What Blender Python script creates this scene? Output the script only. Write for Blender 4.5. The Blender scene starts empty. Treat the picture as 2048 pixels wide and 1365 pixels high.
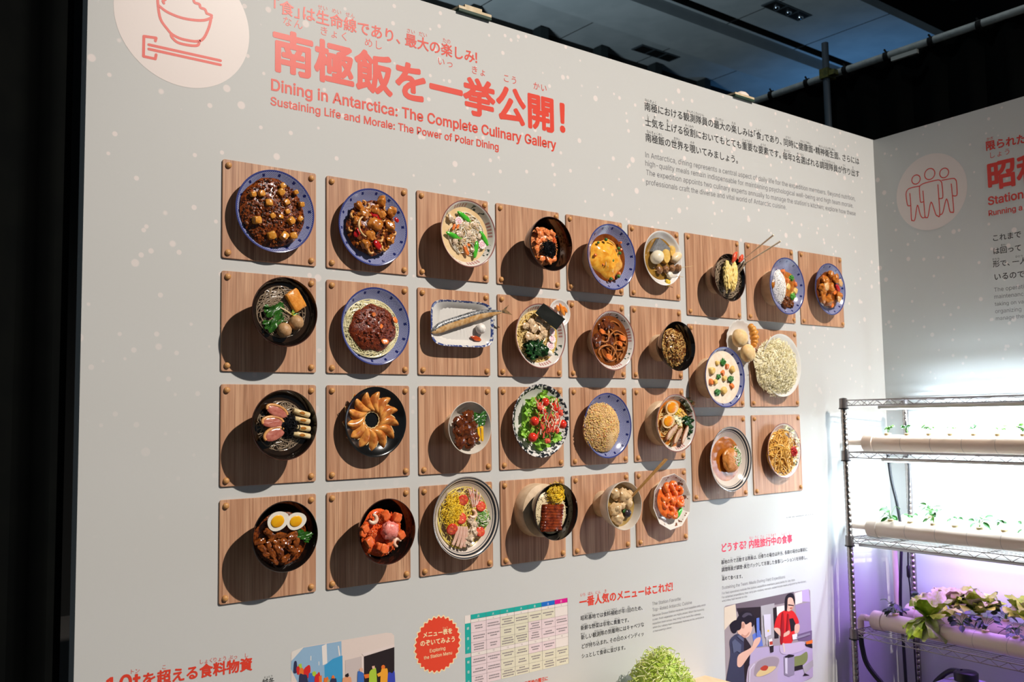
import bpy, bmesh, math, random
from mathutils import Vector, Matrix, noise

SC = bpy.context.scene
COL = SC.collection
PI = math.pi
S = 0.28            # one wall unit (a dish board) in metres
CV = -2.5809


def W(u, v, n=0.0):
    return Vector((u * S, -n * S, (v - CV) * S + 1.5))


# ------------------------------------------------------------------ camera
cam = bpy.data.cameras.new('camera')
cam.sensor_width = 36.0
cam.lens = 1877.376 / 2048 * 36
cam.clip_end = 200
cam.dof.use_dof = True
cam.dof.focus_distance = 2.95
cam.dof.aperture_fstop = 5.6
camo = bpy.data.objects.new('camera', cam)
COL.objects.link(camo)
RX = Vector((0.7862, -0.6178, -0.0168))
RY = -Vector((0.0373, 0.0745, -0.9965))
RZ = -Vector((0.6169, 0.7828, 0.0816))
m = Matrix((RX, RY, RZ)).transposed().to_4x4()
m.translation = W(-3.3827, -2.5809, 8.8443)
camo.matrix_world = m
SC.camera = camo

# ------------------------------------------------------------------ exposure, world, main lights
SC.view_settings.view_transform = 'Standard'
SC.view_settings.look = 'None'
SC.view_settings.exposure = 0.0
SC.view_settings.gamma = 1.0
SC.view_settings.use_curve_mapping = False
SC.cycles.use_denoising = True
SC.cycles.max_bounces = 6

wd = bpy.data.worlds.new('hall_light')
SC.world = wd
wd.use_nodes = True
wd.node_tree.nodes['Background'].inputs[0].default_value = (0.66, 0.85, 1.0, 1)
wd.node_tree.nodes['Background'].inputs[1].default_value = 0.125


def lamp(name, kind, loc, target, power, col, parent=None, **kw):
    l = bpy.data.lights.new(name, kind)
    l.energy = power
    l.color = col
    for k, v in kw.items():
        setattr(l, k, v)
    o = bpy.data.objects.new(name, l)
    COL.objects.link(o)
    o.location = loc
    d = Vector(target) - Vector(loc)
    o.rotation_euler = d.to_track_quat('-Z', 'Y').to_euler()
    if parent:
        o.parent = parent
    return o


lamp('gallery_spotlight', 'SPOT', W(9.5, 15.0, 21.0), W(4.2, -9.5, 0), 3150, (1.0, 0.905, 0.81),
     spot_size=math.radians(70), spot_blend=1.0, shadow_soft_size=0.06)
lamp('hall_blue_floodlight', 'SPOT', W(36, 4, -15), W(38, 13.5, -15), 150, (0.12, 0.45, 1.0),
     spot_size=math.radians(110), spot_blend=0.9, shadow_soft_size=0.3)
lamp('hall_grey_floodlight', 'SPOT', W(10, 3, -14), W(22, 13.5, -16), 400, (0.78, 0.93, 1.0),
     spot_size=math.radians(130), spot_blend=0.9, shadow_soft_size=0.3)
lamp('pipe_fill_light', 'SPOT', W(9, 13, -3), W(15, 4.9, -2), 45, (0.85, 0.95, 1.0),
     spot_size=math.radians(75), spot_blend=0.6, shadow_soft_size=0.1)  # unseen fill lamp, added only to brighten the curtain pipe

# ------------------------------------------------------------------ helpers
def hx(s):
    c = [int(s[i:i + 2], 16) / 255 for i in (0, 2, 4)]
    return tuple((x / 12.92 if x <= .04045 else ((x + .055) / 1.055) ** 2.4) for x in c)


def new_mesh(name, verts, faces, mats=(), mi=None, smooth=True, attrs=None):
    me = bpy.data.meshes.new(name)
    me.from_pydata([tuple(v) for v in verts], [], faces)
    for mt in (mats if isinstance(mats, (list, tuple)) else [mats]):
        me.materials.append(mt)
    if mi:
        me.polygons.foreach_set('material_index', mi)
    me.polygons.foreach_set('use_smooth', [smooth] * len(me.polygons))
    if attrs:
        for k, vals in attrs.items():
            a = me.attributes.new(k, 'FLOAT', 'POINT')
            a.data.foreach_set('value', vals)
    me.update()
    if smooth: me.set_sharp_from_angle(angle=.9)
    return me


def add(name, me, parent=None, M=None):
    o = bpy.data.objects.new(name, me)
    COL.objects.link(o)
    if M is not None:
        o.matrix_world = M
    if parent is not None:
        o.parent = parent
    return o


def tag(o, label=None, cat=None, group=None, kind=None):
    if label: o['label'] = label
    if cat: o['category'] = cat
    if group: o['group'] = group
    if kind: o['kind'] = kind
    return o


class MB:
    def __init__(s):
        s.v, s.f, s.m, s.a = [], [], [], {}

    def put(s, vs, fs, mi=0, M=None):
        b = len(s.v)
        s.v += [(M @ Vector(v)) if M else Vector(v) for v in vs]
        s.f += [tuple(i + b for i in f) for f in fs]
        s.m += [mi] * len(fs)

    def box(s, lo, hi, mi=0, M=None):
        x0, y0, z0 = lo
        x1, y1, z1 = hi
        s.put([(x0, y0, z0), (x1, y0, z0), (x1, y1, z0), (x0, y1, z0), (x0, y0, z1), (x1, y0, z1), (x1, y1, z1), (x0, y1, z1)],
              [(3, 2, 1, 0), (4, 5, 6, 7), (0, 1, 5, 4), (1, 2, 6, 5), (2, 3, 7, 6), (3, 0, 4, 7)], mi, M)

    def tube(s, pts, r, n=6, mi=0, cap=True, flat=1.0, up=None):
        pts = [Vector(p) for p in pts]
        rr = r if isinstance(r, (list, tuple)) else [r] * len(pts)
        vs, fs = [], []
        a = None
        for i, p in enumerate(pts):
            t = (pts[min(i + 1, len(pts) - 1)] - pts[max(i - 1, 0)])
            t = t.normalized() if t.length > 1e-9 else Vector((0, 0, 1))
            if a is None:
                a = Vector(up) if up else (Vector((0, 0, 1)) if abs(t.z) < .9 else Vector((1, 0, 0)))
            a = (a - t * a.dot(t))
            a = a.normalized() if a.length > 1e-6 else t.orthogonal().normalized()
            b = t.cross(a)
            for k in range(n):
                th = 2 * PI * k / n
                vs.append(p + (a * math.sin(th) * flat + b * math.cos(th)) * rr[i])
        for i in range(len(pts) - 1):
            for k in range(n):
                fs.append((i * n + k, i * n + (k + 1) % n, (i + 1) * n + (k + 1) % n, (i + 1) * n + k))
        if cap:
            fs.append(tuple(range(n))[::-1])
            fs.append(tuple(range((len(pts) - 1) * n, len(pts) * n)))
        s.put(vs, fs, mi)

    def lathe(s, prof, seg=48, mi=0, M=None, closed_top=False):
        vs, fs = [], []
        for r, z in prof:
            for k in range(seg):
                th = 2 * PI * k / seg
                vs.append((r * math.cos(th), r * math.sin(th), z))
        for i in range(len(prof) - 1):
            for k in range(seg):
                fs.append((i * seg + k, i * seg + (k + 1) % seg, (i + 1) * seg + (k + 1) % seg, (i + 1) * seg + k))
        s.put(vs, fs, mi, M)

    def ball(s, c, r, sub=1, mi=0, M=None):
        vs, fs = ICO(sub)
        rx, ry, rz = r if isinstance(r, (list, tuple)) else (r, r, r)
        c = Vector(c)
        vv = [Vector((v.x * rx, v.y * ry, v.z * rz)) for v in vs]
        if M: vv = [M @ v for v in vv]
        s.put([v + c for v in vv], fs, mi)

    def mesh(s, name, mats, smooth=True):
        return new_mesh(name, s.v, s.f, mats, s.m, smooth, s.a or None)


_ico = {}


def ICO(sub):
    if sub not in _ico:
        b = bmesh.new()
        bmesh.ops.create_icosphere(b, subdivisions=sub, radius=1.0)
        b.verts.ensure_lookup_table()
        _ico[sub] = ([v.co.copy() for v in b.verts], [tuple(v.index for v in f.verts) for f in b.faces])
        b.free()
    return _ico[sub]


# ------------------------------------------------------------------ materials
class NT:
    def __init__(s, name):
        s.m = bpy.data.materials.new(name)
        s.m.use_nodes = True
        s.t = s.m.node_tree
        s.b = s.t.nodes['Principled BSDF']

    def n(s, typ, **kw):
        nd = s.t.nodes.new(typ)
        for k, v in kw.items():
            setattr(nd, k, v)
        return nd

    def set(s, nd, i, v):
        if hasattr(v, 'is_linked') or isinstance(v, bpy.types.NodeSocket):
            s.t.links.new(v, nd.inputs[i])
        else:
            nd.inputs[i].default_value = v

    def math(s, op, a, b=0.0, c=None):
        nd = s.n('ShaderNodeMath', operation=op)
        s.set(nd, 0, a)
        s.set(nd, 1, b)
        if c is not None: s.set(nd, 2, c)
        return nd.outputs[0]

    def mix(s, f, a, b):
        nd = s.n('ShaderNodeMix', data_type='RGBA')
        for i, v in ((0, f), (6, a), (7, b)):
            if isinstance(v, tuple) and len(v) == 3: v = v + (1,)
            s.set(nd, i, v)
        return nd.outputs[2]

    def attr(s, name):
        return s.n('ShaderNodeAttribute', attribute_name=name).outputs['Fac']

    def obj(s):
        return s.n('ShaderNodeTexCoord').outputs['Object']

    def noise(s, vec, scale, detail=3, rough=.5, out=0):
        nd = s.n('ShaderNodeTexNoise')
        s.set(nd, 'Vector', vec)
        nd.inputs['Scale'].default_value = scale
        nd.inputs['Detail'].default_value = detail
        nd.inputs['Roughness'].default_value = rough
        return nd.outputs[out]

    def mapv(s, vec, scale=(1, 1, 1), loc=(0, 0, 0)):
        nd = s.n('ShaderNodeMapping')
        s.set(nd, 'Vector', vec)
        nd.inputs['Scale'].default_value = scale
        nd.inputs['Location'].default_value = loc
        return nd.outputs[0]

    def ramp(s, f, lo, hi):
        nd = s.n('ShaderNodeMapRange', interpolation_type='SMOOTHSTEP')
        s.set(nd, 0, f)
        nd.inputs[1].default_value = lo
        nd.inputs[2].default_value = hi
        return nd.outputs[0]

    def bump(s, h, strength, dist=.002):
        nd = s.n('ShaderNodeBump')
        nd.inputs['Strength'].default_value = strength
        nd.inputs['Distance'].default_value = dist
        s.set(nd, 'Height', h)
        s.t.links.new(nd.outputs[0], s.b.inputs['Normal'])

    def done(s, col=None, rough=.5, metal=0, coat=0, spec=.5, trans=0, sss=0, emit=None, es=0, ior=1.45):
        b = s.b
        if col is not None:
            if isinstance(col, tuple) and len(col) == 3: col = col + (1,)
            s.set(b, 'Base Color', col)
        s.set(b, 'Roughness', rough)
        b.inputs['Metallic'].default_value = metal
        b.inputs['Coat Weight'].default_value = coat
        b.inputs['Coat Roughness'].default_value = .08
        b.inputs['Specular IOR Level'].default_value = spec
        b.inputs['Transmission Weight'].default_value = trans
        b.inputs['IOR'].default_value = ior
        if sss:
            b.inputs['Subsurface Weight'].default_value = sss
            b.inputs['Subsurface Scale'].default_value = .01
        if emit:
            b.inputs['Emission Color'].default_value = emit + (1,)
            b.inputs['Emission Strength'].default_value = es
        return s.m


_mc = {}


def M_(name, c1, c2=None, scale=60, rough=.5, bump=0, bscale=None, coat=0, metal=0, spec=.5, lo=.35, hi=.65, trans=0, sss=0, detail=3):
    if name in _mc: return _mc[name]
    t = NT(name)
    c1 = hx(c1) if isinstance(c1, str) else c1
    col = c1
    o = t.obj()
    if c2:
        c2 = hx(c2) if isinstance(c2, str) else c2
        col = t.mix(t.ramp(t.noise(o, scale, detail), lo, hi), c1, c2)
    if bump:
        t.bump(t.noise(o, bscale or scale * 1.5, 3), bump)
    _mc[name] = t.done(col, rough, metal, coat, spec, trans, sss)
    return _mc[name]


def band(t, x, a, b):
    return t.math('MULTIPLY', t.math('GREATER_THAN', x, a), t.math('LESS_THAN', x, b))


def wall_mat(name, base):
    t = NT(name)
    o = t.obj()

    def dots(scale, rad, off):
        v = t.n('ShaderNodeTexVoronoi')
        t.set(v, 'Vector', t.mapv(o, (1, 1, 1), off))
        v.inputs['Scale'].default_value = scale
        v.inputs['Randomness'].default_value = 1
        d = t.ramp(v.outputs['Distance'], rad, rad * .72)
        return d
    sep = t.n('ShaderNodeSeparateXYZ')
    t.set(sep, 0, o)
    zf = t.ramp(sep.outputs[2], 1.0, 2.35)
    d = t.math('MAXIMUM', dots(9.5, .125, (0, .02, 0)), t.math('MAXIMUM', dots(17, .14, (3, .02, 1)), dots(14, .11, (7, .03, 4))))
    d = t.math('MULTIPLY', d, t.math('MULTIPLY', zf, .8))
    col = t.mix(d, base, hx('e6dad6'))
    # faint paper weave of the printed sheet
    t.bump(t.noise(t.mapv(o, (1, 1, .15)), 500, 2), .02, .0006)
    return t.done(col, .45, 0, 0, .25)


def wood_mat(name, a, b, c, plank=.042, rough=.42):
    t = NT(name)
    info = t.n('ShaderNodeObjectInfo').outputs['Random']
    o = t.obj()
    comb = t.n('ShaderNodeCombineXYZ')
    t.set(comb, 0, t.math('MULTIPLY', info, 9.0))
    t.set(comb, 1, t.math('MULTIPLY', info, 23.0))
    va = t.n('ShaderNodeVectorMath', operation='ADD')
    t.set(va, 0, o)
    t.set(va, 1, comb.outputs[0])
    v = va.outputs[0]
    sep = t.n('ShaderNodeSeparateXYZ')
    t.set(sep, 0, v)
    wob = t.math('MULTIPLY', t.math('SUBTRACT', t.noise(v, 5, 1), .5), .02)
    px = t.math('FLOOR', t.math('DIVIDE', t.math('ADD', sep.outputs[0], t.math('MULTIPLY', wob, .0)), plank))
    wn = t.n('ShaderNodeTexWhiteNoise', noise_dimensions='1D')
    t.set(wn, 'W', px)
    off = t.n('ShaderNodeCombineXYZ')
    t.set(off, 1, t.math('MULTIPLY', wn.outputs[0], 7.0))
    vb = t.n('ShaderNodeVectorMath', operation='ADD')
    t.set(vb, 0, v)
    t.set(vb, 1, off.outputs[0])
    g1 = t.noise(t.mapv(vb.outputs[0], (1, .035, 1)), 75, 4, .6)
    g2 = t.noise(t.mapv(vb.outputs[0], (1, .012, 1)), 420, 2, .5)
    col = t.mix(t.ramp(g1, .36, .66), a, b)
    g3 = t.ramp(t.noise(t.mapv(vb.outputs[0], (1, .02, 1)), 120, 3, .6), .52, .68)
    col = t.mix(t.math('MULTIPLY', g3, .55), col, c)
    col = t.mix(t.math('MULTIPLY', t.ramp(g2, .5, .72), .5), col, c)
    col = t.mix(t.math('MULTIPLY', wn.outputs[0], .35), col, a)
    frac = t.math('FRACT', t.math('DIVIDE', sep.outputs[0], plank))
    line = t.math('LESS_THAN', frac, .025)
    col = t.mix(t.math('MULTIPLY', line, .45), col, c)
    t.bump(g2, .08, .001)
    return t.done(col, rough, 0, 0, .45)


def ceramic_blue():
    t = NT('blue_patterned_porcelain')
    r, a = t.attr('t'), t.attr('ang')
    o = t.obj()
    base, navy, deep = hx('a9aed2'), hx('2c3268'), hx('1c2460')
    fine = t.math('MULTIPLY', t.math('SINE', t.math('MULTIPLY', a, 120)), t.math('SINE', t.math('MULTIPLY', r, 170)))
    col = t.mix(t.ramp(fine, -.25, .15), navy, base)
    mot = t.math('MULTIPLY', t.ramp(t.math('SINE', t.math('MULTIPLY', a, 14)), .80, .93), band(t, r, .86, .925))
    mot2 = t.math('MULTIPLY', t.ramp(t.math('SINE', t.math('MULTIPLY', a, 10)), .86, .95), band(t, r, .62, .67))
    col = t.mix(t.math('MAXIMUM', mot, mot2), col, deep)
    col = t.mix(band(t, r, .955, 1.05), col, hx('3c4480'))
    col = t.mix(t.math('GREATER_THAN', r, 1.05), col, hx('c8cbe0'))
    return t.done(col, .16, 0, .3, .5)


def ceramic_ramen():
    t = NT('ramen_bowl_porcelain')
    r, a = t.attr('t'), t.attr('ang')
    col = hx('dcd6cf')
    red = hx('a8554f')
    sect = t.ramp(t.math('SINE', t.math('ADD', t.math('MULTIPLY', a, 4), .6)), .35, .45)
    sq = t.math('GREATER_THAN', t.math('SINE', t.math('MULTIPLY', a, 56)), -.35)
    me = t.math('MULTIPLY', t.math('MULTIPLY', band(t, r, .83, .915), sect), sq)
    col = t.mix(t.math('MULTIPLY', me, .75), col, red)
    s2 = t.ramp(t.math('SINE', t.math('ADD', t.math('MULTIPLY', a, 4), 3.6)), .45, .6)
    nz = t.ramp(t.noise(t.obj(), 90, 3), .53, .57)
    col = t.mix(t.math('MULTIPLY', t.math('MULTIPLY', band(t, r, .72, .92), s2), nz), col, hx('33473f'))
    col = t.mix(band(t, r, .962, 1.045), col, hx('8f5f58'))
    s3 = t.math('MULTIPLY', t.ramp(t.math('SINE', t.math('MULTIPLY', a, 5)), .2, .3), band(t, r, 1.12, 1.25))
    col = t.mix(t.math('MULTIPLY', s3, .7), col, red)
    return t.done(col, .18, 0, .3, .5)


def ceramic_bands(name, base, bands, rough=.2, nz=None, coat=.3):
    t = NT(name)
    r = t.attr('t')
    col = base
    for a, b, c in bands:
        f = band(t, r, a, b)
        if nz:
            f = t.math('MULTIPLY', f, t.ramp(t.noise(t.obj(), nz[0], 2), nz[1], nz[2]))
        col = t.mix(f, col, c)
    return t.done(col, rough, 0, coat, .5)


WALL = wall_mat('printed_wall_sheet', hx('c4c5c3'))
WOOD = wood_mat('walnut_board', hx('b28466'), hx('d0a584'), hx('74482f'))
PINE = M_('pale_wood', 'dcc2a2', 'cfb392', 40, .5)
STUD = M_('wooden_stud', 'd09a60', 'c08a50', 120, .4)
BLUE = ceramic_blue()
RAMEN = ceramic_ramen()
BLACK = ceramic_bands('black_lacquer', hx('15100e'), [(.965, 1.07, hx('3a211a')), (1.07, 2.1, hx('2a1915'))], .1)
BLACK2 = ceramic_bands('black_lacquer_dark_rim', hx('120f0e'), [(.975, 1.05, hx('2a211d')), (1.05, 2.1, hx('231813'))], .1)
BLACKP = M_('black_plate_glaze', '121314', None, rough=.18, coat=.2)
CREAM = M_('cream_porcelain', 'd9d1c6', 'd2c8bb', 30, .22, coat=.2)
WHITE = M_('white_porcelain', 'e0dedb', None, rough=.2, coat=.3)
STRIPE = ceramic_bands('striped_bowl_glaze', hx('d6c9bd'), [(.845, .862, hx('5a5a60')), (.885, .925, hx('2b2d33')), (.955, .985, hx('33363d')), (1.0, 1.03, hx('2b2d33')), (1.06, 1.12, hx('40434a'))], .15)
MOTTLE = ceramic_bands('mottled_plate_glaze', hx('dcd9d5'), [(.865, 1.08, hx('23262e'))], .18, (85, .44, .5))
OCT = ceramic_bands('floral_plate_glaze', hx('ded7cf'), [(.56, .93, hx('7a4a34'))], .2, (60, .58, .61))
FISHP = ceramic_bands('blue_edged_plate_glaze', hx('d8d5d0'), [(.80, 1.2, hx('8090c0')), (.90, 1.12, hx('39477f'))], .2, (120, .38, .55))
# ------------------------------------------------------------------ measured positions
DISH={11: (0.499, -0.484, 0.15, 0.419), 12: (1.624, -0.513, 0.13, 0.421), 13: (2.742, -0.493, 0.322, 0.386), 14: (3.865, -0.515, 0.45, 0.329), 15: (4.989, -0.55, 0.322, 0.427), 16: (6.101, -0.442, 0.181, 0.378), 17: (7.341, -0.628, 0.317, 0.345), 18: (8.696, -0.651, 0.32, 0.438), 19: (10.046, -0.586, 0.182, 0.423), 21: (0.493, -1.521, 0.39, 0.341), 22: (1.62, -1.587, 0.181, 0.416), 24: (3.863, -1.603, 0.222, 0.394), 25: (4.985, -1.622, 0.313, 0.383), 26: (6.107, -1.663, 0.401, 0.334), 27: (7.14, -2.06, 0.33, 0.428), 28: (8.691, -1.851, 0.165, 0.482), 31: (0.5, -2.613, 0.372, 0.34), 32: (1.621, -2.6, 0.166, 0.371), 33: (2.742, -2.684, 0.296, 0.294), 34: (3.863, -2.622, 0.195, 0.44), 35: (4.984, -2.699, 0.181, 0.416), 36: (6.105, -2.687, 0.331, 0.387), 37: (7.338, -3.215, 0.223, 0.459), 38: (8.693, -3.144, 0.148, 0.414), 41: (0.514, -3.673, 0.368, 0.336), 42: (1.628, -3.723, 0.377, 0.336), 43: (2.75, -3.684, 0.205, 0.456), 44: (3.869, -3.684, 0.438, 0.331), 45: (4.989, -3.694, 0.432, 0.301), 46: (6.108, -3.733, 0.204, 0.377), 29: (7.734, -1.534, 0.16, 0.331), 20: (4.249, -1.297, 0.13, 0.173), 23: (2.751, -1.506, 0.17, 0.437)}
BOARD={11: (0.0, -0.982, 1.0, 0.0), 12: (1.121, -0.982, 2.121, 0.0), 13: (2.242, -0.982, 3.242, 0.0), 14: (3.363, -0.982, 4.363, 0.0), 15: (4.484, -0.982, 5.484, 0.0), 16: (5.605, -0.982, 6.605, 0.0), 17: (6.737, -1.171, 7.94, 0.01), 18: (8.09, -1.171, 9.293, 0.01), 19: (9.444, -1.171, 10.647, 0.01), 21: (0.0, -2.087, 1.0, -1.106), 22: (1.121, -2.087, 2.121, -1.106), 23: (2.242, -2.087, 3.242, -1.106), 24: (3.363, -2.087, 4.363, -1.106), 25: (4.484, -2.087, 5.484, -1.106), 26: (5.605, -2.087, 6.605, -1.106), 27: (6.737, -2.477, 7.94, -1.296), 28: (8.09, -2.477, 9.293, -1.296), 31: (0.0, -3.193, 1.0, -2.211), 32: (1.121, -3.193, 2.121, -2.211), 33: (2.242, -3.193, 3.242, -2.211), 34: (3.363, -3.193, 4.363, -2.211), 35: (4.484, -3.193, 5.484, -2.211), 36: (5.605, -3.193, 6.605, -2.211), 37: (6.737, -3.784, 7.94, -2.603), 38: (8.09, -3.784, 9.293, -2.603), 41: (0.0, -4.298, 1.0, -3.317), 42: (1.121, -4.298, 2.121, -3.317), 43: (2.242, -4.298, 3.242, -3.317), 44: (3.363, -4.298, 4.363, -3.317), 45: (4.484, -4.298, 5.484, -3.317), 46: (5.605, -4.298, 6.605, -3.317)}
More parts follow.
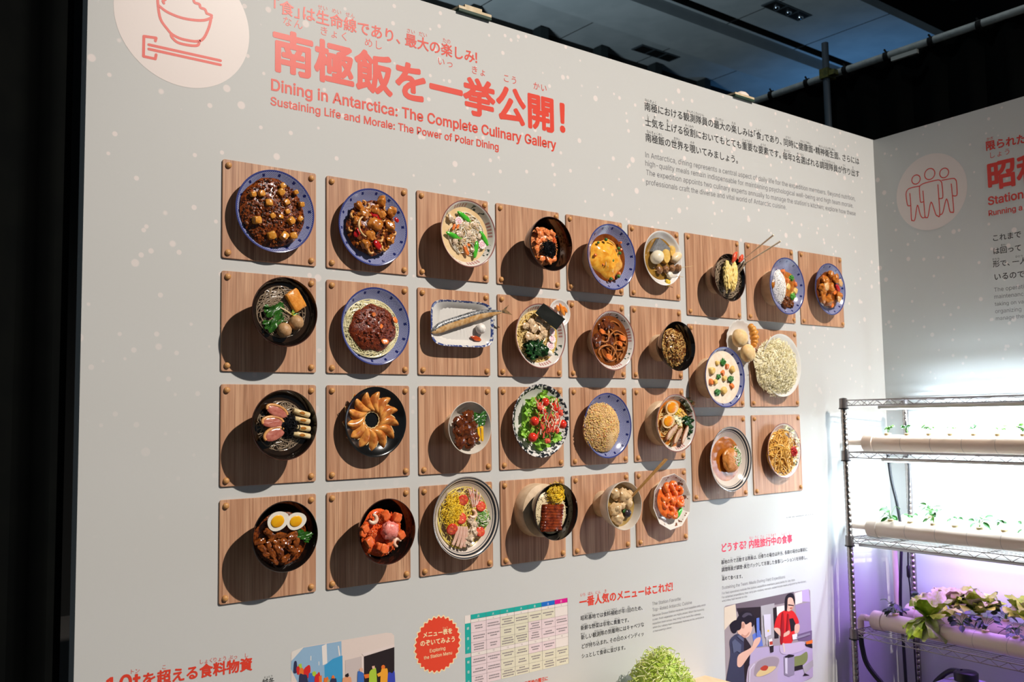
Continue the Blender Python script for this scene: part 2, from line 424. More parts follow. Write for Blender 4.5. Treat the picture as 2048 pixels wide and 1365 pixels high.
FOOD=[(11,-4,[('tofu',[(-63,-36,13.4),(-20,-73,13.4),(17,-72,13.4),(44,-68,12.2),(37,-26,12.2),(-29,17,12.2),(23,25,10.5),(7,52,11.6),(-50,40,10.5),(12,70,9.9),(69,25,9.3),(26,-1,8.7),(65,-17,9.3),(-74,35,9.3),(-18,-18,9.3),(6,-18,8.1),(52,58,8.1)]),('pepperheap',[(0,9,16.0)])]),(12,-4,[('chicken',[(-5,3,23.4),(20,78,17.2),(-44,32,18.7),(-57,55,14.1),(48,5,19.4),(-37,-57,17.2),(55,51,17.2),(51,-35,14.1),(19,37,15.6),(-20,-30,17.2),(-64,8,15.6),(-2,47,15.6)]),('cashew',[(-76,25,12.5),(-30,60,13.1),(12,-36,14.1),(30,-25,12.5),(-16,-75,13.1),(29,-62,12.5),(62,-12,11.2),(9,59,10.6),(-83,-16,10.6),(36,59,10.6),(-40,67,10.0),(5,19,10.6),(26,25,9.4)]),('pepper',[(-1,30,-28,38,16),(-64,-26,55,33,19),(3,-57,-49,32,19),(73,28,-50,17,12)]),('onion',[(-37,-7,34.4),(-9,58,18.7)])]),(13,18,[('snowpea',[(-9,54,-30,59,16),(-46,-12,-16,70,16),(68,-7,-56,54,16),(34,-46,-100,57,16)]),('naruto',[(-30,38,14.8),(61,-27,14.8)]),('carrotstrip',[(-50,17,67,22,9),(-35,20,63,19,9),(-4,-53,-61,34,11),(4,-34,-6,17,9)]),('porkbit',[(-3,23,15.9),(5,3,15.9),(31,31,14.1),(-62,45,14.1),(-29,-4,15.9),(22,-13,14.1),(48,-3,12.7),(-17,-24,12.7),(-46,-27,12.7),(21,-49,11.3)])]),(14,30,[('nori_heap',[(0,-14,31.6)]),('roe_heap',[(27,15,20.5)]),('salmonflake',[(-33,32,14.9),(-4,42,14.9),(21,41,13.0),(-43,8,13.4),(-48,-18,12.6),(-25,-50,13.4),(4,-54,14.9),(28,-45,12.6),(-42,45,12.6),(-19,11,13.4)])]),(15,22,[('peas',[(-24,61,6.4),(-59,47,5.2),(6,-12,6.4),(38,35,6.4),(43,18,6.4),(-4,-79,6.4),(32,-68,7.2),(15,-9,5.2)]),('carrotcube',[(53,59,5.6),(10,-75,7.2),(41,-56,7.2),(-38,-30,5.2),(-74,1,5.6),(55,33,5.2)]),('shimeji',[(-10,-25,56,31,5),(-31,-21,-86,28,5),(3,52,-26,30,5)])]),(16,12,[('konnyaku',[(0,60,51.8)]),('boiled_egg',[(-33,1,31.1)]),('daikon',[(20,10,28.3),(58,33,22.6)]),('fishcake',[(77,11,29.2)]),('meatskewer',[(60,-34,9,206,19)]),('ricecake',[(63,-63,-3,90,16)]),('mustard',[(31,-92,14.1)])]),(17,6,[('tempura',[(-29,4,-99,119,33),(10,1,-103,119,30)]),('shrimptail',[(13,82,57,54,28),(54,79,52,41,28)])]),(18,22,[('potato',[(24,1,17.8),(78,-14,15.7),(50,-24,12.6)]),('broccoli_bit',[(51,40,13.6),(50,-39,15.7)]),('meatchunk',[(-1,-77,18.9),(38,-75,16.8),(13,-53,15.7)]),('carrotcube',[(18,27,13.6),(-5,62,12.6),(79,15,11.5)])]),(19,0,[('friedpork',[(-27,0,24.6),(-41,-56,25.7),(-78,-50,20.1),(43,-26,20.1),(-63,31,22.4),(25,49,20.1),(-84,-1,20.1),(-13,66,19.0),(-76,-23,17.9)]),('pepper',[(36,6,-47,40,22)]),('carrotchunk',[(-57,49,-12,29,15),(20,-15,37,26,15),(-9,-76,32,24,17)]),('onionpiece',[(-65,6,22.4),(52,31,19.0),(37,-43,19.0)])]),(21,16,[('friedtofu',[(31,34,28.0)]),('spinach',[(-27,5,-18,61,22),(-26,-28,3,68,20)]),('rapeflower',[(19,-5,19.6)]),('meatball',[(0,-49,20.7),(35,-26,20.7)])]),(22,-12,[('carrotcoin',[(-22,31,8.0),(2,-3,8.0),(53,19,11.0),(17,-47,12.2)])]),(24,12,[('noriSheet',[(51,71,0.4)]),('narutoS',[(54,17,14.9),(54,-8,14.9),(46,-30,14.9)]),('quailegg',[(39,-57,13.4)]),('porkslice',[(-40,42,18.6),(-6,49,18.6),(3,27,18.6),(-31,26,18.6),(12,7,18.6),(-12,-11,17.1),(-46,-4,17.1),(28,36,14.9),(-59,32,13.4)]),('wakame',[(-42,-41,29.7),(-13,-40,31.6),(6,-47,26.0),(-33,-59,26.0)])]),(20,4,[('orangeslice',[(-9,17,-67,24,13),(10,13,-63,48,14),(24,15,-48,30,12)])]),(25,18,[('carrotchunk',[(-46,30,-27,24,17),(53,11,-16,31,20),(41,-10,-31,22,17),(-17,-59,-23,29,20)]),('beef',[(-21,60,22.0),(-66,1,22.0),(-7,-2,19.6),(-43,51,15.7),(3,53,14.1)])]),(27,10,[('carrotcube',[(23,44,13.0),(-4,17,12.1),(-78,-20,14.7),(47,-35,13.8)]),('potato',[(53,31,15.6),(-5,-53,17.3),(2,-5,13.0),(-71,24,17.3),(-36,55,11.3),(-53,-19,11.3)]),('parsley',[(-3,58,14.7),(-32,1,11.3),(41,-7,14.7),(-42,-59,13.8)])]),(29,-4,[('bun',[(-36,14,41.6),(14,-45,39.8)]),('croissant',[(50,27,38.4)])]),(31,14,[('duck',[(-21,37,158,63,30),(-34,8,177,61,30),(-31,-24,-158,59,33)]),('leek',[(51,32,-16,49,15),(53,12,-11,45,15),(54,-9,-8,45,15),(51,-28,-11,51,15)]),('nori_heap',[(16,-3,26.1)])]),(33,10,[('stewedmeat',[(-34,20,24.6),(-5,37,21.9),(-14,-11,27.3),(-43,-10,21.9),(12,2,19.1),(3,-42,21.9),(-35,-41,21.9),(20,-29,17.1),(-18,10,20.5)]),('spinach',[(40,33,-21,59,20),(42,17,-14,44,18)]),('yellowpickle',[(36,-20,-83,45,10),(49,-21,-88,45,10),(42,2,-16,27,9)])]),(34,2,[('lettuce',[(-39,58,29.4),(10,82,27.5),(53,60,29.4),(-56,31,25.7),(-74,-37,25.7),(-9,-79,29.4),(65,-55,29.4),(-64,-16,22.0),(20,-73,25.7),(-51,-60,18.3)]),('minitomato',[(4,62,14.7),(-46,-1,16.1),(-55,-54,16.1),(40,47,13.2),(76,-13,16.1),(48,38,11.0)]),('redbit',[(-20,42,9.5),(-11,31,9.5),(47,15,8.8),(17,-28,9.5),(41,-10,9.5),(-17,-24,8.8),(6,-68,8.8),(67,26,8.8),(-7,5,8.8),(-24,53,8.1),(27,12,8.1),(51,-33,8.1)])]),(36,14,[('halfegg',[(-31,57,27.8),(-52,7,27.0)]),('chashu',[(-24,-33,-142,83,39),(4,-47,-131,77,35),(40,-46,-121,78,33)]),('wakame',[(67,4,24.5),(72,-21,22.5),(55,13,18.8)]),('seaweed',[(64,75,24.5),(79,58,20.4)]),('menma',[(32,32,-40,46,10),(47,38,-39,53,10),(56,23,-7,37,9),(37,21,-20,51,9)]),('cabbagebit',[(13,18,16.3),(30,5,16.3),(18,5,13.9),(4,24,12.3)])]),(37,22,[('hamburg',[(13,-5,49.8)]),('scallionheap',[(33,2,43.3)])]),(38,0,[('redginger',[(41,-7,22.2)]),('porkbit',[(46,56,12.0),(34,66,11.1),(75,32,12.0)]),('cabbagebit',[(17,94,15.7),(55,75,13.9),(84,41,15.7),(85,3,14.8),(62,-42,15.7),(38,-60,15.7),(71,-24,13.9)])]),(41,12,[('halfeggL',[(-27,42,27.0),(26,38,24.8)]),('spinach',[(54,-3,-49,51,19)]),('braisedpork',[(-47,13,13.0),(-36,-2,11.9),(-70,-9,12.4),(-64,-26,11.9),(-47,-22,11.9),(-36,-42,13.5),(-18,-36,15.1),(-1,-16,16.2),(20,-1,15.1),(-12,4,12.4),(32,-19,11.9),(17,-34,13.0),(2,-59,12.4),(-30,-61,10.8),(29,-43,11.9),(-53,-43,10.8),(-9,-23,13.0),(-24,-14,10.8)])]),(42,12,[('salmoncube',[(-72,13,15.1),(-78,1,13.4),(-59,-25,16.9),(-12,-47,18.0),(47,-15,15.1),(33,37,17.4),(-5,45,16.9),(-25,-40,14.5),(9,-32,13.4)]),('shrimpcurl',[(-48,40,19.2),(34,-35,17.4)]),('negitoro',[(2,4,26.2)]),('roe_heap',[(-11,40,20.3),(-45,-3,17.4)])]),(43,12,[('tomatoslice',[(-12,55,17.5),(-21,0,18.3),(-54,-31,18.3),(57,31,16.6),(54,-48,15.7)]),('crabstick',[(15,62,-75,60,7),(26,63,-86,60,7),(37,59,-97,53,7),(46,54,-113,37,7),(22,66,-72,43,6)]),('cucumberheap',[(66,-6,27.1)]),('hamstrip',[(-43,-51,-112,59,10),(-30,-54,-106,62,10),(-18,-58,-103,66,10),(-7,-58,-98,63,10)]),('shrimpcurl',[(22,11,18.3)]),('mincebit',[(17,-10,13.1),(27,-24,13.1),(21,-42,14.8),(10,-62,15.7),(27,-51,13.1),(5,-79,13.1)])]),(44,16,[('eel',[(-7,-18,45.8)]),('eggshreds',[(7,57,33.0)])]),(45,24,[('dumpling',[(6,33,28.3),(-29,42,21.4),(26,9,23.4),(-31,-11,24.4),(-3,1,19.5),(-21,-41,23.4),(40,33,17.5)]),('greenpiece',[(-15,-17,60,22,11),(14,-19,21,23,10)]),('olive',[(28,-28,16.6)])]),(46,8,[('chilishrimp',[(-33,54,26.8),(3,56,26.8),(32,38,22.7),(-47,23,24.4),(-5,24,28.4),(-24,1,26.0),(31,1,28.4),(12,-9,24.4),(-42,-6,21.9),(-19,-32,26.0),(4,-46,21.9),(49,4,17.9)]),('okra',[(28,-45,45,54,16)])])]
STUFF={11:(-2,-10,-5,94,97),12:(-4,-9,-3,82,83),13:(20,2,1,82,85),14:(35,-3,-2,61,66),15:(22,-7,-3,82,74),16:(18,17,-8,89,81),17:(20,13,0,85,75),18:(22,12,-5,95,79),19:(0,-18,-7,87,84),21:(24,-3,2,73,72),22:(-6,-15,-7,90,84),24:(18,-10,-3,87,88),25:(18,-1,-2,82,81),26:(18,-8,-5,67,72),27:(12,-13,-1,90,89),28:(-30,-33,-7,130,119),31:(24,-2,-2,71,69),34:(0,6,1,91,96),35:(-20,-32,-5,88,87),36:(18,1,-7,91,92),37:(24,-2,-5,85,80),38:(-6,-13,-7,103,99),41:(20,-3,-11,79,73),42:(20,-7,-5,68,67),43:(14,-4,0,97,98),44:(22,-5,-2,70,69),45:(26,6,-4,66,64),46:(0,-11,5,69,65)}
FISH=[(-123, -34), (-73, -11), (-6, 11), (64, 32), (117, 41), (151, 46), (180, 71), (193, 38)]
TXT=[
('headline_lettering', 'J', '食」は生命線であり、最大の楽しみ！', 0.594, 1.71, 3.213, 1.744, 0.02, [(3, 4, 'せい'), (4, 5, 'めい'), (5, 6, 'せん'), (10, 11, 'さい'), (11, 12, 'だい'), (13, 14, 'たの')]),
('headline_lettering', 'J', '南極飯を一挙公開！', 0.508, 1.241, 4.57, 1.263, 0.045, [(0, 1, 'なん'), (1, 2, 'きょく'), (2, 3, 'めし'), (4, 5, 'いっ'), (5, 6, 'きょ'), (6, 7, 'こう'), (7, 8, 'かい')]),
('headline_lettering', 'L', 'Dining in Antarctica: The Complete Culinary Gallery', 0.51, 0.804, 4.353, 0.824, 0.03, []),
('headline_lettering', 'L', 'Sustaining Life and Morale: The Power of Polar Dining', 0.503, 0.648, 3.428, 0.657, 0.025, []),
('introduction_lettering', 'J', '南極における観測隊員の最大の楽しみは「食」であり、同時に健康面・精神衛生面、さらには', 5.998, 1.717, 11.368, 1.777, 0.012, [(0, 2, 'なんきょく'), (6, 10, 'かんそくたいいん'), (11, 13, 'さいだい'), (14, 15, 'たの'), (19, 20, 'しょく'), (25, 27, 'どうじ'), (28, 31, 'けんこうめん'), (32, 37, 'せいしんえいせいめん')]),
('introduction_lettering', 'J', '士気を上げる役割においてもとても重要な要素です。毎年2名選ばれる調理隊員が作り出す', 6.002, 1.498, 11.358, 1.549, 0.012, [(0, 1, 'し'), (1, 2, 'き'), (3, 4, 'あ'), (6, 8, 'やくわり'), (16, 18, 'じゅうよう'), (19, 21, 'ようそ'), (24, 26, 'まいとし'), (27, 29, 'めいえら'), (32, 36, 'ちょうりたいいん'), (37, 38, 'つく'), (39, 40, 'だ')]),
('introduction_lettering', 'J', '南極飯の世界を覗いてみましょう。', 5.999, 1.275, 8.063, 1.269, 0.012, [(0, 3, 'なんきょくめし'), (4, 6, 'せかい'), (7, 8, 'のぞ')]),
('english_introduction_lettering', 'L', 'In Antarctica, dining represents a central aspect of daily life for the expedition members. Beyond nutrition,', 5.993, 0.988, 11.183, 1.056, 0.0, []),
('english_introduction_lettering', 'L', 'high-quality meals remain indispensable for maintaining psychological well-being and high team morale.', 5.988, 0.868, 11.109, 0.923, 0.0, []),
('english_introduction_lettering', 'L', "The expedition appoints two culinary experts annually to manage the station's kitchen; explore how these", 5.998, 0.738, 11.173, 0.791, 0.0, []),
('english_introduction_lettering', 'L', 'professionals craft the diverse and vital world of Antarctic cuisine.', 5.993, 0.604, 9.195, 0.653, 0.0, []),
('supplies_heading_lettering', 'J', 'を超える食料物資', -0.692, -4.865, 0.343, -4.897, 0.035, [(-1, 0, 'トン'), (1, 2, 'こ'), (4, 5, 'しょく'), (5, 6, 'りょう'), (6, 7, 'ぶっ'), (7, 8, 'し')]),
('wintering_lettering', 'J', '越冬', 0.439, -5.093, 0.567, -5.092, 0.012, [(0, 2, 'えっとう')]),
('menu_badge_lettering', 'J', 'メニュー表を', 2.278, -4.926, 2.673, -4.934, 0.035, [(4, 5, 'ひょう')]),
('menu_badge_lettering', 'J', 'のぞいてみよう', 2.243, -5.011, 2.712, -5.03, 0.035, []),
('menu_badge_lettering', 'L', 'Exploring', 2.368, -5.125, 2.572, -5.126, 0.02, []),
('menu_badge_lettering', 'L', 'the Station Menu', 2.291, -5.186, 2.661, -5.19, 0.02, []),
('favourite_heading_lettering', 'J', '一番人気のメニューはこれだ！', 4.579, -4.879, 6.349, -4.889, 0.03, [(0, 1, 'いち'), (1, 2, 'ばん'), (2, 3, 'にん'), (3, 4, 'き')]),
('favourite_paragraph_lettering', 'J', '昭和基地では食料補給が年1回のため、', 4.594, -5.075, 5.715, -5.093, 0.012, [(0, 4, 'しょうわきち'), (6, 10, 'しょくりょうほきゅう'), (11, 12, 'ねん'), (13, 14, 'かい')]),
('favourite_paragraph_lettering', 'J', '新鮮な野菜は非常に貴重です。', 4.593, -5.193, 5.455, -5.213, 0.012, [(0, 2, 'しんせん'), (3, 5, 'やさい'), (6, 8, 'ひじょう'), (9, 11, 'きちょう')]),
('favourite_paragraph_lettering', 'J', '新しい観測隊の到着時にはキャベツな', 4.594, -5.308, 5.714, -5.308, 0.012, [(0, 1, 'あたら'), (3, 6, 'かんそくたい'), (7, 10, 'とうちゃくじ')]),
('favourite_paragraph_lettering', 'J', 'どが持ち込まれ、その日のメインディッ', 4.596, -5.417, 5.709, -5.427, 0.012, [(2, 3, 'も'), (4, 5, 'こ'), (10, 11, 'ひ')]),
('favourite_paragraph_lettering', 'J', 'シュとして食卓に並びます。', 4.595, -5.534, 5.379, -5.549, 0.012, [(5, 7, 'しょくたく'), (8, 9, 'なら')]),
('favourite_english_lettering', 'L', 'The Station Favorite:', 5.875, -5.09, 6.444, -5.094, 0.0, []),
('favourite_english_lettering', 'L', 'Top-Rated Antarctic Cuisine', 5.875, -5.168, 6.659, -5.172, 0.0, []),
('favourite_english_lettering', 'L', 'Because Showa Station receives food supplies only once', 5.877, -5.234, 6.939, -5.234, 0.0, []),
('favourite_english_lettering', 'L', 'a year, fresh vegetables are highly prized. When the incoming', 5.874, -5.286, 6.904, -5.291, 0.0, []),
('favourite_english_lettering', 'L', 'expedition team arrives, they bring fresh items like cabbage,', 5.873, -5.338, 6.838, -5.343, 0.0, []),
('favourite_english_lettering', 'L', 'which the culinary team immediately features as the centerpiece', 5.873, -5.389, 6.899, -5.396, 0.0, []),
('favourite_english_lettering', 'L', "of that evening's dinner.", 5.873, -5.438, 6.244, -5.438, 0.0, []),
('field_meals_heading_lettering', 'J', 'どうする？内陸旅行中の食事', 7.305, -4.479, 8.996, -4.498, 0.03, [(5, 6, 'ない'), (6, 7, 'りく'), (7, 8, 'りょ'), (8, 9, 'こう'), (9, 10, 'ちゅう'), (11, 12, 'しょく'), (12, 13, 'じ')]),
('field_meals_paragraph_lettering', 'J', '基地の外で活動する隊員は、日帰りの場合は弁当、長期の場合は事前に', 7.303, -4.681, 9.379, -4.698, 0.012, [(0, 2, 'きち'), (3, 4, 'そと'), (5, 7, 'かつどう'), (9, 11, 'たいいん'), (13, 15, 'ひがえ')]),
('field_meals_paragraph_lettering', 'J', '調理隊員が調理・真空パックして冷凍した食事（レーション）を持参し、', 7.304, -4.784, 9.381, -4.821, 0.012, [(0, 2, 'ちょうり'), (2, 4, 'たいいん'), (8, 10, 'しんくう')]),
('field_meals_paragraph_lettering', 'J', '温めて食べます。', 7.303, -4.906, 7.791, -4.928, 0.012, [(0, 1, 'あたた')]),
('field_meals_english_lettering', 'L', 'Sustaining the Team: Meals During Field Expeditions', 7.303, -5.058, 8.778, -5.072, 0.0, []),
('field_meals_english_lettering', 'L', 'For field operations outside the station, expedition members pack bento for day trips.', 7.299, -5.129, 9.028, -5.139, 0.0, []),
('field_meals_english_lettering', 'L', 'For extended expeditions, they carry pre-cooked, vacuum-sealed frozen meals prepared by the kitchen,', 7.296, -5.185, 9.308, -5.195, 0.0, []),
('field_meals_english_lettering', 'L', 'which they heat and eat on site.', 7.293, -5.233, 7.865, -5.237, 0.0, []),
('station_heading_letteringR', 'J', '昭和', 2.02, 1.116, 2.472, 1.109, 0.045, [(0, 1, 'しょう')]),
('station_heading_letteringR', 'J', '限られた', 2.025, 1.612, 2.674, 1.575, 0.03, [(0, 1, 'かぎ')]),
('station_heading_letteringR', 'L', 'Station', 2.019, 0.658, 2.57, 0.659, 0.03, []),
('station_heading_letteringR', 'L', 'Running a', 2.016, 0.485, 2.543, 0.477, 0.025, []),
('station_paragraph_letteringR', 'J', 'これまで', 2.043, 0.121, 2.51, 0.11, 0.012, []),
('station_paragraph_letteringR', 'J', 'は回って', 2.044, -0.087, 2.503, -0.096, 0.012, [(1, 2, 'まわ')]),
('station_paragraph_letteringR', 'J', '形で、一人', 2.032, -0.29, 2.566, -0.309, 0.012, [(0, 1, 'かたち'), (3, 5, 'ひとり')]),
('station_paragraph_letteringR', 'J', 'いるので', 2.035, -0.496, 2.524, -0.509, 0.012, []),
('station_english_letteringR', 'L', 'The operati', 2.03, -0.73, 2.493, -0.732, 0, []),
('station_english_letteringR', 'L', 'maintenanc', 2.026, -0.84, 2.483, -0.846, 0, []),
('station_english_letteringR', 'L', 'taking on va', 2.027, -0.954, 2.476, -0.962, 0, []),
('station_english_letteringR', 'L', 'organizing', 2.027, -1.07, 2.436, -1.077, 0, []),
('station_english_letteringR', 'L', 'manage the', 2.03, -1.183, 2.467, -1.184, 0, []),
]
ICON1=[[(-0.64,1.488),(-0.639,1.412),(-0.613,1.268),(-0.547,1.183),(-0.49,1.138),(-0.383,1.118),(-0.225,1.146),(-0.15,1.282),(-0.118,1.43)],[(-0.635,1.396),(-0.55,1.351),(-0.419,1.329),(-0.286,1.338),(-0.185,1.364),(-0.117,1.407)],[(-0.511,1.133),(-0.498,1.108),(-0.448,1.075),(-0.366,1.071),(-0.283,1.081),(-0.247,1.1),(-0.237,1.14)],[(-0.657,1.039),(-0.65,1.07),(-0.763,1.059),(-0.764,0.864),(-0.655,0.864),(-0.648,0.907)],[(-0.717,0.988),(-0.024,0.991)],[(-0.716,0.946),(-0.024,0.948)],[(-0.169,1.437),(-0.186,1.473),(-0.229,1.479),(-0.241,1.51),(-0.288,1.515),(-0.305,1.55),(-0.355,1.548),(-0.389,1.573),(-0.454,1.564)],[(-0.583,1.43),(-0.591,1.45),(-0.567,1.474),(-0.576,1.497),(-0.544,1.522),(-0.52,1.554),(-0.454,1.564)],[(-0.118,1.43),(-0.169,1.437)],[(-0.636,1.463),(-0.616,1.486)]]
ICON2=[[(0.857,1.222),(0.695,1.225),(0.628,1.206),(0.594,1.137),(0.606,0.969),(0.627,0.927),(0.672,0.923)],[(0.666,1.135),(0.672,0.923),(0.67,0.689),(0.692,0.66),(0.734,0.671),(0.795,0.904),(0.838,0.733),(0.878,0.671),(0.922,0.674)],[(0.908,0.941),(0.87,0.938),(0.852,0.974),(0.849,1.191),(0.887,1.238),(0.99,1.253),(1.19,1.251),(1.244,1.213),(1.258,1.162),(1.262,0.956),(1.233,0.93),(1.186,0.937)],[(0.91,1.124),(0.916,0.934),(0.923,0.69),(0.947,0.663),(0.98,0.679),(1.047,0.907),(1.115,0.693),(1.149,0.654),(1.19,0.676),(1.185,1.172)],[(1.259,1.23),(1.452,1.219),(1.497,1.188),(1.511,1.14),(1.511,0.949),(1.482,0.921),(1.436,0.933)],[(1.42,1.134),(1.436,0.697),(1.406,0.666),(1.369,0.689),(1.324,0.904),(1.247,0.694),(1.203,0.663)]]
HEADS=[[(0.794, 1.348), (0.878, 1.337), (0.798, 1.426)], [(1.049, 1.385), (1.148, 1.372), (1.054, 1.478)], [(1.307, 1.344), (1.39, 1.333), (1.312, 1.423)]]
PH1=[('ship_white',[(0.741,-4.865),(0.753,-4.85),(0.873,-4.826),(1.821,-4.83),(1.89,-4.844),(1.921,-4.877),(1.919,-5.601),(0.741,-5.37)]),('sky',[(0.747,-4.866),(0.759,-4.851),(0.873,-4.827),(0.765,-4.923),(0.744,-4.93)]),('shipblue',[(0.765,-4.923),(0.873,-4.832),(1.293,-4.834),(1.309,-5.481),(0.929,-5.406),(0.74,-5.016),(0.743,-4.941)]),('shipdeep',[(1.101,-5.046),(1.196,-4.995),(1.305,-4.98),(1.312,-5.482),(1.114,-5.443)]),('white',[(1.073,-4.85),(1.126,-4.833),(1.134,-5.029),(1.083,-5.04)]),('white',[(1.253,-4.876),(1.264,-4.875),(1.281,-4.976),(1.265,-4.976)]),('white',[(1.036,-4.996),(1.044,-4.994),(1.045,-5.033),(1.038,-5.035)]),('white',[(0.948,-4.926),(0.957,-4.925),(0.956,-4.971),(0.947,-4.971)]),('grey',[(1.336,-5.033),(1.518,-5.025),(1.517,-5.522),(1.341,-5.488)]),('pinkwhite',[(1.528,-4.999),(1.922,-4.964),(1.922,-4.994),(1.551,-5.029)]),('dark',[(1.551,-5.032),(1.92,-4.995),(1.917,-5.601),(1.559,-5.53)]),('pinkwhite',[(1.521,-5.021),(1.551,-5.029),(1.554,-5.53),(1.526,-5.524)]),('navy',[(0.765,-5.02),(0.774,-4.952),(0.798,-4.956),(0.804,-5.027),(0.795,-5.064),(0.766,-5.058)]),('lime',[(0.819,-4.986),(0.85,-4.983),(0.856,-5.025),(0.819,-5.024)]),('red',[(0.795,-5.02),(0.813,-5.002),(0.831,-5.021),(0.826,-5.08),(0.805,-5.076)]),('orange',[(0.828,-5.042),(0.856,-5.025),(0.874,-5.05),(0.871,-5.093),(0.832,-5.103)]),('red',[(0.874,-5.05),(0.916,-5.014),(0.941,-5.018),(0.947,-5.074),(0.923,-5.135),(0.886,-5.129)]),('navy',[(0.826,-5.102),(0.868,-5.093),(0.916,-5.134),(0.917,-5.404),(0.832,-5.387)]),('blue',[(0.926,-5.119),(0.947,-5.093),(0.971,-5.106),(0.99,-5.142),(0.978,-5.416),(0.926,-5.406)]),('lime',[(0.968,-5.089),(0.996,-5.083),(1.011,-5.113),(0.996,-5.132),(0.971,-5.122)]),('red',[(0.993,-5.153),(1.021,-5.114),(1.052,-5.125),(1.07,-5.434),(0.993,-5.419)]),('orange',[(1.039,-5.14),(1.07,-5.134),(1.076,-5.435),(1.052,-5.431)]),('orange',[(1.095,-5.188),(1.114,-5.17),(1.145,-5.186),(1.145,-5.449),(1.095,-5.439)]),('olive',[(1.132,-5.195),(1.158,-5.189),(1.176,-5.455),(1.132,-5.446)]),('orange',[(1.18,-5.176),(1.195,-5.156),(1.214,-5.177),(1.211,-5.204),(1.183,-5.199)]),('navy',[(1.164,-5.212),(1.214,-5.193),(1.236,-5.225),(1.236,-5.467),(1.164,-5.453)]),('apricot',[(1.3,-5.237),(1.322,-5.202),(1.38,-5.206),(1.406,-5.25),(1.409,-5.501),(1.299,-5.479)]),('dark',[(1.335,-5.176),(1.368,-5.165),(1.377,-5.194),(1.361,-5.208),(1.339,-5.199)]),('blue',[(1.475,-5.201),(1.498,-5.171),(1.54,-5.195),(1.55,-5.242),(1.542,-5.527),(1.477,-5.514)]),('skin',[(1.498,-5.148),(1.518,-5.14),(1.541,-5.155),(1.531,-5.182),(1.504,-5.172)]),('orange',[(1.547,-5.213),(1.61,-5.216),(1.62,-5.255),(1.563,-5.256)]),('lime',[(1.617,-5.197),(1.657,-5.176),(1.697,-5.2),(1.698,-5.558),(1.602,-5.539),(1.61,-5.27)]),('skin',[(1.644,-5.145),(1.677,-5.145),(1.68,-5.174),(1.65,-5.174)]),('orange2',[(1.751,-5.215),(1.805,-5.196),(1.836,-5.241),(1.826,-5.583),(1.749,-5.568)]),('orange',[(1.758,-5.164),(1.782,-5.154),(1.802,-5.172),(1.795,-5.194),(1.761,-5.188)]),('orange2',[(1.703,-5.235),(1.751,-5.221),(1.757,-5.262),(1.717,-5.266)]),('blue2',[(1.835,-5.265),(1.887,-5.259),(1.92,-5.262),(1.919,-5.601),(1.837,-5.585)])]
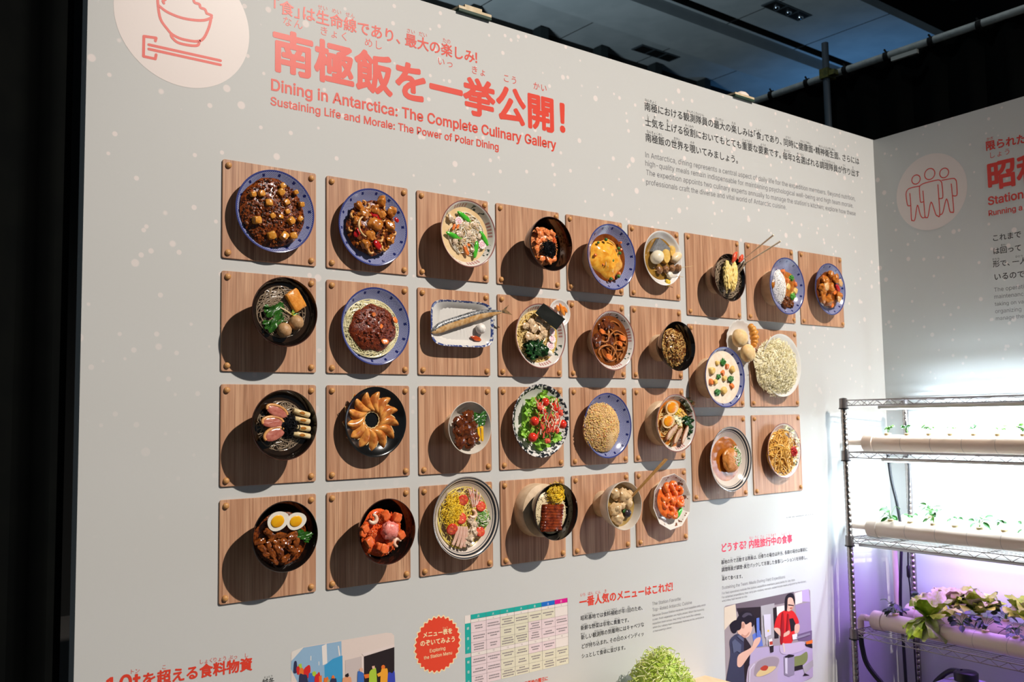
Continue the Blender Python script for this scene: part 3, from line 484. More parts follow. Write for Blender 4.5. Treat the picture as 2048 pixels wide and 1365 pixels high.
PH2=[('kitchen',[(7.331,-5.313),(7.371,-5.293),(9.361,-5.307),(9.4,-5.337),(9.377,-6.636),(9.339,-6.651),(8.577,-6.711),(7.315,-6.473)]),('cream',[(7.339,-5.314),(7.585,-5.302),(7.604,-5.53),(7.435,-5.566),(7.322,-5.628)]),('hood',[(7.585,-5.297),(8.975,-5.3),(8.984,-5.429),(8.732,-5.439),(8.145,-5.423),(7.603,-5.41)]),('dark',[(7.606,-5.36),(8.162,-5.415),(8.154,-5.815),(8.022,-5.784),(7.956,-5.499),(7.648,-5.466)]),('steel',[(8.163,-5.404),(8.488,-5.406),(8.475,-5.884),(8.178,-5.982)]),('dark',[(8.449,-5.474),(8.554,-5.467),(8.559,-5.928),(8.455,-5.923)]),('white',[(8.537,-5.465),(8.73,-5.47),(8.721,-5.606),(8.542,-5.644)]),('mauve',[(8.997,-5.506),(9.375,-5.508),(9.389,-6.089),(9.057,-5.952)]),('lilac',[(9.185,-5.304),(9.361,-5.307),(9.381,-5.503),(9.182,-5.471)]),('pinkwhite',[(9.0,-5.324),(9.184,-5.315),(9.181,-5.487),(9.006,-5.496)]),('plum',[(9.021,-5.947),(9.4,-5.939),(9.388,-6.1),(9.032,-6.044)]),('counter',[(7.846,-5.97),(9.397,-6.112),(9.377,-6.636),(8.646,-6.724),(7.779,-6.56)]),('blueapron',[(7.94,-5.782),(8.125,-5.749),(8.178,-5.982),(7.978,-5.971)]),('red',[(8.456,-5.767),(8.545,-5.602),(8.707,-5.546),(8.902,-5.568),(9.005,-5.646),(9.078,-5.774),(8.995,-5.794),(8.989,-5.878),(8.851,-6.058),(8.604,-6.04),(8.602,-5.799),(8.514,-5.807)]),('dark',[(8.831,-5.685),(8.93,-5.688),(8.995,-5.794),(8.971,-5.875),(8.863,-5.88)]),('skin',[(8.447,-5.776),(8.568,-5.784),(8.65,-5.88),(8.811,-5.851),(8.825,-5.906),(8.699,-5.929),(8.595,-5.903)]),('skin',[(8.977,-5.791),(9.085,-5.807),(9.06,-5.91),(8.968,-5.917),(8.953,-5.873)]),('skin',[(8.767,-5.443),(8.826,-5.366),(8.933,-5.38),(8.971,-5.481),(8.903,-5.557),(8.795,-5.563)]),('hair',[(8.734,-5.534),(8.754,-5.367),(8.848,-5.31),(8.954,-5.329),(8.994,-5.409),(8.979,-5.493),(8.932,-5.39),(8.825,-5.377),(8.8,-5.49),(8.777,-5.561)]),('dark',[(8.819,-5.466),(8.961,-5.496),(8.956,-5.511),(8.818,-5.484)]),('navyshirt',[(7.422,-5.802),(7.505,-5.735),(7.617,-5.723),(7.742,-5.792),(7.881,-5.935),(7.851,-6.172),(7.779,-6.56),(7.315,-6.473),(7.427,-6.001)]),('dark',[(7.742,-5.792),(7.775,-5.797),(7.897,-5.937),(7.834,-6.169),(7.779,-6.56),(7.731,-6.551),(7.719,-6.2)]),('skin',[(7.57,-6.124),(7.617,-6.013),(7.896,-5.958),(7.985,-5.86),(8.119,-5.845),(8.098,-5.918),(7.959,-6.008),(7.84,-6.07),(7.671,-6.182),(7.591,-6.178)]),('skin',[(7.603,-5.691),(7.69,-5.583),(7.771,-5.574),(7.933,-5.618),(7.927,-5.719),(7.857,-5.789),(7.766,-5.801),(7.695,-5.765)]),('hair',[(7.545,-5.582),(7.648,-5.466),(7.764,-5.417),(7.91,-5.447),(7.988,-5.534),(7.981,-5.645),(7.93,-5.669),(7.918,-5.596),(7.801,-5.619),(7.755,-5.572),(7.707,-5.565),(7.686,-5.653),(7.604,-5.671)]),('hair',[(7.443,-5.567),(7.549,-5.522),(7.619,-5.552),(7.605,-5.651),(7.554,-5.703),(7.477,-5.671)]),('pot',[(7.805,-6.245),(7.949,-6.179),(8.168,-6.144),(8.44,-6.159),(8.565,-6.242),(8.491,-6.436),(8.44,-6.685),(7.811,-6.566)]),('potin',[(7.94,-6.319),(8.031,-6.183),(8.336,-6.162),(8.539,-6.227),(8.462,-6.349),(8.219,-6.409),(7.986,-6.387)]),('pasta',[(7.987,-6.367),(8.091,-6.305),(8.26,-6.293),(8.463,-6.328),(8.322,-6.386),(8.085,-6.4)]),('redfood',[(8.092,-6.284),(8.194,-6.261),(8.277,-6.296),(8.223,-6.338),(8.123,-6.32)]),('potclear',[(8.596,-6.028),(8.869,-6.05),(9.176,-6.077),(9.187,-6.186),(8.858,-6.207),(8.597,-6.153)]),('greens',[(8.89,-6.265),(9.071,-6.263),(9.239,-6.237),(9.239,-6.366),(9.078,-6.424),(8.9,-6.393)]),('dark',[(8.881,-6.4),(9.116,-6.409),(9.13,-6.475),(8.912,-6.469)]),('steel2',[(8.654,-6.215),(8.92,-6.233),(8.9,-6.519),(8.765,-6.527),(8.654,-6.476)]),('dark',[(8.663,-6.216),(8.788,-6.2),(8.92,-6.233),(8.891,-6.254),(8.731,-6.249)]),('dark',[(9.192,-6.112),(9.385,-6.143),(9.386,-6.207),(9.208,-6.147)]),('cream',[(8.641,-6.014),(8.676,-6.015),(8.694,-6.148),(8.667,-6.154)]),('steel',[(9.114,-6.44),(9.387,-6.38),(9.389,-6.477),(9.161,-6.555)]),('dark',[(9.104,-6.577),(9.161,-6.544),(9.287,-6.599)]),('shade',[(7.859,-5.759),(7.766,-5.801),(7.695,-5.765),(7.697,-5.735),(7.776,-5.767),(7.86,-5.729)]),('shade',[(7.722,-5.587),(7.762,-5.598),(7.759,-5.653),(7.721,-5.658),(7.703,-5.625)]),('hairlight',[(7.712,-5.485),(7.795,-5.451),(7.909,-5.472),(7.939,-5.517),(7.858,-5.491),(7.759,-5.512)]),('shirtlight',[(7.469,-5.81),(7.534,-5.78),(7.673,-5.882),(7.65,-5.998),(7.572,-5.955),(7.492,-5.972)]),('shirtlight',[(7.584,-5.748),(7.649,-5.737),(7.741,-5.812),(7.723,-5.849),(7.645,-5.797)]),('redshade',[(8.651,-5.596),(8.687,-5.58),(8.689,-5.812),(8.642,-5.994),(8.605,-6.029),(8.61,-5.821)]),('redshade',[(8.793,-5.595),(8.827,-5.621),(8.793,-5.849),(8.739,-5.862)]),('shade',[(8.904,-5.536),(8.971,-5.481),(8.921,-5.559),(8.839,-5.572)]),('redfood',[(8.855,-5.521),(8.905,-5.523),(8.901,-5.535),(8.859,-5.533)]),('white',[(8.878,-5.925),(9.004,-5.923),(9.007,-6.008),(8.89,-6.001)]),('steellight',[(8.679,-6.24),(8.74,-6.24),(8.725,-6.478),(8.673,-6.458)]),('steellight',[(8.206,-5.534),(8.375,-5.547),(8.365,-5.847),(8.219,-5.866)]),('knob',[(8.276,-5.766),(8.324,-5.77),(8.318,-5.798),(8.278,-5.794)]),('blueapron',[(8.036,-5.561),(8.103,-5.561),(8.096,-5.806),(8.029,-5.816)]),('steellight',[(7.829,-6.259),(7.948,-6.189),(7.964,-6.202),(7.861,-6.265),(7.812,-6.547),(7.796,-6.544)]),('steellight',[(8.264,-5.687),(8.289,-5.691),(8.263,-5.975),(8.246,-5.973)]),('dark',[(8.329,-6.006),(8.415,-6.01),(8.409,-6.102),(8.34,-6.101)]),('white',[(8.301,-5.909),(8.387,-5.902),(8.398,-6.007),(8.312,-6.004)]),('redfood',[(8.316,-5.942),(8.393,-5.944),(8.395,-5.996),(8.322,-5.99)]),('steel2',[(8.983,-5.973),(9.333,-5.962),(9.34,-5.995),(8.998,-6.007)]),('orange',[(9.213,-6.083),(9.39,-6.078),(9.386,-6.132),(9.228,-6.123)])]
LATIN = {"'": (103, '39,159 35,254 68,254 64,159'),
',': (94, '19,-60 34,36 68,36 42,-60'),
'-': (227, '168,122 168,94 57,94 57,122'),
'.': (94, '48,-2 39,-1 31,4 26,12 25,20 26,29 31,37 39,42 48,43 56,42 64,37 69,29 71,20 69,12 64,4 56,-1'),
'0': (227, '113,-3 87,0 65,12 47,31 34,57 29,77 25,101 24,127 25,153 29,177 35,197 48,223 65,242 87,254 113,258 139,254 161,242 179,223 192,197 198,177 201,153 203,127 201,101 198,77 192,57 179,31 162,12 140,0/113,25 131,28 145,37 157,52 165,72 170,97 172,127 170,157 165,182 157,203 145,218 131,227 113,230 96,227 82,218 70,203 62,182 56,157 55,127 56,97 62,72 70,52 82,37 96,28'),
'1': (207, '92,0 92,218 88,218 38,188 38,220 92,254 124,254 124,0'),
'2': (227, '32,0 32,24 117,114 130,129 141,141 149,153 155,163 159,174 160,186 159,198 154,209 146,218 137,224 125,228 112,230 98,228 86,224 77,216 69,207 65,195 64,181 33,181 35,202 43,221 55,237 72,248 91,255 112,258 134,255 153,248 169,237 181,223 188,205 191,186 189,172 185,159 179,145 168,129 153,111 133,90 76,30 76,28 195,28 195,0'),
'3': (227, '109,-3 87,-1 66,5 49,15 35,29 26,46 22,66 55,66 57,54 63,44 72,35 83,30 95,26 109,25 124,26 138,30 149,37 157,46 163,58 165,72 163,86 158,98 150,109 137,117 121,122 101,124 78,124 78,150 144,224 144,226 35,226 35,254 186,254 186,230 106,139 106,144 132,144 154,138 172,127 185,111 194,93 196,72 194,51 185,33 172,18 154,6 133,-1'),
'4': (227, '20,53 20,79 123,254 155,254 54,83 54,81 207,81 207,53/141,0 141,61 141,73 141,159 171,159 171,0'),
'5': (227, '111,-3 89,-1 70,6 54,16 41,30 33,47 30,65 61,65 64,54 69,44 77,36 87,30 98,26 111,25 125,27 138,32 149,41 157,52 162,66 164,81 162,97 157,111 148,122 137,131 124,137 109,138 96,137 84,134 73,129 64,123 34,126 48,254 183,254 183,226 75,226 67,151 68,151 77,157 89,162 101,166 115,167 131,165 147,160 161,153 172,143 182,130 189,116 194,99 195,82 193,58 184,38 171,21 154,8 134,-1'),
'6': (227, '113,-3 91,-1 71,7 55,20 42,37 34,58 32,81 34,100 40,119 51,142 69,170 126,254 161,254 75,131 73,131 77,137 83,144 90,149 98,153 107,156 117,157 139,155 158,147 173,136 185,120 192,101 194,79 192,56 184,36 171,20 155,7 135,-1/113,24 127,26 139,31 149,40 157,51 162,64 164,79 162,94 157,107 149,118 139,126 127,131 113,133 99,131 87,126 77,118 69,107 64,94 62,79 64,64 69,51 77,40 87,31 99,26'),
'7': (227, '48,0 162,224 162,226 31,226 31,254 195,254 195,224 82,0'),
'8': (227, '113,-3 89,-1 68,6 50,17 37,31 29,48 26,68 28,83 33,98 40,110 51,121 63,128 76,132 76,133 59,141 46,154 38,171 35,190 38,209 45,225 57,239 73,249 92,256 113,258 134,256 153,249 169,239 181,225 188,209 191,190 188,171 180,154 167,141 150,133 150,132 164,128 176,121 186,110 194,98 199,83 200,68 198,48 189,31 176,17 158,6 137,-1/113,25 129,26 142,30 153,37 161,46 167,57 168,69 167,83 161,94 153,104 141,111 128,116 113,118 98,116 85,111 73,104 65,94 59,83 58,69 59,57 64,46 73,37 84,30 97,26/113,145 126,146 137,150 146,157 154,165 158,176 160,188 158,200 154,210 147,218 138,225 126,229 113,230 100,229 89,225 79,218 72,210 68,200 66,188 68,176 72,165 79,157 89,150 100,146'),
'9': (227, '113,258 135,255 155,247 171,234 184,217 192,197 194,173 192,155 186,135 175,112 158,84 100,0 65,0 151,124 154,124 149,117 144,111 137,105 128,101 119,98 109,97 87,100 69,107 53,119 41,134 34,154 32,176 34,198 42,218 55,235 71,247 91,255/113,230 99,228 87,223 77,215 69,204 64,191 63,176 64,161 69,148 77,137 87,129 99,123 113,122 127,123 139,129 149,137 157,147 162,160 164,175 162,190 157,204 150,215 139,223 127,228'),
':': (94, '48,-2 39,-1 31,4 26,12 25,20 26,29 31,37 39,42 48,43 56,42 64,37 69,29 71,20 69,12 64,4 56,-1/48,135 39,137 31,142 26,149 25,158 26,167 31,174 39,179 48,181 56,179 64,174 69,167 71,158 69,149 64,142 56,137'),
';': (94, '19,-60 34,36 68,36 42,-60/52,135 43,137 36,142 31,149 29,158 31,167 36,174 43,179 52,181 61,179 68,174 73,167 75,158 73,149 68,142 61,137'),
'A': (240, '8,0 101,254 138,254 231,0 198,0 144,151 138,167 132,186 125,210 116,239 123,239 114,209 106,185 100,166 95,151 43,0/55,71 55,99 185,99 185,71'),
'B': (228, '30,0 30,254 121,254 145,252 164,245 180,235 190,221 197,205 199,187 198,172 193,160 187,150 178,143 168,137 157,133 157,131 170,129 182,123 192,114 201,102 207,86 209,68 207,50 200,33 189,20 172,9 151,2 123,0/62,29 122,29 148,31 165,40 175,53 178,68 176,81 171,92 163,102 153,109 140,114 124,115 62,115/62,143 119,143 132,144 144,148 154,155 162,163 166,174 168,186 165,202 156,214 141,223 120,226 62,226'),
'C': (255, '134,-3 113,-2 93,4 75,12 59,25 46,40 35,58 27,78 22,101 20,127 22,153 27,176 35,197 46,215 59,230 75,242 93,251 113,256 134,258 152,256 170,252 186,245 201,236 214,224 224,209 232,193 236,174 204,174 200,186 195,197 187,206 179,214 169,220 158,224 146,227 134,228 111,225 92,216 75,202 62,182 54,157 52,127 54,97 63,72 75,53 92,38 112,29 134,26 146,27 158,30 169,34 179,40 187,48 195,57 200,68 204,80 236,80 232,62 224,45 214,31 201,19 187,9 170,2 153,-2'),
'D': (251, '109,0 48,0 48,29 107,29 136,31 159,40 177,55 189,75 197,99 200,128 197,156 190,180 177,200 160,214 138,223 110,226 47,226 47,254 113,254 136,253 157,248 176,239 200,221 217,196 225,175 229,153 231,128 229,102 224,80 217,59 206,42 192,27 175,15 156,7 134,2/62,254 62,0 30,0 30,254'),
'E': (209, '30,0 30,254 186,254 186,226 62,226 62,143 178,143 178,114 62,114 62,29 188,29 188,0'),
'F': (205, '30,0 30,254 185,254 185,226 62,226 62,139 173,139 173,111 62,111 62,0'),
'G': (260, '134,-3 113,-2 93,4 75,13 59,25 45,40 35,58 27,78 22,102 20,127 22,153 27,176 35,197 45,215 59,230 74,242 92,251 112,256 132,258 152,256 170,252 187,245 202,235 214,222 225,208 232,192 237,174 204,174 199,186 194,197 186,206 178,213 168,220 158,224 146,227 133,228 111,225 92,216 75,202 62,182 54,157 52,127 54,97 63,72 75,53 92,38 112,29 134,26 155,29 172,36 187,47 198,62 205,80 207,101 217,100 141,100 141,128 239,128 239,100 236,71 225,45 209,25 188,9 163,0'),
'I': (82, '24,0 24,254 58,254 58,0'),
'L': (196, '30,0 30,254 62,254 62,29 181,29 181,0'),
'M': (314, '30,0 30,254 76,254 139,94 144,79 150,61 156,42 161,24 154,24 159,41 165,61 171,79 176,94 238,254 284,254 284,0 252,0 252,145 252,163 253,184 253,207 253,229 256,229 253,217 249,205 241,181 234,161 228,145 171,0 143,0 85,145 80,160 72,181 65,204 56,229 59,229 60,208 60,186 61,164 61,145 61,0'),
'P': (222, '30,0 30,254 118,254 144,252 166,244 183,231 195,215 202,195 204,174 202,152 195,133 183,116 166,104 144,96 118,93 55,93 55,121 116,121 134,123 149,128 159,136 167,147 171,160 172,174 171,188 167,201 159,211 148,219 134,224 116,226 62,226 62,0'),
'R': (224, '30,0 30,254 118,254 145,252 167,244 183,232 195,217 202,198 205,176 202,154 195,136 183,120 166,109 145,101 118,99 48,99 48,128 117,128 135,129 149,133 160,141 167,150 171,162 173,176 171,190 167,202 159,212 149,220 134,224 116,226 62,226 62,0/177,0 115,115 151,115 214,0'),
'S': (223, '112,-4 86,-2 64,5 46,15 32,30 23,48 19,68 52,68 55,55 62,44 71,35 83,29 97,26 112,25 128,26 143,30 155,37 165,46 171,57 173,70 171,81 166,89 158,96 148,102 136,107 122,111 92,120 64,130 43,145 30,163 26,186 29,206 37,224 51,238 69,249 90,256 114,258 137,256 158,249 175,238 189,224 197,208 200,189 169,189 163,206 151,219 134,227 112,229 97,228 84,224 73,218 64,209 59,199 58,188 60,176 65,167 74,160 85,154 96,150 106,147 132,140 144,136 156,132 168,126 179,119 189,110 197,99 202,85 204,69 201,50 193,32 180,17 162,5 139,-2'),
'T': (224, '16,226 16,254 208,254 208,226 128,226 128,0 96,0 96,226'),
'W': (343, '78,0 8,254 41,254 82,98 85,85 88,73 93,47 96,33 98,20 95,20 97,33 100,47 103,60 106,73 112,98 153,254 190,254 231,98 234,85 237,73 243,47 246,33 249,20 244,20 247,33 249,47 252,60 255,73 261,98 302,254 335,254 265,0 228,0 184,161 180,178 176,196 172,215 168,237 175,237 171,216 167,197 164,179 159,161 115,0'),
'a': (195, '80,-4 63,-3 47,2 34,11 24,22 17,37 15,54 17,69 22,80 29,90 39,97 50,102 63,105 76,108 89,110 117,113 126,115 133,117 136,121 138,127 138,128 137,139 133,148 128,156 120,161 110,164 98,165 85,164 75,161 66,156 59,150 54,144 50,137 20,146 29,161 39,173 52,182 66,188 82,191 97,192 108,192 119,190 131,186 143,180 153,172 161,160 167,145 168,126 168,0 138,0 138,26 136,26 132,19 126,12 118,6 108,1 95,-3/85,23 101,24 114,29 124,37 132,47 136,57 138,69 138,95 135,93 130,91 123,89 116,88 100,86 88,84 77,82 67,79 58,75 52,70 47,62 46,52 47,43 51,36 57,30 65,26 74,24'),
'b': (212, '115,-4 99,-3 86,2 76,8 69,16 63,23 59,29 56,29 56,0 26,0 26,254 57,254 57,160 59,160 63,166 69,173 76,180 86,186 98,191 115,192 137,189 156,180 173,166 185,146 193,122 195,94 193,66 185,42 173,23 157,8 137,-1/110,23 126,26 140,33 150,44 158,58 163,75 164,95 163,114 158,131 150,145 140,156 126,163 110,165 94,163 81,156 70,145 62,131 58,114 56,95 58,75 63,58 70,43 81,32 94,26'),
'c': (198, '104,-4 79,-1 58,8 41,23 28,43 20,66 17,94 20,122 28,146 41,165 58,180 79,189 104,192 117,191 130,189 142,184 153,178 162,170 170,161 176,150 181,138 151,131 149,138 145,145 141,150 135,155 128,159 121,162 113,164 104,165 86,162 73,155 62,144 54,129 50,112 48,94 50,75 54,59 62,44 73,33 86,26 104,23 113,24 121,26 129,29 135,33 141,38 146,44 149,51 152,59 181,51 177,39 171,28 163,19 153,11 142,4 130,0 117,-3'),
'd': (212, '98,-4 75,-1 56,8 40,23 27,42 20,66 17,94 20,122 27,146 40,166 56,180 75,189 98,192 114,191 126,186 136,180 144,173 149,166 153,160 155,160 155,254 186,254 186,0 156,0 156,29 153,29 149,23 143,16 136,8 126,2 114,-3/102,23 118,26 132,32 142,43 150,58 154,75 156,95 154,114 150,131 142,145 132,156 118,163 102,165 86,163 72,156 62,145 54,131 50,114 48,95 50,75 54,58 62,44 73,33 86,26'),
'e': (202, '106,-4 80,-1 58,8 41,23 28,42 20,66 17,93 20,121 28,145 40,165 58,180 78,189 103,192 118,191 133,187 147,180 160,170 170,157 179,141 184,121 186,97 186,85 37,85 37,110 169,110 155,101 153,119 149,134 141,147 131,157 118,163 103,165 87,163 73,157 62,147 54,135 50,121 48,105 48,89 50,69 55,53 64,40 76,31 90,25 106,23 117,24 127,26 135,31 143,36 149,44 153,53 182,45 177,32 168,20 156,10 141,2 125,-3'),
'f': (127, '114,190 114,164 3,164 3,190/40,0 40,216 42,231 48,243 57,252 68,259 80,264 94,265 103,265 111,263 117,262 121,260 114,234 107,236 103,237 97,237 85,235 77,230 72,221 71,209 71,0'),
'g': (213, '103,-75 84,-74 67,-70 53,-63 41,-55 32,-45 25,-35 51,-20 55,-26 61,-33 68,-39 77,-44 89,-48 103,-49 124,-46 141,-38 152,-23 156,-3 156,34 153,34 149,28 143,21 136,14 126,8 114,4 97,2 76,5 56,13 40,27 28,45 20,68 17,96 20,123 27,147 40,166 56,180 76,189 98,192 114,191 127,186 137,180 144,173 150,166 154,159 157,159 157,190 186,190 186,-4 183,-27 175,-45 162,-59 145,-68 125,-73/102,30 118,32 132,38 142,47 150,61 155,77 156,96 155,115 150,132 142,146 132,156 119,163 102,165 86,163 73,156 62,145 54,131 50,115 48,96 50,78 54,61 62,48 73,38 86,32'),
'h': (205, '57,113 57,0 26,0 26,254 57,254 57,144 51,144 62,166 76,181 94,189 114,192 132,190 148,184 161,174 170,160 177,142 179,120 179,0 148,0 148,118 145,137 136,152 123,161 105,165 92,163 80,159 71,151 63,141 58,129'),
'i': (83, '26,0 26,190 57,190 57,0/42,221 34,223 27,227 22,234 21,242 22,249 27,256 34,260 42,262 50,260 57,256 62,249 63,242 62,234 57,227 50,223'),
'k': (190, '55,68 55,106 60,106 142,190 180,190 92,100 89,100/26,0 26,254 57,254 57,0/147,0 74,93 96,114 186,0'),
'l': (74, '22,0 22,262 52,262 52,0'),
'm': (305, '26,0 26,190 56,190 56,148 54,148 59,162 66,173 75,182 86,188 98,192 110,193 129,190 144,180 154,166 160,147 156,147 161,160 169,172 178,181 190,187 204,192 218,193 234,191 249,186 261,177 270,164 276,148 278,128 278,0 248,0 248,127 245,145 236,156 224,163 209,165 197,164 187,160 179,153 173,145 169,135 168,124 168,0 137,0 137,130 134,144 126,156 115,163 100,165 89,164 79,160 70,154 63,145 58,133 57,119 57,0'),
'n': (205, '57,113 57,0 26,0 26,190 56,190 56,144 51,144 62,166 76,181 94,189 114,192 132,190 147,184 160,174 170,160 176,142 179,120 179,0 148,0 148,118 145,137 136,152 123,161 105,165 92,163 80,159 71,151 63,141 58,129'),
'o': (208, '104,-4 79,-1 58,8 41,23 28,43 20,66 17,94 20,122 28,146 41,165 58,180 79,189 104,192 128,189 149,180 167,165 180,146 188,122 191,94 188,66 180,43 167,23 149,8 128,-1/104,23 121,26 135,33 146,44 154,59 158,75 160,94 158,112 154,129 146,144 135,155 121,162 104,165 86,162 73,155 62,144 54,129 50,112 48,94 50,75 54,59 62,44 73,33 86,26'),
'p': (212, '26,-71 26,190 56,190 56,160 59,160 63,166 69,173 76,180 86,186 98,191 115,192 137,189 156,180 173,166 185,146 193,122 195,94 193,66 185,42 173,23 157,8 137,-1 115,-4 99,-3 86,2 76,8 69,16 63,23 59,29 57,29 57,-71/110,23 126,26 140,33 150,44 158,58 163,75 164,95 163,114 158,131 150,145 140,156 126,163 110,165 94,163 81,156 70,145 62,131 58,114 56,95 58,75 63,58 70,43 81,32 94,26'),
'q': (212, '186,-71 155,-71 155,29 153,29 149,23 143,16 136,8 126,2 114,-3 98,-4 75,-1 56,8 40,23 27,42 20,66 17,94 20,122 27,146 40,166 56,180 75,189 98,192 114,191 126,186 136,180 144,173 149,166 153,160 156,160 156,190 186,190/102,23 118,26 132,32 142,43 150,58 154,75 156,95 154,114 150,131 142,145 132,156 118,163 102,165 86,163 72,156 62,145 54,131 50,114 48,95 50,75 54,58 62,44 73,33 86,26'),
'r': (130, '26,0 26,190 56,190 56,160 58,160 65,173 76,184 90,190 107,192 115,192 122,192 122,161 115,162 109,163 103,163 91,161 80,157 70,151 63,142 58,131 57,118 57,0'),
's': (182, '91,-4 72,-3 56,2 42,9 31,19 23,32 18,47 47,53 53,40 62,30 75,25 91,23 108,25 122,31 131,40 134,51 132,60 127,68 118,74 106,78 75,85 52,93 36,104 27,119 23,137 26,152 33,166 43,177 58,185 74,190 94,192 112,191 127,186 140,179 149,170 157,158 162,145 134,139 129,149 121,158 110,164 94,166 78,164 65,158 57,150 54,139 56,129 62,122 72,116 86,111 115,105 137,97 153,86 162,71 166,53 163,37 156,24 145,12 130,3 112,-2'),
't': (114, '102,190 102,164 3,164 3,190/32,236 63,236 63,49 64,38 68,31 75,26 85,25 93,26 101,27 107,1 102,0 96,-1 90,-2 84,-2 62,1 46,11 36,26 32,46'),
'u': (205, '91,-3 73,-1 57,5 44,15 35,29 28,47 26,69 26,190 57,190 57,72 60,52 68,37 82,28 100,25 113,27 125,31 134,38 142,48 146,61 148,76 148,190 179,190 179,0 149,0 149,46 154,46 143,23 129,8 111,0'),
'v': (195, '81,0 9,190 42,190 83,78 88,60 93,43 98,27 103,10 92,10 97,27 101,43 106,60 112,78 152,190 186,190 113,0'),
'w': (284, '69,0 11,190 44,190 67,107 72,89 77,68 82,46 88,21 82,21 88,45 93,67 98,88 103,107 126,190 158,190 181,107 186,88 191,68 196,45 201,21 196,21 201,45 206,68 212,88 217,107 240,190 272,190 215,0 184,0 159,86 152,112 149,126 145,140 138,169 145,169 138,140 131,112 128,99 124,86 99,0'),
'x': (189, '10,0 86,109 86,86 14,190 50,190 74,153 82,139 90,127 97,115 104,103 88,103 95,115 101,127 108,139 117,153 141,190 176,190 104,84 104,107 179,0 143,0 115,43 107,56 100,68 93,80 86,91 102,91 95,80 89,68 82,56 74,43 46,0'),
'y': (195, '24,-69 31,-43 36,-44 44,-45 52,-44 59,-42 65,-37 71,-29 75,-18 81,-1 9,190 42,190 83,78 88,60 93,43 98,27 103,10 92,10 97,27 101,43 106,60 112,78 153,190 186,190 102,-29 96,-43 88,-54 80,-62 70,-68 58,-71 46,-73 39,-72 32,-72 27,-70'),
'z': (190, '21,0 21,23 127,160 127,161 24,161 24,190 166,190 166,165 63,30 63,28 169,28 169,0')}

# ------------------------------------------------------------------ setting: walls, floor, ceiling
CORNER = 11.843
RDIR = Vector((-.082, 0, 1)).normalized()       # right wall runs this way in (u, v, n)


def R_(s, v, off=0.0):                            # point on the right wall, off towards the room
    return W(CORNER + RDIR.x * s - off * RDIR.z, v, RDIR.z * s + off * RDIR.x)


b = MB()
top = W(0, 2.245).z
b.box((-1.262 * S, 0, 0), (CORNER * S + .1, .05, top))
wall_left = tag(add('wall_left', b.mesh('wall_left', WALL, False)), kind='structure')
b = MB()
q = [R_(0, 0), R_(11, 0), R_(11, 0, -.18), R_(-.0, 0, -.18)]
b.put([(p.x, p.y, z) for z in (0, W(0, 2.235).z) for p in q], [(3, 2, 1, 0), (4, 5, 6, 7), (0, 1, 5, 4), (1, 2, 6, 5), (2, 3, 7, 6), (3, 0, 4, 7)])
wall_right = tag(add('wall_right', b.mesh('wall_right', WALL, False)), kind='structure')
b = MB()
b.box((-8, -9, -.05), (16, 9, 0))
tag(add('floor', b.mesh('floor', M_('grey_carpet', '4a4846', '55524f', 200, .9), False)), kind='structure')

# ceiling of the hall: two panelled fields, a dropped beam and a shadow gap between them
CEIL = M_('ceiling_paint', '8f989c', '98a0a4', 3, .75)
DARK = M_('black_void_paint', '0a0c0c', None, rough=.9)
cz = 6.0
b = MB()


def cbox(n0, n1, z0, z1, mi=0, u0=-12, u1=60):
    b.box((u0 * S, -n1 * S, z0), (u1 * S, -n0 * S, z1), mi)


cbox(-20.2, -14.9, cz, cz + .1)
cbox(-14.45, -10.5, cz, cz + .1)
cbox(-17.3, -15.05, cz - .14, cz)
cbox(-17.9, -17.3, cz - .05, cz)
cbox(-15.1, -14.3, cz + .25, cz + .3, 1)
cbox(-14.9, -14.88, cz, cz + .3, 1)
for k in range(9):                               # panel joints
    u = 4 + k * 4.6
    b.box((u * S, 10.5 * S, cz - .002), (u * S + .012, 20.2 * S, cz + .01), 1)
ceil = tag(add('ceiling', b.mesh('ceiling', [CEIL, DARK], False)), kind='structure')
b = MB()
b.box((-20 * S, 20.2 * S, 0), (170 * S, 20.2 * S + .1, cz + 2.2))
tag(add('wall_back', b.mesh('wall_back', DARK, False)), kind='structure')
b = MB()
b.box((-12 * S, -9, cz + 1.6), (170 * S, 6.2, cz + 1.7))
b.box((170 * S, -9, 0), (170 * S + .1, 21 * S, cz + 2.2))
tag(add('ceiling_void', b.mesh('ceiling_void', DARK, False)), kind='structure')
RIB = M_('louvre_steel', '1a2224', None, rough=.6)
for k in range(11):
    b = MB()
    u = -3 + k * 3.4
    b.box((u * S, 19.6 * S, cz - .55), (u * S + .12, 20.1 * S, cz - .02))
    tag(add('ceiling_fin', b.mesh('ceiling_fin', RIB, False)), kind='structure')
TRUSS = M_('dull_truss_steel', '26302e', None, rough=.6)
for k, (u, n0, n1, dz) in enumerate(((36, -12, 3, .5), (38.5, -12, 3, .75), (41, -12, 3, .55))):
    b = MB()
    b.box((u * S, -n1 * S, cz + dz), (u * S + .18, 10.3 * S, cz + dz + .1))
    b.box((u * S, -n1 * S, cz + dz + .35), (u * S + .18, 10.3 * S, cz + dz + .42))
    for j in range(9):
        y = -n1 * S + j * .42
        b.box((u * S + .06, y, cz + dz + .1), (u * S + .1, y + .05, cz + dz + .35))
    tag(add('roof_truss', b.mesh('roof_truss', TRUSS, False)), ['dark steel roof truss above the black curtain, nearest the blue ceiling', 'dark steel roof truss above the black curtain, middle of the three', 'dark steel roof truss above the black curtain, farthest right'][k], 'truss', 'roof trusses in the dark void')
# recessed downlight clusters
HOUS = M_('downlight_black', '0d0f11', None, rough=.5)
GLASS = M_('downlight_reflector', 'b8c4d0', None, rough=.15, metal=1)


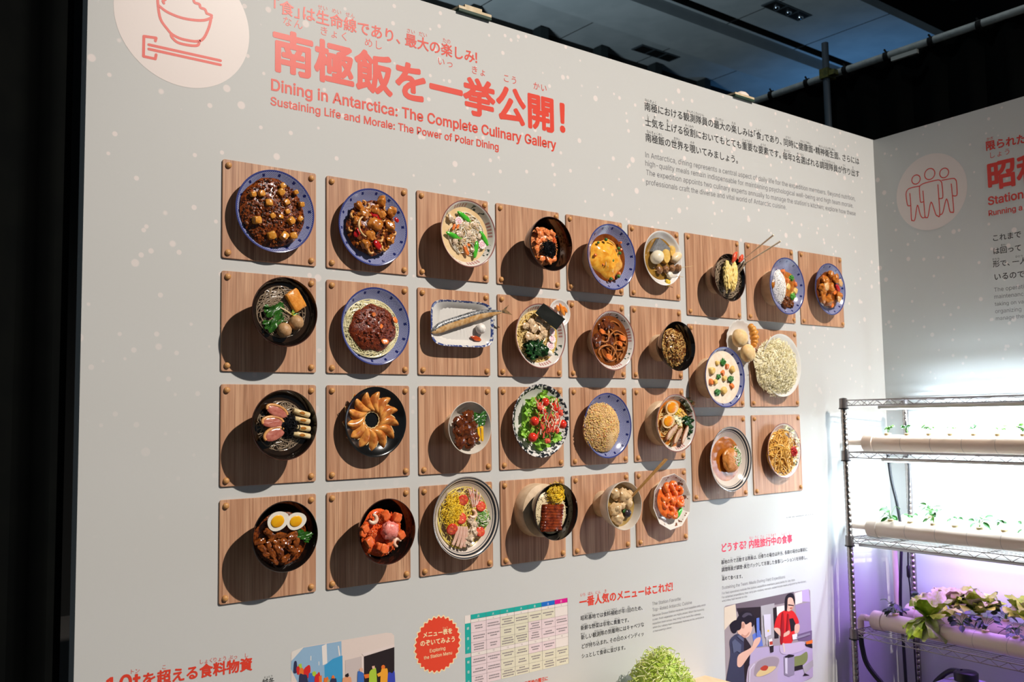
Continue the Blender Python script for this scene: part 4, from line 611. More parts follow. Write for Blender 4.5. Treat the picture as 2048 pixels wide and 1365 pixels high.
def downlight(u, n, label, refl, sc=.55):
    root = tag(add('ceiling_downlight', None), label, 'ceiling light', 'recessed ceiling downlights')
    root.location = W(u, 0, n) * 1
    root.location.z = cz
    root.scale = (sc, sc, 1)
    b = MB()
    b.box((-.62, -.17, -.012), (.62, .17, .004))
    add('trim_plate', b.mesh('trim_plate', M_('downlight_trim', '3b444a', None, rough=.6), False), root)
    for i in (-1, 0, 1):
        b = MB()
        b.box((i * .4 - .17, -.14, -.016), (i * .4 + .17, .14, -.004))
        w = add('lamp_well', b.mesh('lamp_well', HOUS, False), root)
        if refl:
            b = MB()
            b.ball((i * .4 + .06, 0, -.02), (.07, .07, .03), 2)
            add('reflector', b.mesh('reflector', GLASS), w)


downlight(27.9, -12.75, 'triple square downlight with shining reflectors in the blue ceiling', True)
downlight(26.9, -18.9, 'dark triple square downlight in the lower grey ceiling panel', False)

# black drapes round the stand
CLOTH = M_('black_drape_cloth', '060808', '090b0a', 8, .95, spec=.1)


def drape(name, p0, p1, z0, z1, amp, waves, label, side):
    p0, p1 = Vector(p0), Vector(p1)
    d = p1 - p0
    nrm = Vector((-d.y, d.x, 0)).normalized()
    vs, fs = [], []
    N = waves * 8
    for j, z in enumerate((z0, (z0 + z1) / 2, z1)):
        for i in range(N + 1):
            t = i / N
            w = math.sin(t * waves * 2 * PI) * amp * (1.2 - .5 * j / 2) + .4 * amp * math.sin(t * 17.3 + j)
            p = p0 + d * t + nrm * w
            vs.append((p.x, p.y, z))
    for j in range(2):
        for i in range(N):
            a = j * (N + 1) + i
            fs.append((a, a + 1, a + N + 2, a + N + 1))
    return tag(add(name, new_mesh(name, vs, fs, CLOTH)), label, 'curtain')


drape('black_drape', W(-1.30, 0, -.35), W(-9, 0, -.9), 0, 5.0, .035, 14, 'black cloth drape hanging left of the printed wall', 0)
PU = 15.0
pz = W(0, 4.96).z
drape('black_drape', W(PU + .1, 0, -8.0), W(PU + .1, 0, 12), 0, pz + .012, .03, 26, 'black curtain tied to the steel pipe behind the right wall', 0)
STEEL = M_('dull_steel_pipe', 'c6cecc', 'b6bebc', 30, .5)
pipe = tag(add('curtain_pipe', None), 'horizontal steel pipe carrying the black curtain', 'pipe')
pipe.location = W(PU, 0, 0) + Vector((0, 0, 0))
pipe.location.z = pz
b = MB()
b.tube([(0, 8 * S, -.01), (0, -12 * S, .03)], .022, 10)
add('pipe_tube', b.mesh('pipe_tube', STEEL), pipe)
TIE = M_('black_tie', '0b0c0c', None, rough=.8)
for i in range(18):
    n = -7.3 + i * .98
    b = MB()
    b.tube([(0, -n * S - .014, 0), (0, -n * S + .014, 0)], .03, 8)
    b.tube([(0, -n * S, .02), (.01, -n * S + .02, .05)], .006, 5)
    add('curtain_tie', b.mesh('curtain_tie', TIE), pipe)
pole = tag(add('support_pole', None), 'upright steel pole clamped to the curtain pipe', 'pole')
pole.location = W(PU - .15, 0, -2.79)
pole.location.z = 0
b = MB()
b.tube([(0, 0, 0), (0, 0, pz + .2)], .021, 10)
add('pole_tube', b.mesh('pole_tube', M_('blue_grey_pole', '56626d', None, rough=.5)), pole)
b = MB()
b.box((-.03, -.03, pz - .03), (.06, .03, pz + .03))
b.box((-.02, -.07, pz - .02), (.04, -.03, pz + .01))
add('pipe_clamp', b.mesh('pipe_clamp', M_('zinc_clamp', '8d8a4c', '6a6f45', 40, .4, metal=.4), False), pole)
b = MB()
b.box((-.02, -.08, -.012), (.0, .08, .012))
o = add('pipe_hook', b.mesh('pipe_hook', M_('pale_metal', 'c8ccc6', None, rough=.4), False), pipe)
o.location = (-.03, .95 * S, -.045)

# battens lying on top of the printed wall
BAT = M_('raw_timber', 'd8c6a8', 'c9b592', 30, .6)
GRN = M_('dark_green_paint', '1e3a2c', None, rough=.6)
t = tag(add('timber_batten', None), 'stepped timber offcut on the wall top above the headline', 'batten')
t.location = W(3.05, 2.245, -.06)
b = MB(); b.box((-.06, -.03, 0), (.075, .02, .009)); add('green_base', b.mesh('green_base', GRN, False), t)
b = MB(); b.box((-.06, -.03, .009), (.075, .02, .018)); b.box((-.035, -.03, .018), (.035, .02, .027)); add('timber_block', b.mesh('timber_block', BAT, False), t)
t = tag(add('timber_batten', None), 'timber offcut with white lump on the wall top near the corner', 'batten')
t.location = W(8.15, 2.245, -.06)
b = MB(); b.box((-.055, -.03, 0), (.075, .02, .009)); add('green_base', b.mesh('green_base', GRN, False), t)
b = MB(); b.box((-.055, -.03, .009), (.075, .02, .018)); add('timber_block', b.mesh('timber_block', BAT, False), t)
b = MB(); b.ball((.03, 0, .02), (.042, .025, .025), 2); add('white_lump', b.mesh('white_lump', M_('white_putty', 'e6d8cc', None, rough=.6)), t)

# ------------------------------------------------------------------ lettering and printed graphics on the walls
INK = {k: M_('ink_' + k, v, None, rough=.4) for k, v in dict(red='d93f2b', red2='cf332a', pink='e0405a', black='2b2b2c', grey='77777a', cream='f4dcae', badge='e0452c', circle='d9cdc8', white='e8e6e4').items()}
_gl = {}


def glyph(s, res=3):
    if s in _gl: return _gl[s]
    c = bpy.data.curves.new('g', 'FONT')
    c.body = s
    c.resolution_u = res
    o = bpy.data.objects.new('g', c)
    COL.objects.link(o)
    dg = bpy.context.evaluated_depsgraph_get()
    me = bpy.data.meshes.new_from_object(o.evaluated_get(dg))
    r = ([v.co.copy() for v in me.vertices], [tuple(p.vertices) for p in me.polygons])
    bpy.data.objects.remove(o)
    bpy.data.meshes.remove(me)
    _gl[s] = r
    return r


def latin(s):
    from mathutils.geometry import tessellate_polygon
    if ('L', s) in _gl: return _gl[('L', s)]
    V, F, x = [], [], 0
    for ch in s:
        if ch == ' ':
            x += 100
            continue
        a, enc = LATIN[ch]
        if ('c', ch) not in _gl:
            loops = [[Vector((int(p.split(',')[0]), int(p.split(',')[1]), 0)) for p in l.split()] for l in enc.split('/')]

            def area(l): return sum(l[i].x * l[(i + 1) % len(l)].y - l[(i + 1) % len(l)].x * l[i].y for i in range(len(l))) / 2

            def inside(p, l):
                r = False
                for i in range(len(l)):
                    q, w = l[i - 1], l[i]
                    if (q.y > p.y) != (w.y > p.y) and p.x < (w.x - q.x) * (p.y - q.y) / (w.y - q.y) + q.x: r = not r
                return r
            outer = [l for l in loops if not any(m is not l and inside(l[0], m) for m in loops)]
            vs, fs = [], []
            for o in outer:
                g = [o] + [h for h in loops if h is not o and h not in outer and inside(h[0], o)]
                b0 = len(vs)
                for l in g: vs += [Vector((p.x, p.y, .06 * outer.index(o))) for p in l]
                fs += [tuple(b0 + i for i in t) for t in tessellate_polygon(g)]
            _gl[('c', ch)] = (vs, fs)
        vs, fs = _gl[('c', ch)]
        b0 = len(V)
        V += [Vector(((v.x + x) / 500, v.y / 500, v.z)) for v in vs]
        F += [tuple(i + b0 for i in f) for f in fs]
        x += a
    _gl[('L', s)] = (V, F)
    return V, F


ADV = {'「': (.5, -.5), '」': (.5, 0), '、': (.72, 0), '。': (.72, 0), '・': (.5, -.25), '！': (.72, -.14), '？': (.72, -.14), '（': (.5, -.5), '）': (.5, 0), '1': (.6, .02), '2': (.62, .02)}
ORG_L = lambda u, v, k: W(u, v, (.0004 + .00025 * k) / S)
ORG_R = lambda u, v, k: R_(u, v, (.0004 + .00025 * k) / S)


def letter_line(b, org, kind, s, u1, v1, u2, v2, w, ruby, mi=0):
    L = u2 - u1
    sl = (v2 - v1) / L

    def put(vs, fs, x0, y0, em, wt):
        nsh = 8 if wt > .015 else 4
        sh = [(0, 0)] if wt == 0 else [(wt * math.cos(a), wt * math.sin(a)) for a in [(k + .5) * 2 * PI / nsh for k in range(nsh)]]
        for i, (dx, dy) in enumerate(sh):
            b.put([org(u1 + x0 + (p.x + dx) * em, v1 + y0 + (p.y + dy) * em + sl * (x0 + p.x * em), .12 * i + (p.z if kind == 'L' else 0)) for p in vs], fs, mi)
    if kind == 'L':
        vs, fs = latin(s)
        x0 = min(p.x for p in vs)
        em = L / (max(p.x for p in vs) - x0)
        put([Vector((p.x - x0, p.y, p.z)) for p in vs], fs, 0, 0, em, w * .62)
        return
    adv = [ADV.get(c, (1, 0)) for c in s]
    if w > .04: adv = [(1, 0) for c in s]
    em = L / (sum(a for a, _ in adv) - (.55 if w > .04 and s[-1] == '！' else 0))
    x = 0
    pos = []
    for c, (a, off) in zip(s, adv):
        vs, fs = glyph(c)
        put(vs, fs, x + off * em, -.38 * em, em, w * (.78 if w > .04 else 1))
        pos.append(x)
        x += a * em
    pos.append(x)
    if s.startswith('食」'):
        vs, fs = glyph('「')
        put(vs, fs, -em, -.38 * em, em, w)
    for i, j, r in ruby:
        xa, xb = (pos[i] if i >= 0 else -em), pos[j]
        sz = .23 * em if w > .04 else min(.36 * em, (xb - xa) * 1.15 / len(r))
        gap = sz * (1.1 if w > .04 else 1.0)
        xs = (xa + xb) / 2 - gap * len(r) / 2
        yo = .60 * em if w > .04 else .54 * em
        for k, c in enumerate(r):
            vs, fs = glyph(c)
            put(vs, fs, xs + k * gap, yo, sz, 0)


LET_COL = {'headline': 'red', 'introduction': 'black', 'english': 'grey', 'supplies': 'red', 'wintering': 'black', 'menu': 'cream', 'favourite_heading': 'red', 'favourite_paragraph': 'black', 'favourite_english': 'grey',
           'field_meals_heading': 'pink', 'field_meals_paragraph': 'black', 'field_meals_english': 'grey', 'station_heading': 'red2', 'station_paragraph': 'black', 'station_english': 'grey'}
LET_LAB = {'headline': 'large red headline lettering', 'introduction': 'black paragraph lettering', 'english': 'grey paragraph lettering', 'menu': 'cream lettering on the red badge'}
blocks = {}
for row in TXT:
    blocks.setdefault(row[0], []).append(row)


def ribbon(b, org, pts, w, k, mi=0, closed=False):
    q = 0
    P = [Vector((p[0], p[1], 0)) for p in pts]
    for i in range(len(P) - 1):
        d = (P[i + 1] - P[i])
        if d.length < 1e-6: continue
        d.normalize()
        nn = Vector((-d.y, d.x, 0)) * w
        q += 1
        b.put([org(p.x, p.y, k + .012 * (q % 40)) for p in (P[i] - nn, P[i + 1] - nn, P[i + 1] + nn, P[i] + nn)], [(0, 1, 2, 3)], mi)
    for p in P:
        q += 1
        b.put([org(p.x + w * math.cos(a), p.y + w * math.sin(a), k + .012 * (q % 40) + .5) for a in [j * PI / 4 for j in range(8)]], [tuple(range(8))], mi)


def smooth_line(pts, n=5):
    if len(pts) < 3: return pts
    P = [Vector((*p, 0)) for p in pts]
    out = []
    for i in range(len(P) - 1):
        a, b_, c, d = P[max(i - 1, 0)], P[i], P[i + 1], P[min(i + 2, len(P) - 1)]
        for k in range(n):
            t = k / n
            out.append(.5 * ((2 * b_) + (c - a) * t + (2 * a - 5 * b_ + 4 * c - d) * t * t + (3 * b_ - a - 3 * c + d) * t ** 3))
    out.append(P[-1])
    return [(p.x, p.y) for p in out]


def disc(b, org, c, r, k, mi=0, n=64, wave=0, teeth=0):
    b.put([org(c[0] + (r + wave * math.cos(teeth * a)) * math.cos(a), c[1] + (r + wave * math.cos(teeth * a)) * math.sin(a), k) for a in [2 * PI * j / n for j in range(n)]], [tuple(range(n))], mi)


# icons
b = MB()
disc(b, ORG_L, (-.385, 1.305), .655, 0, 0, 72)
for i, l in enumerate(ICON1):
    ribbon(b, ORG_L, smooth_line(l) if i in (0, 1, 2, 6, 7) else l, .0135, 1 + .06 * i, 1)
tag(add('rice_bowl_emblem', b.mesh('rice_bowl_emblem', [INK['circle'], INK['red']], False), wall_left), 'pale disc with red line drawing of a rice bowl and chopsticks')
b = MB()
disc(b, ORG_R, (1.05, 1.08), .642, 0, 0, 72)
for l in ICON2:
    ribbon(b, ORG_R, smooth_line(l, 4), .0085, 1, 1)
for h in HEADS:
    c = h[0]
    r = math.hypot(h[2][0] - c[0], h[2][1] - c[1])
    ribbon(b, ORG_R, [(c[0] + r * math.cos(a), c[1] + r * math.sin(a)) for a in [j * PI / 14 for j in range(29)]], .0085, 1, 1)
tag(add('team_emblem', b.mesh('team_emblem', [INK['circle'], INK['red2']], False), wall_right), 'pale disc with red line drawing of three standing figures')
# badge
b = MB()
disc(b, ORG_L, (2.474, -5.052), .305, 0, 1, 290, .011, 29)
disc(b, ORG_L, (2.474, -5.052), .289, 1, 0, 290, .011, 29)
badge = tag(add('menu_badge', b.mesh('menu_badge', [INK['badge'], INK['cream']], False), wall_left), 'red scalloped badge with cream edge')
# menu table
TM = [M_('print_' + k, v, None, rough=.4) for k, v in (('teal', '1fa89e'), ('blue', '1c6bc4'), ('magenta', 'd60f8a'), ('pink', 'e3cfd2'), ('beige', 'dcd7c0'), ('pale', 'e6dcd6'), ('line', '7c7476'), ('text', '8c8487'))] + [INK['white']]
cols = [2.843, 2.923, 3.14, 3.342, 3.552, 3.759, 3.967, 4.178, 4.385]
rows = [-4.798, -4.85, -4.887, -5.0, -5.109, -5.219, -5.262, -5.367, -5.479, -5.584]
b = MB()


def cell(c0, c1, r0, r1, mi, k=0):
    b.put([ORG_L(x, y, k) for x, y in ((c0, r1), (c1, r1), (c1, r0), (c0, r0))], [(0, 1, 2, 3)], mi)


rnd = random.Random(4)
beige = {(2, 0), (2, 1), (2, 2), (3, 0), (3, 1), (3, 2), (4, 0), (5, 0), (2, 3), (2, 4), (2, 5), (3, 3), (3, 4), (3, 5), (4, 4), (4, 5), (5, 4), (5, 5), (6, 4), (6, 5)}
for c in range(7):
    x0, x1 = cols[c + 1], cols[c + 2]
    cell(x0, x1, rows[0], rows[1], [0, 0, 0, 0, 0, 1, 2][c], 0)
    letter_line(b, lambda u, v, k: ORG_L(u, v, 1), 'J', '月火水木金土日'[c], (x0 + x1) / 2 - .016, -4.826, (x0 + x1) / 2 + .016, -4.826, 0, [], 8)
    cell(x0, x1, rows[1], rows[2], 5)
    cell(x0, x1, rows[5], rows[6], 5)
    for rr, num in ((1, str(3 + c)), (5, str(10 + c))):
        ww = .012 if len(num) == 1 else .024
        letter_line(b, lambda u, v, k: ORG_L(u, v, 1), 'L', num, (x0 + x1) / 2 - ww / 2, rows[rr] - .03, (x0 + x1) / 2 + ww / 2, rows[rr] - .03, 0, [], 7)
    for ri, (a, bb_) in enumerate(((2, 3), (3, 4), (4, 5), (6, 7), (7, 8), (8, 9))):
        mi = 5 if c == 6 and ri in (0, 3) else (4 if (c, ri) in beige else 3)
        cell(x0, x1, rows[a], rows[bb_], mi)
        if mi == 5: continue
        nl = rnd.choice((2, 2, 3))
        for l in range(nl):
            y = (rows[a] + rows[bb_]) / 2 + (nl / 2 - l - .5) * .028
            x = (x0 + x1) / 2 - rnd.uniform(.04, .085)
            xe = x0 + x1 - x
            while x < xe:
                ww = rnd.uniform(.008, .016)
                cell(x, x + ww, y + .007, y - .007, 7, 1)
                x += ww + .004
cell(cols[0], cols[1], rows[0], rows[2], 5)
for ri, (a, bb_) in enumerate(((2, 3), (3, 4), (4, 5), (6, 7), (7, 8), (8, 9))):
    cell(cols[0], cols[1], rows[a], rows[bb_], 0)
    ym = (rows[a] + rows[bb_]) / 2
    letter_line(b, lambda u, v, k: ORG_L(u, v, 1), 'J', '朝昼夕'[ri % 3], 2.866, ym, 2.9, ym, 0, [], 8)
for x in cols[1:]:
    cell(x - .0012, x + .0012, rows[0], rows[9], 6, 2)
for y in rows[1:9]:
    cell(cols[1], cols[-1], y + .0008, y - .0008, 6, 2)
tag(add('menu_table', b.mesh('menu_table', TM, False), wall_left), 'printed weekly menu table with teal, blue and magenta headings')
for key, rws in blocks.items():
    right = key.endswith('R')
    nm = key[:-1] if right else key
    b = MB()
    org = ORG_R if right else ORG_L
    kk = 2 if nm.startswith('menu') else 0
    for (_, kind, s, u1, v1, u2, v2, w, ruby) in rws:
        if s == '昭和':
            letter_line(b, org, kind, '昭', u1 - .01, v1, u2 + .02, v2, w, ruby)
            letter_line(b, org, kind, '和', u2 + .02, v2, u2 + .5, v2, w, [])
            continue
        letter_line(b, (lambda u, v, k: org(u, v, k + kk)), kind, s, u1, v1, u2, v2, w, ruby)
    if nm.startswith('supplies'):
        letter_line(b, org, 'L', '10t', rws[0][3] - .30, rws[0][4] - .075, rws[0][3] - .015, rws[0][4] - .075, .03, [])
    ck = max((k for k in LET_COL if nm.startswith(k)), key=len)
    lo = add(nm, b.mesh(nm, INK[LET_COL[ck]], False), wall_right if right else wall_left)
    tag(lo, LET_LAB.get(ck, LET_COL[ck].strip('2') + ' printed lettering'))
b = MB()
x = 8.873
while x < 9.56:
    ww = rnd.uniform(.02, .03)
    b.put([ORG_L(p[0], p[1], 0) for p in ((x, -4.180), (x + ww, -4.180), (x + ww, -4.168), (x, -4.168))], [(0, 1, 2, 3)])
    x += ww + rnd.choice((.006, .006, .03))
add('caption_lettering', b.mesh('caption_lettering', INK['grey'], False), wall_left)
b = MB()
letter_line(b, ORG_L, 'J', '昭和基地の曜日に', 3.63, -5.70, 4.05, -5.70, .02, [])
add('note_lettering', b.mesh('note_lettering', INK['red'], False), wall_left)
# printed photographs
PCOL = dict(ship_white='dcccc4', sky='dcd6cf', shipblue='8fb0cc', shipdeep='3f98c9', white='e4ddd8', grey='c6b9b6', pinkwhite='dfcfca', dark='2a2225', navy='343450', lime='a9c63e', red='d02a2a', orange='e2722e', blue='3f6cb8', olive='a09c72',
            apricot='dc9a74', skin='dcae98', orange2='eaa234', blue2='3a46b0', kitchen='9c8f92', cream='d8c8b4', hood='6d6068', steel='a9a3a6', mauve='9a86a8', lilac='b7a2c8', plum='6e5a78', counter='b3a3c0', blueapron='5f74c0', hair='201c22', navyshirt='3c3d52',
            pot='b6a6b6', potin='9c8d94', pasta='d8bf86', redfood='b5402e', potclear='c0aec4', greens='7d8450', steel2='8d8296', shade='c08c78', hairlight='4a4450', redshade='9c1f24', steellight='cfc8d4', knob='e8c63a', shirtlight='565a72')
PM = {k: M_('photo_' + k, v, None, rough=.3) for k, v in PCOL.items()}


ROUND = {'skin', 'hair', 'red', 'navyshirt', 'pot', 'potin', 'pasta', 'redfood', 'greens', 'lime', 'orange', 'orange2', 'blue', 'blue2', 'navy', 'apricot', 'olive', 'potclear', 'shade', 'hairlight', 'redshade'}


def photo(name, polys, label):
    b = MB()
    keys = []
    for k, (nm, ps) in enumerate(polys):
        if nm not in keys: keys.append(nm)
        if nm in ROUND and len(ps) > 4:          # soft outlines for people, pots and food
            n = len(ps)
            out = []
            for i in range(n):
                a, b_, c, d_ = (Vector((*ps[(i + j) % n], 0)) for j in (-1, 0, 1, 2))
                for q in range(4):
                    t = q / 4
                    out.append(.5 * ((2 * b_) + (c - a) * t + (2 * a - 5 * b_ + 4 * c - d_) * t * t + (3 * b_ - a - 3 * c + d_) * t ** 3))
            ps = [(p.x, p.y) for p in out]
        b.put([ORG_L(p[0], p[1], .25 * k) for p in ps], [tuple(range(len(ps)))], keys.index(nm))
    return tag(add(name, b.mesh(name, [PM[k] for k in keys], False), wall_left), label)


photo('printed_photograph', PH1, 'printed photograph of people in bright jackets beside a blue ship')
photo('printed_photograph', PH2, 'printed photograph of two cooks in red and dark shirts')

# wooden display table with shredded cabbage, below the favourite-menu text
tz = W(0, -6.17).z
tb = tag(add('display_table', None), 'pale wooden display table against the wall, lower edge of the photo', 'table')
tb.location = W(5.3, 0, .6)
tb.location.z = 0
b = MB()
b.box((-.5, -.17, tz - .03), (.442, .166, tz))
TW = M_('pale_birch', 'e2bd92', 'd8b084', 25, .45)
add('tabletop', b.mesh('tabletop', TW, False), tb)
for sx in (-.46, .40):
    for sy in (-.14, .13):
        b = MB(); b.box((sx - .02, sy - .02, 0), (sx + .02, sy + .02, tz - .03)); add('leg', b.mesh('leg', TW, False), tb)
pc = W(5.42, 0, .55); pc.z = tz
b = MB()
b.lathe([(0, .004), (.09, .004), (.145, .018), (.15, .02), (.145, .024), (.09, .010), (0, .010)], 48)
pl = tag(add('serving_plate', b.mesh('serving_plate', WHITE)), 'white serving plate under the shredded cabbage on the display table', 'plate')
pl.location = pc
rnd = random.Random(8)
b = MB()
for i in range(820):
    a = rnd.uniform(0, 2 * PI); t = rnd.random() ** .5
    hgt = .185 * (1 - t ** 2.3)
    r = .132 * t
    p = Vector((r * math.cos(a), r * math.sin(a), .012 + hgt * rnd.uniform(.82, 1.0)))
    d = Vector((rnd.uniform(-1, 1), rnd.uniform(-1, 1), rnd.uniform(-.6, .5))).normalized()
    k = Vector((rnd.uniform(-1, 1), rnd.uniform(-1, 1), rnd.uniform(-1, 1))) * .012
    L = rnd.uniform(.02, .04)
    pts = [p + d * L * (q - .5) * 1.0 + k * (1 - (2 * q - 1) ** 2) for q in (0, .25, .5, .75, 1)]
    for v_ in pts: v_.z = max(v_.z, .012)
    b.tube(pts, [.0008, .0016, .0017, .0016, .0008], 4, rnd.choice((0, 0, 1, 2)), False)
b.put([(.12 * t * math.cos(a), .12 * t * math.sin(a), .012 + .165 * (1 - t ** 2.3)) for t in (0.02, .3, .5, .7, .85, 1) for a in [2 * PI * j / 24 for j in range(24)]],
      [(i * 24 + j, i * 24 + (j + 1) % 24, (i + 1) * 24 + (j + 1) % 24, (i + 1) * 24 + j) for i in range(5) for j in range(24)], 1)
o = tag(add('shredded_cabbage', b.mesh('shredded_cabbage', [M_('cabbage_yellow', 'd3dd7a', None, rough=.5), M_('cabbage_green', 'b3cd52', None, rough=.5), M_('cabbage_pale', 'e9ebb6', None, rough=.5)])), 'tall heap of pale green shredded cabbage on the display table', 'cabbage', None, 'stuff')
o.location = pc
b = MB()
vs, fs = [], []
for i in range(9):
    for j in range(7):
        x, y = i / 8 - .5, j / 6 - .5
        vs.append((x * .13, y * .1, .03 + .05 * (1 - 2 * abs(x)) * .3 + .016 * math.sin(i * 1.9 + j) + .06 * y))
for i in range(8):
    for j in range(6):
        a = i * 7 + j
        fs.append((a, a + 1, a + 8, a + 7))
b.put(vs, fs)
o = tag(add('cabbage_leaf', b.mesh('cabbage_leaf', M_('cabbage_leaf_green', '6fa05e', '4f8848', 40, .5))), 'green cabbage leaf at the left of the shredded heap', 'leaf')
o.location = pc + Vector((-.165, .03, -.002))

# ------------------------------------------------------------------ hydroponic growing rack
CHROME = M_('chrome_wire', '86807f', None, rough=.35, metal=.8)
POSTM = M_('chrome_post', 'a39c98', None, rough=.25, metal=1)
BLK = M_('black_plastic', '141416', None, rough=.4)
PVC = M_('white_pvc', 'e8d2c0', None, rough=.35)
ra = math.atan2(RDIR.x, RDIR.z)
RM = Matrix.Translation(W(10.07, 0, .30) - Vector((0, 0, W(0, 0).z))) @ Matrix.Rotation(ra, 4, 'Z')
RD, RL = .455, 1.22
SH = [1.553, 1.322, .948, .5455]


def rk(name, label, cat, loc, group=None):
    o = tag(bpy.data.objects.new(name, None), label, cat, group)
    COL.objects.link(o)
    o.matrix_world = RM @ Matrix.Translation(Vector(loc))
    return o


def U(u, n1):      # rack-local x, y from wall units (n1 measured from the rack end)
    return ((u - 10.07) * S, -n1 * S)


rack = rk('wire_shelving_rack', 'chrome wire shelving rack of four tiers in the corner holding the growing pipes', 'shelving rack', (0, 0, 0))
for x in (0, RD):
    for y in (0, -RL):
        b = MB()
        prof = [(0, 0), (.0135, 0)]
        z = .02
        while z < 1.56:
            prof += [(.0135, z), (.0118, z + .0015), (.0118, z + .0035), (.0135, z + .005)]
            z += .0254
        prof += [(.0135, 1.563), (.0, 1.565)]
        b.lathe([(r, zz) for r, zz in prof], 14, 0, Matrix.Translation((x, y, 0)))
        p = add('post', b.mesh('post', POSTM), rack)
        for zs in SH:
            b = MB()
            b.lathe([(.0145, zs - .034), (.019, zs - .034), (.0178, zs + .008), (.0145, zs + .008)], 16, 0, Matrix.Translation((x, y, 0)))
            add('collar', b.mesh('collar', CHROME), p)
            b = MB()
            b.lathe([(.0135, zs - .039), (.0215, zs - .039), (.0215, zs - .034), (.0135, zs - .034)], 16, 0, Matrix.Translation((x, y, 0)))
            add('collar_ring', b.mesh('collar_ring', BLK), p)
for zs in SH:
    b = MB()
    h = .0235

    def truss(a, c):
        a, c = Vector(a), Vector(c)
        d = (c - a)
        b.tube([a, c], .0024, 6)
        b.tube([a - Vector((0, 0, h)), c - Vector((0, 0, h))], .0022, 6)
        n = max(2, int(d.length / .037))
        pts = [a + d * (i / n) - Vector((0, 0, h if i % 2 else 0)) for i in range(n + 1)]
        b.tube(pts, .0016, 5)
    i = .013
    truss((0, -i, zs), (0, -RL + i, zs))
    truss((RD, -i, zs), (RD, -RL + i, zs))
    truss((i, 0, zs), (RD - i, 0, zs))
    truss((i, -RL, zs), (RD - i, -RL, zs))
    for k in range(1, 18):
        x = RD * k / 18
        b.tube([(x, 0, zs + .001), (x, -RL, zs + .001)], .0014, 4)
    for k in range(1, 6):
        y = -RL * k / 6
        b.tube([(0, y, zs - .003), (RD, y, zs - .003)], .0022, 5)
    add('wire_shelf', b.mesh('wire_shelf', CHROME), rack)
b = MB()
b.box((RD + .024, -RL, .05), (RD + .029, -.0, 1.50))
o = tag(add('reflector_panel', b.mesh('reflector_panel', M_('white_reflector_sheet', 'd8d9de', None, rough=.5), False), None, RM), 'white reflector sheet standing behind the wire rack', 'panel')

# grow lights under the three upper shelves
LH = M_('led_housing', 'c4c6c4', None, rough=.35, metal=.3)
for zs, colr, pw, es, lab, y0, xs in ((SH[0], (.74, .89, 1.0), 17, 8, 'slim white led grow light under the top shelf', -.095, (.135, .33)), (SH[1], (.74, .89, 1.0), 17, 8, 'slim white led grow light under the second shelf', -.10, (.135, .33)), (SH[2], (.42, .19, 1.0), 10, 3, 'wide violet led grow light under the third shelf', -.06, (.225,))):
    for j, x in enumerate(xs):
        g = rk('led_grow_light', lab + ('' if len(xs) == 1 else (', front one' if j == 0 else ', rear one')), 'grow light', (x, y0, zs - .026), 'grow lights under the shelves')
        b = MB()
        hw = .022 if len(xs) == 2 else .19
        b.box((-hw, -1.05 if hw > .1 else -1.0, -.014), (hw, .04 if hw > .1 else 0, .0))
        add('housing', b.mesh('housing', LH, False), g)
        em = NT('led_diffuser')
        em.done((.9, .9, .9), .5, emit=colr, es=es)
        b = MB()
        b.box((-hw * .72, -.99, -.019), (hw * .72, -.01, -.0141))
        add('diffuser', b.mesh('diffuser', em.m, False), g)
        l = lamp('led_strip', 'AREA', (0, -.5, -.0205), (0, -.5, -1), pw / 2 * (1.0), colr, g, shape='RECTANGLE', size=.03 if hw < .1 else .2, size_y=.98)
        l.rotation_euler = (0, 0, 0)
        if j and hw < .1:                                 # the tube also shines sideways on to the wall behind
            l = lamp('led_strip_side', 'AREA', (.019, -.5, -.017), (1, -.5, .1), pw * (.55 if zs == SH[0] else .25), colr, g, shape='RECTANGLE', size=.03, size_y=.98)
            l.rotation_euler = (0, math.radians(-100), 0)

# pipes
JOINT = M_('pvc_joint_grey', '9a8f88', None, rough=.5)


def grow_pipe(x, zs, label, elbow):
    r = .037
    p = rk('growing_pipe', label, 'pipe', (x, -.045, zs + .0025 + r), 'white growing pipes on the rack')
    b = MB()
    b.tube([(0, -.03, 0), (0, -RL + .06, 0)], r, 28)
    pp = add('pipe_body', b.mesh('pipe_body', PVC), p)
    b = MB()
    b.tube([(0, .006, 0), (0, .004, 0), (0, -.045, 0), (0, -.047, 0)], [r * .8, r + .004, r + .004, r + .001], 28)
    add('end_cap', b.mesh('end_cap', PVC), p)
    for k in range(1, 8):
        y = -.047 - .139 * k
        b = MB()
        b.tube([(0, y, 0), (0, y - .0014, 0)], r + .0004, 28, 0, False)
        add('joint_line', b.mesh('joint_line', JOINT), p)
    b = MB()
    if elbow == 'down':
        b.tube([(0, 0, 0), (0, .055, .002)], .0125, 14)
        b.tube([(0, .045, .002), (0, .068, 0), (0, .078, -.012), (0, .078, -.075)], .015, 14)
    elif elbow == 'up':
        b.tube([(0, 0, 0), (0, .045, 0), (0, .06, .01), (0, .062, .03), (0, .062, .36)], .012, 14)
    else:
        b.tube([(0, 0, 0), (0, .12, 0)], .0125, 14)
    add('feed_tube', b.mesh('feed_tube', PVC), p)
    return p


grow_pipe(.095, SH[1], 'cream white growing pipe on the second shelf with small seedlings', '')
grow_pipe(.095, SH[2], 'cream white growing pipe at the front of the third shelf', '')
grow_pipe(.345, SH[2], 'cream white growing pipe at the back of the third shelf', '')
grow_pipe(.095, SH[3], 'cream white growing pipe at the front of the lowest shelf with lettuce', 'down')
grow_pipe(.345, SH[3], 'violet lit growing pipe at the back of the lowest shelf', 'up')

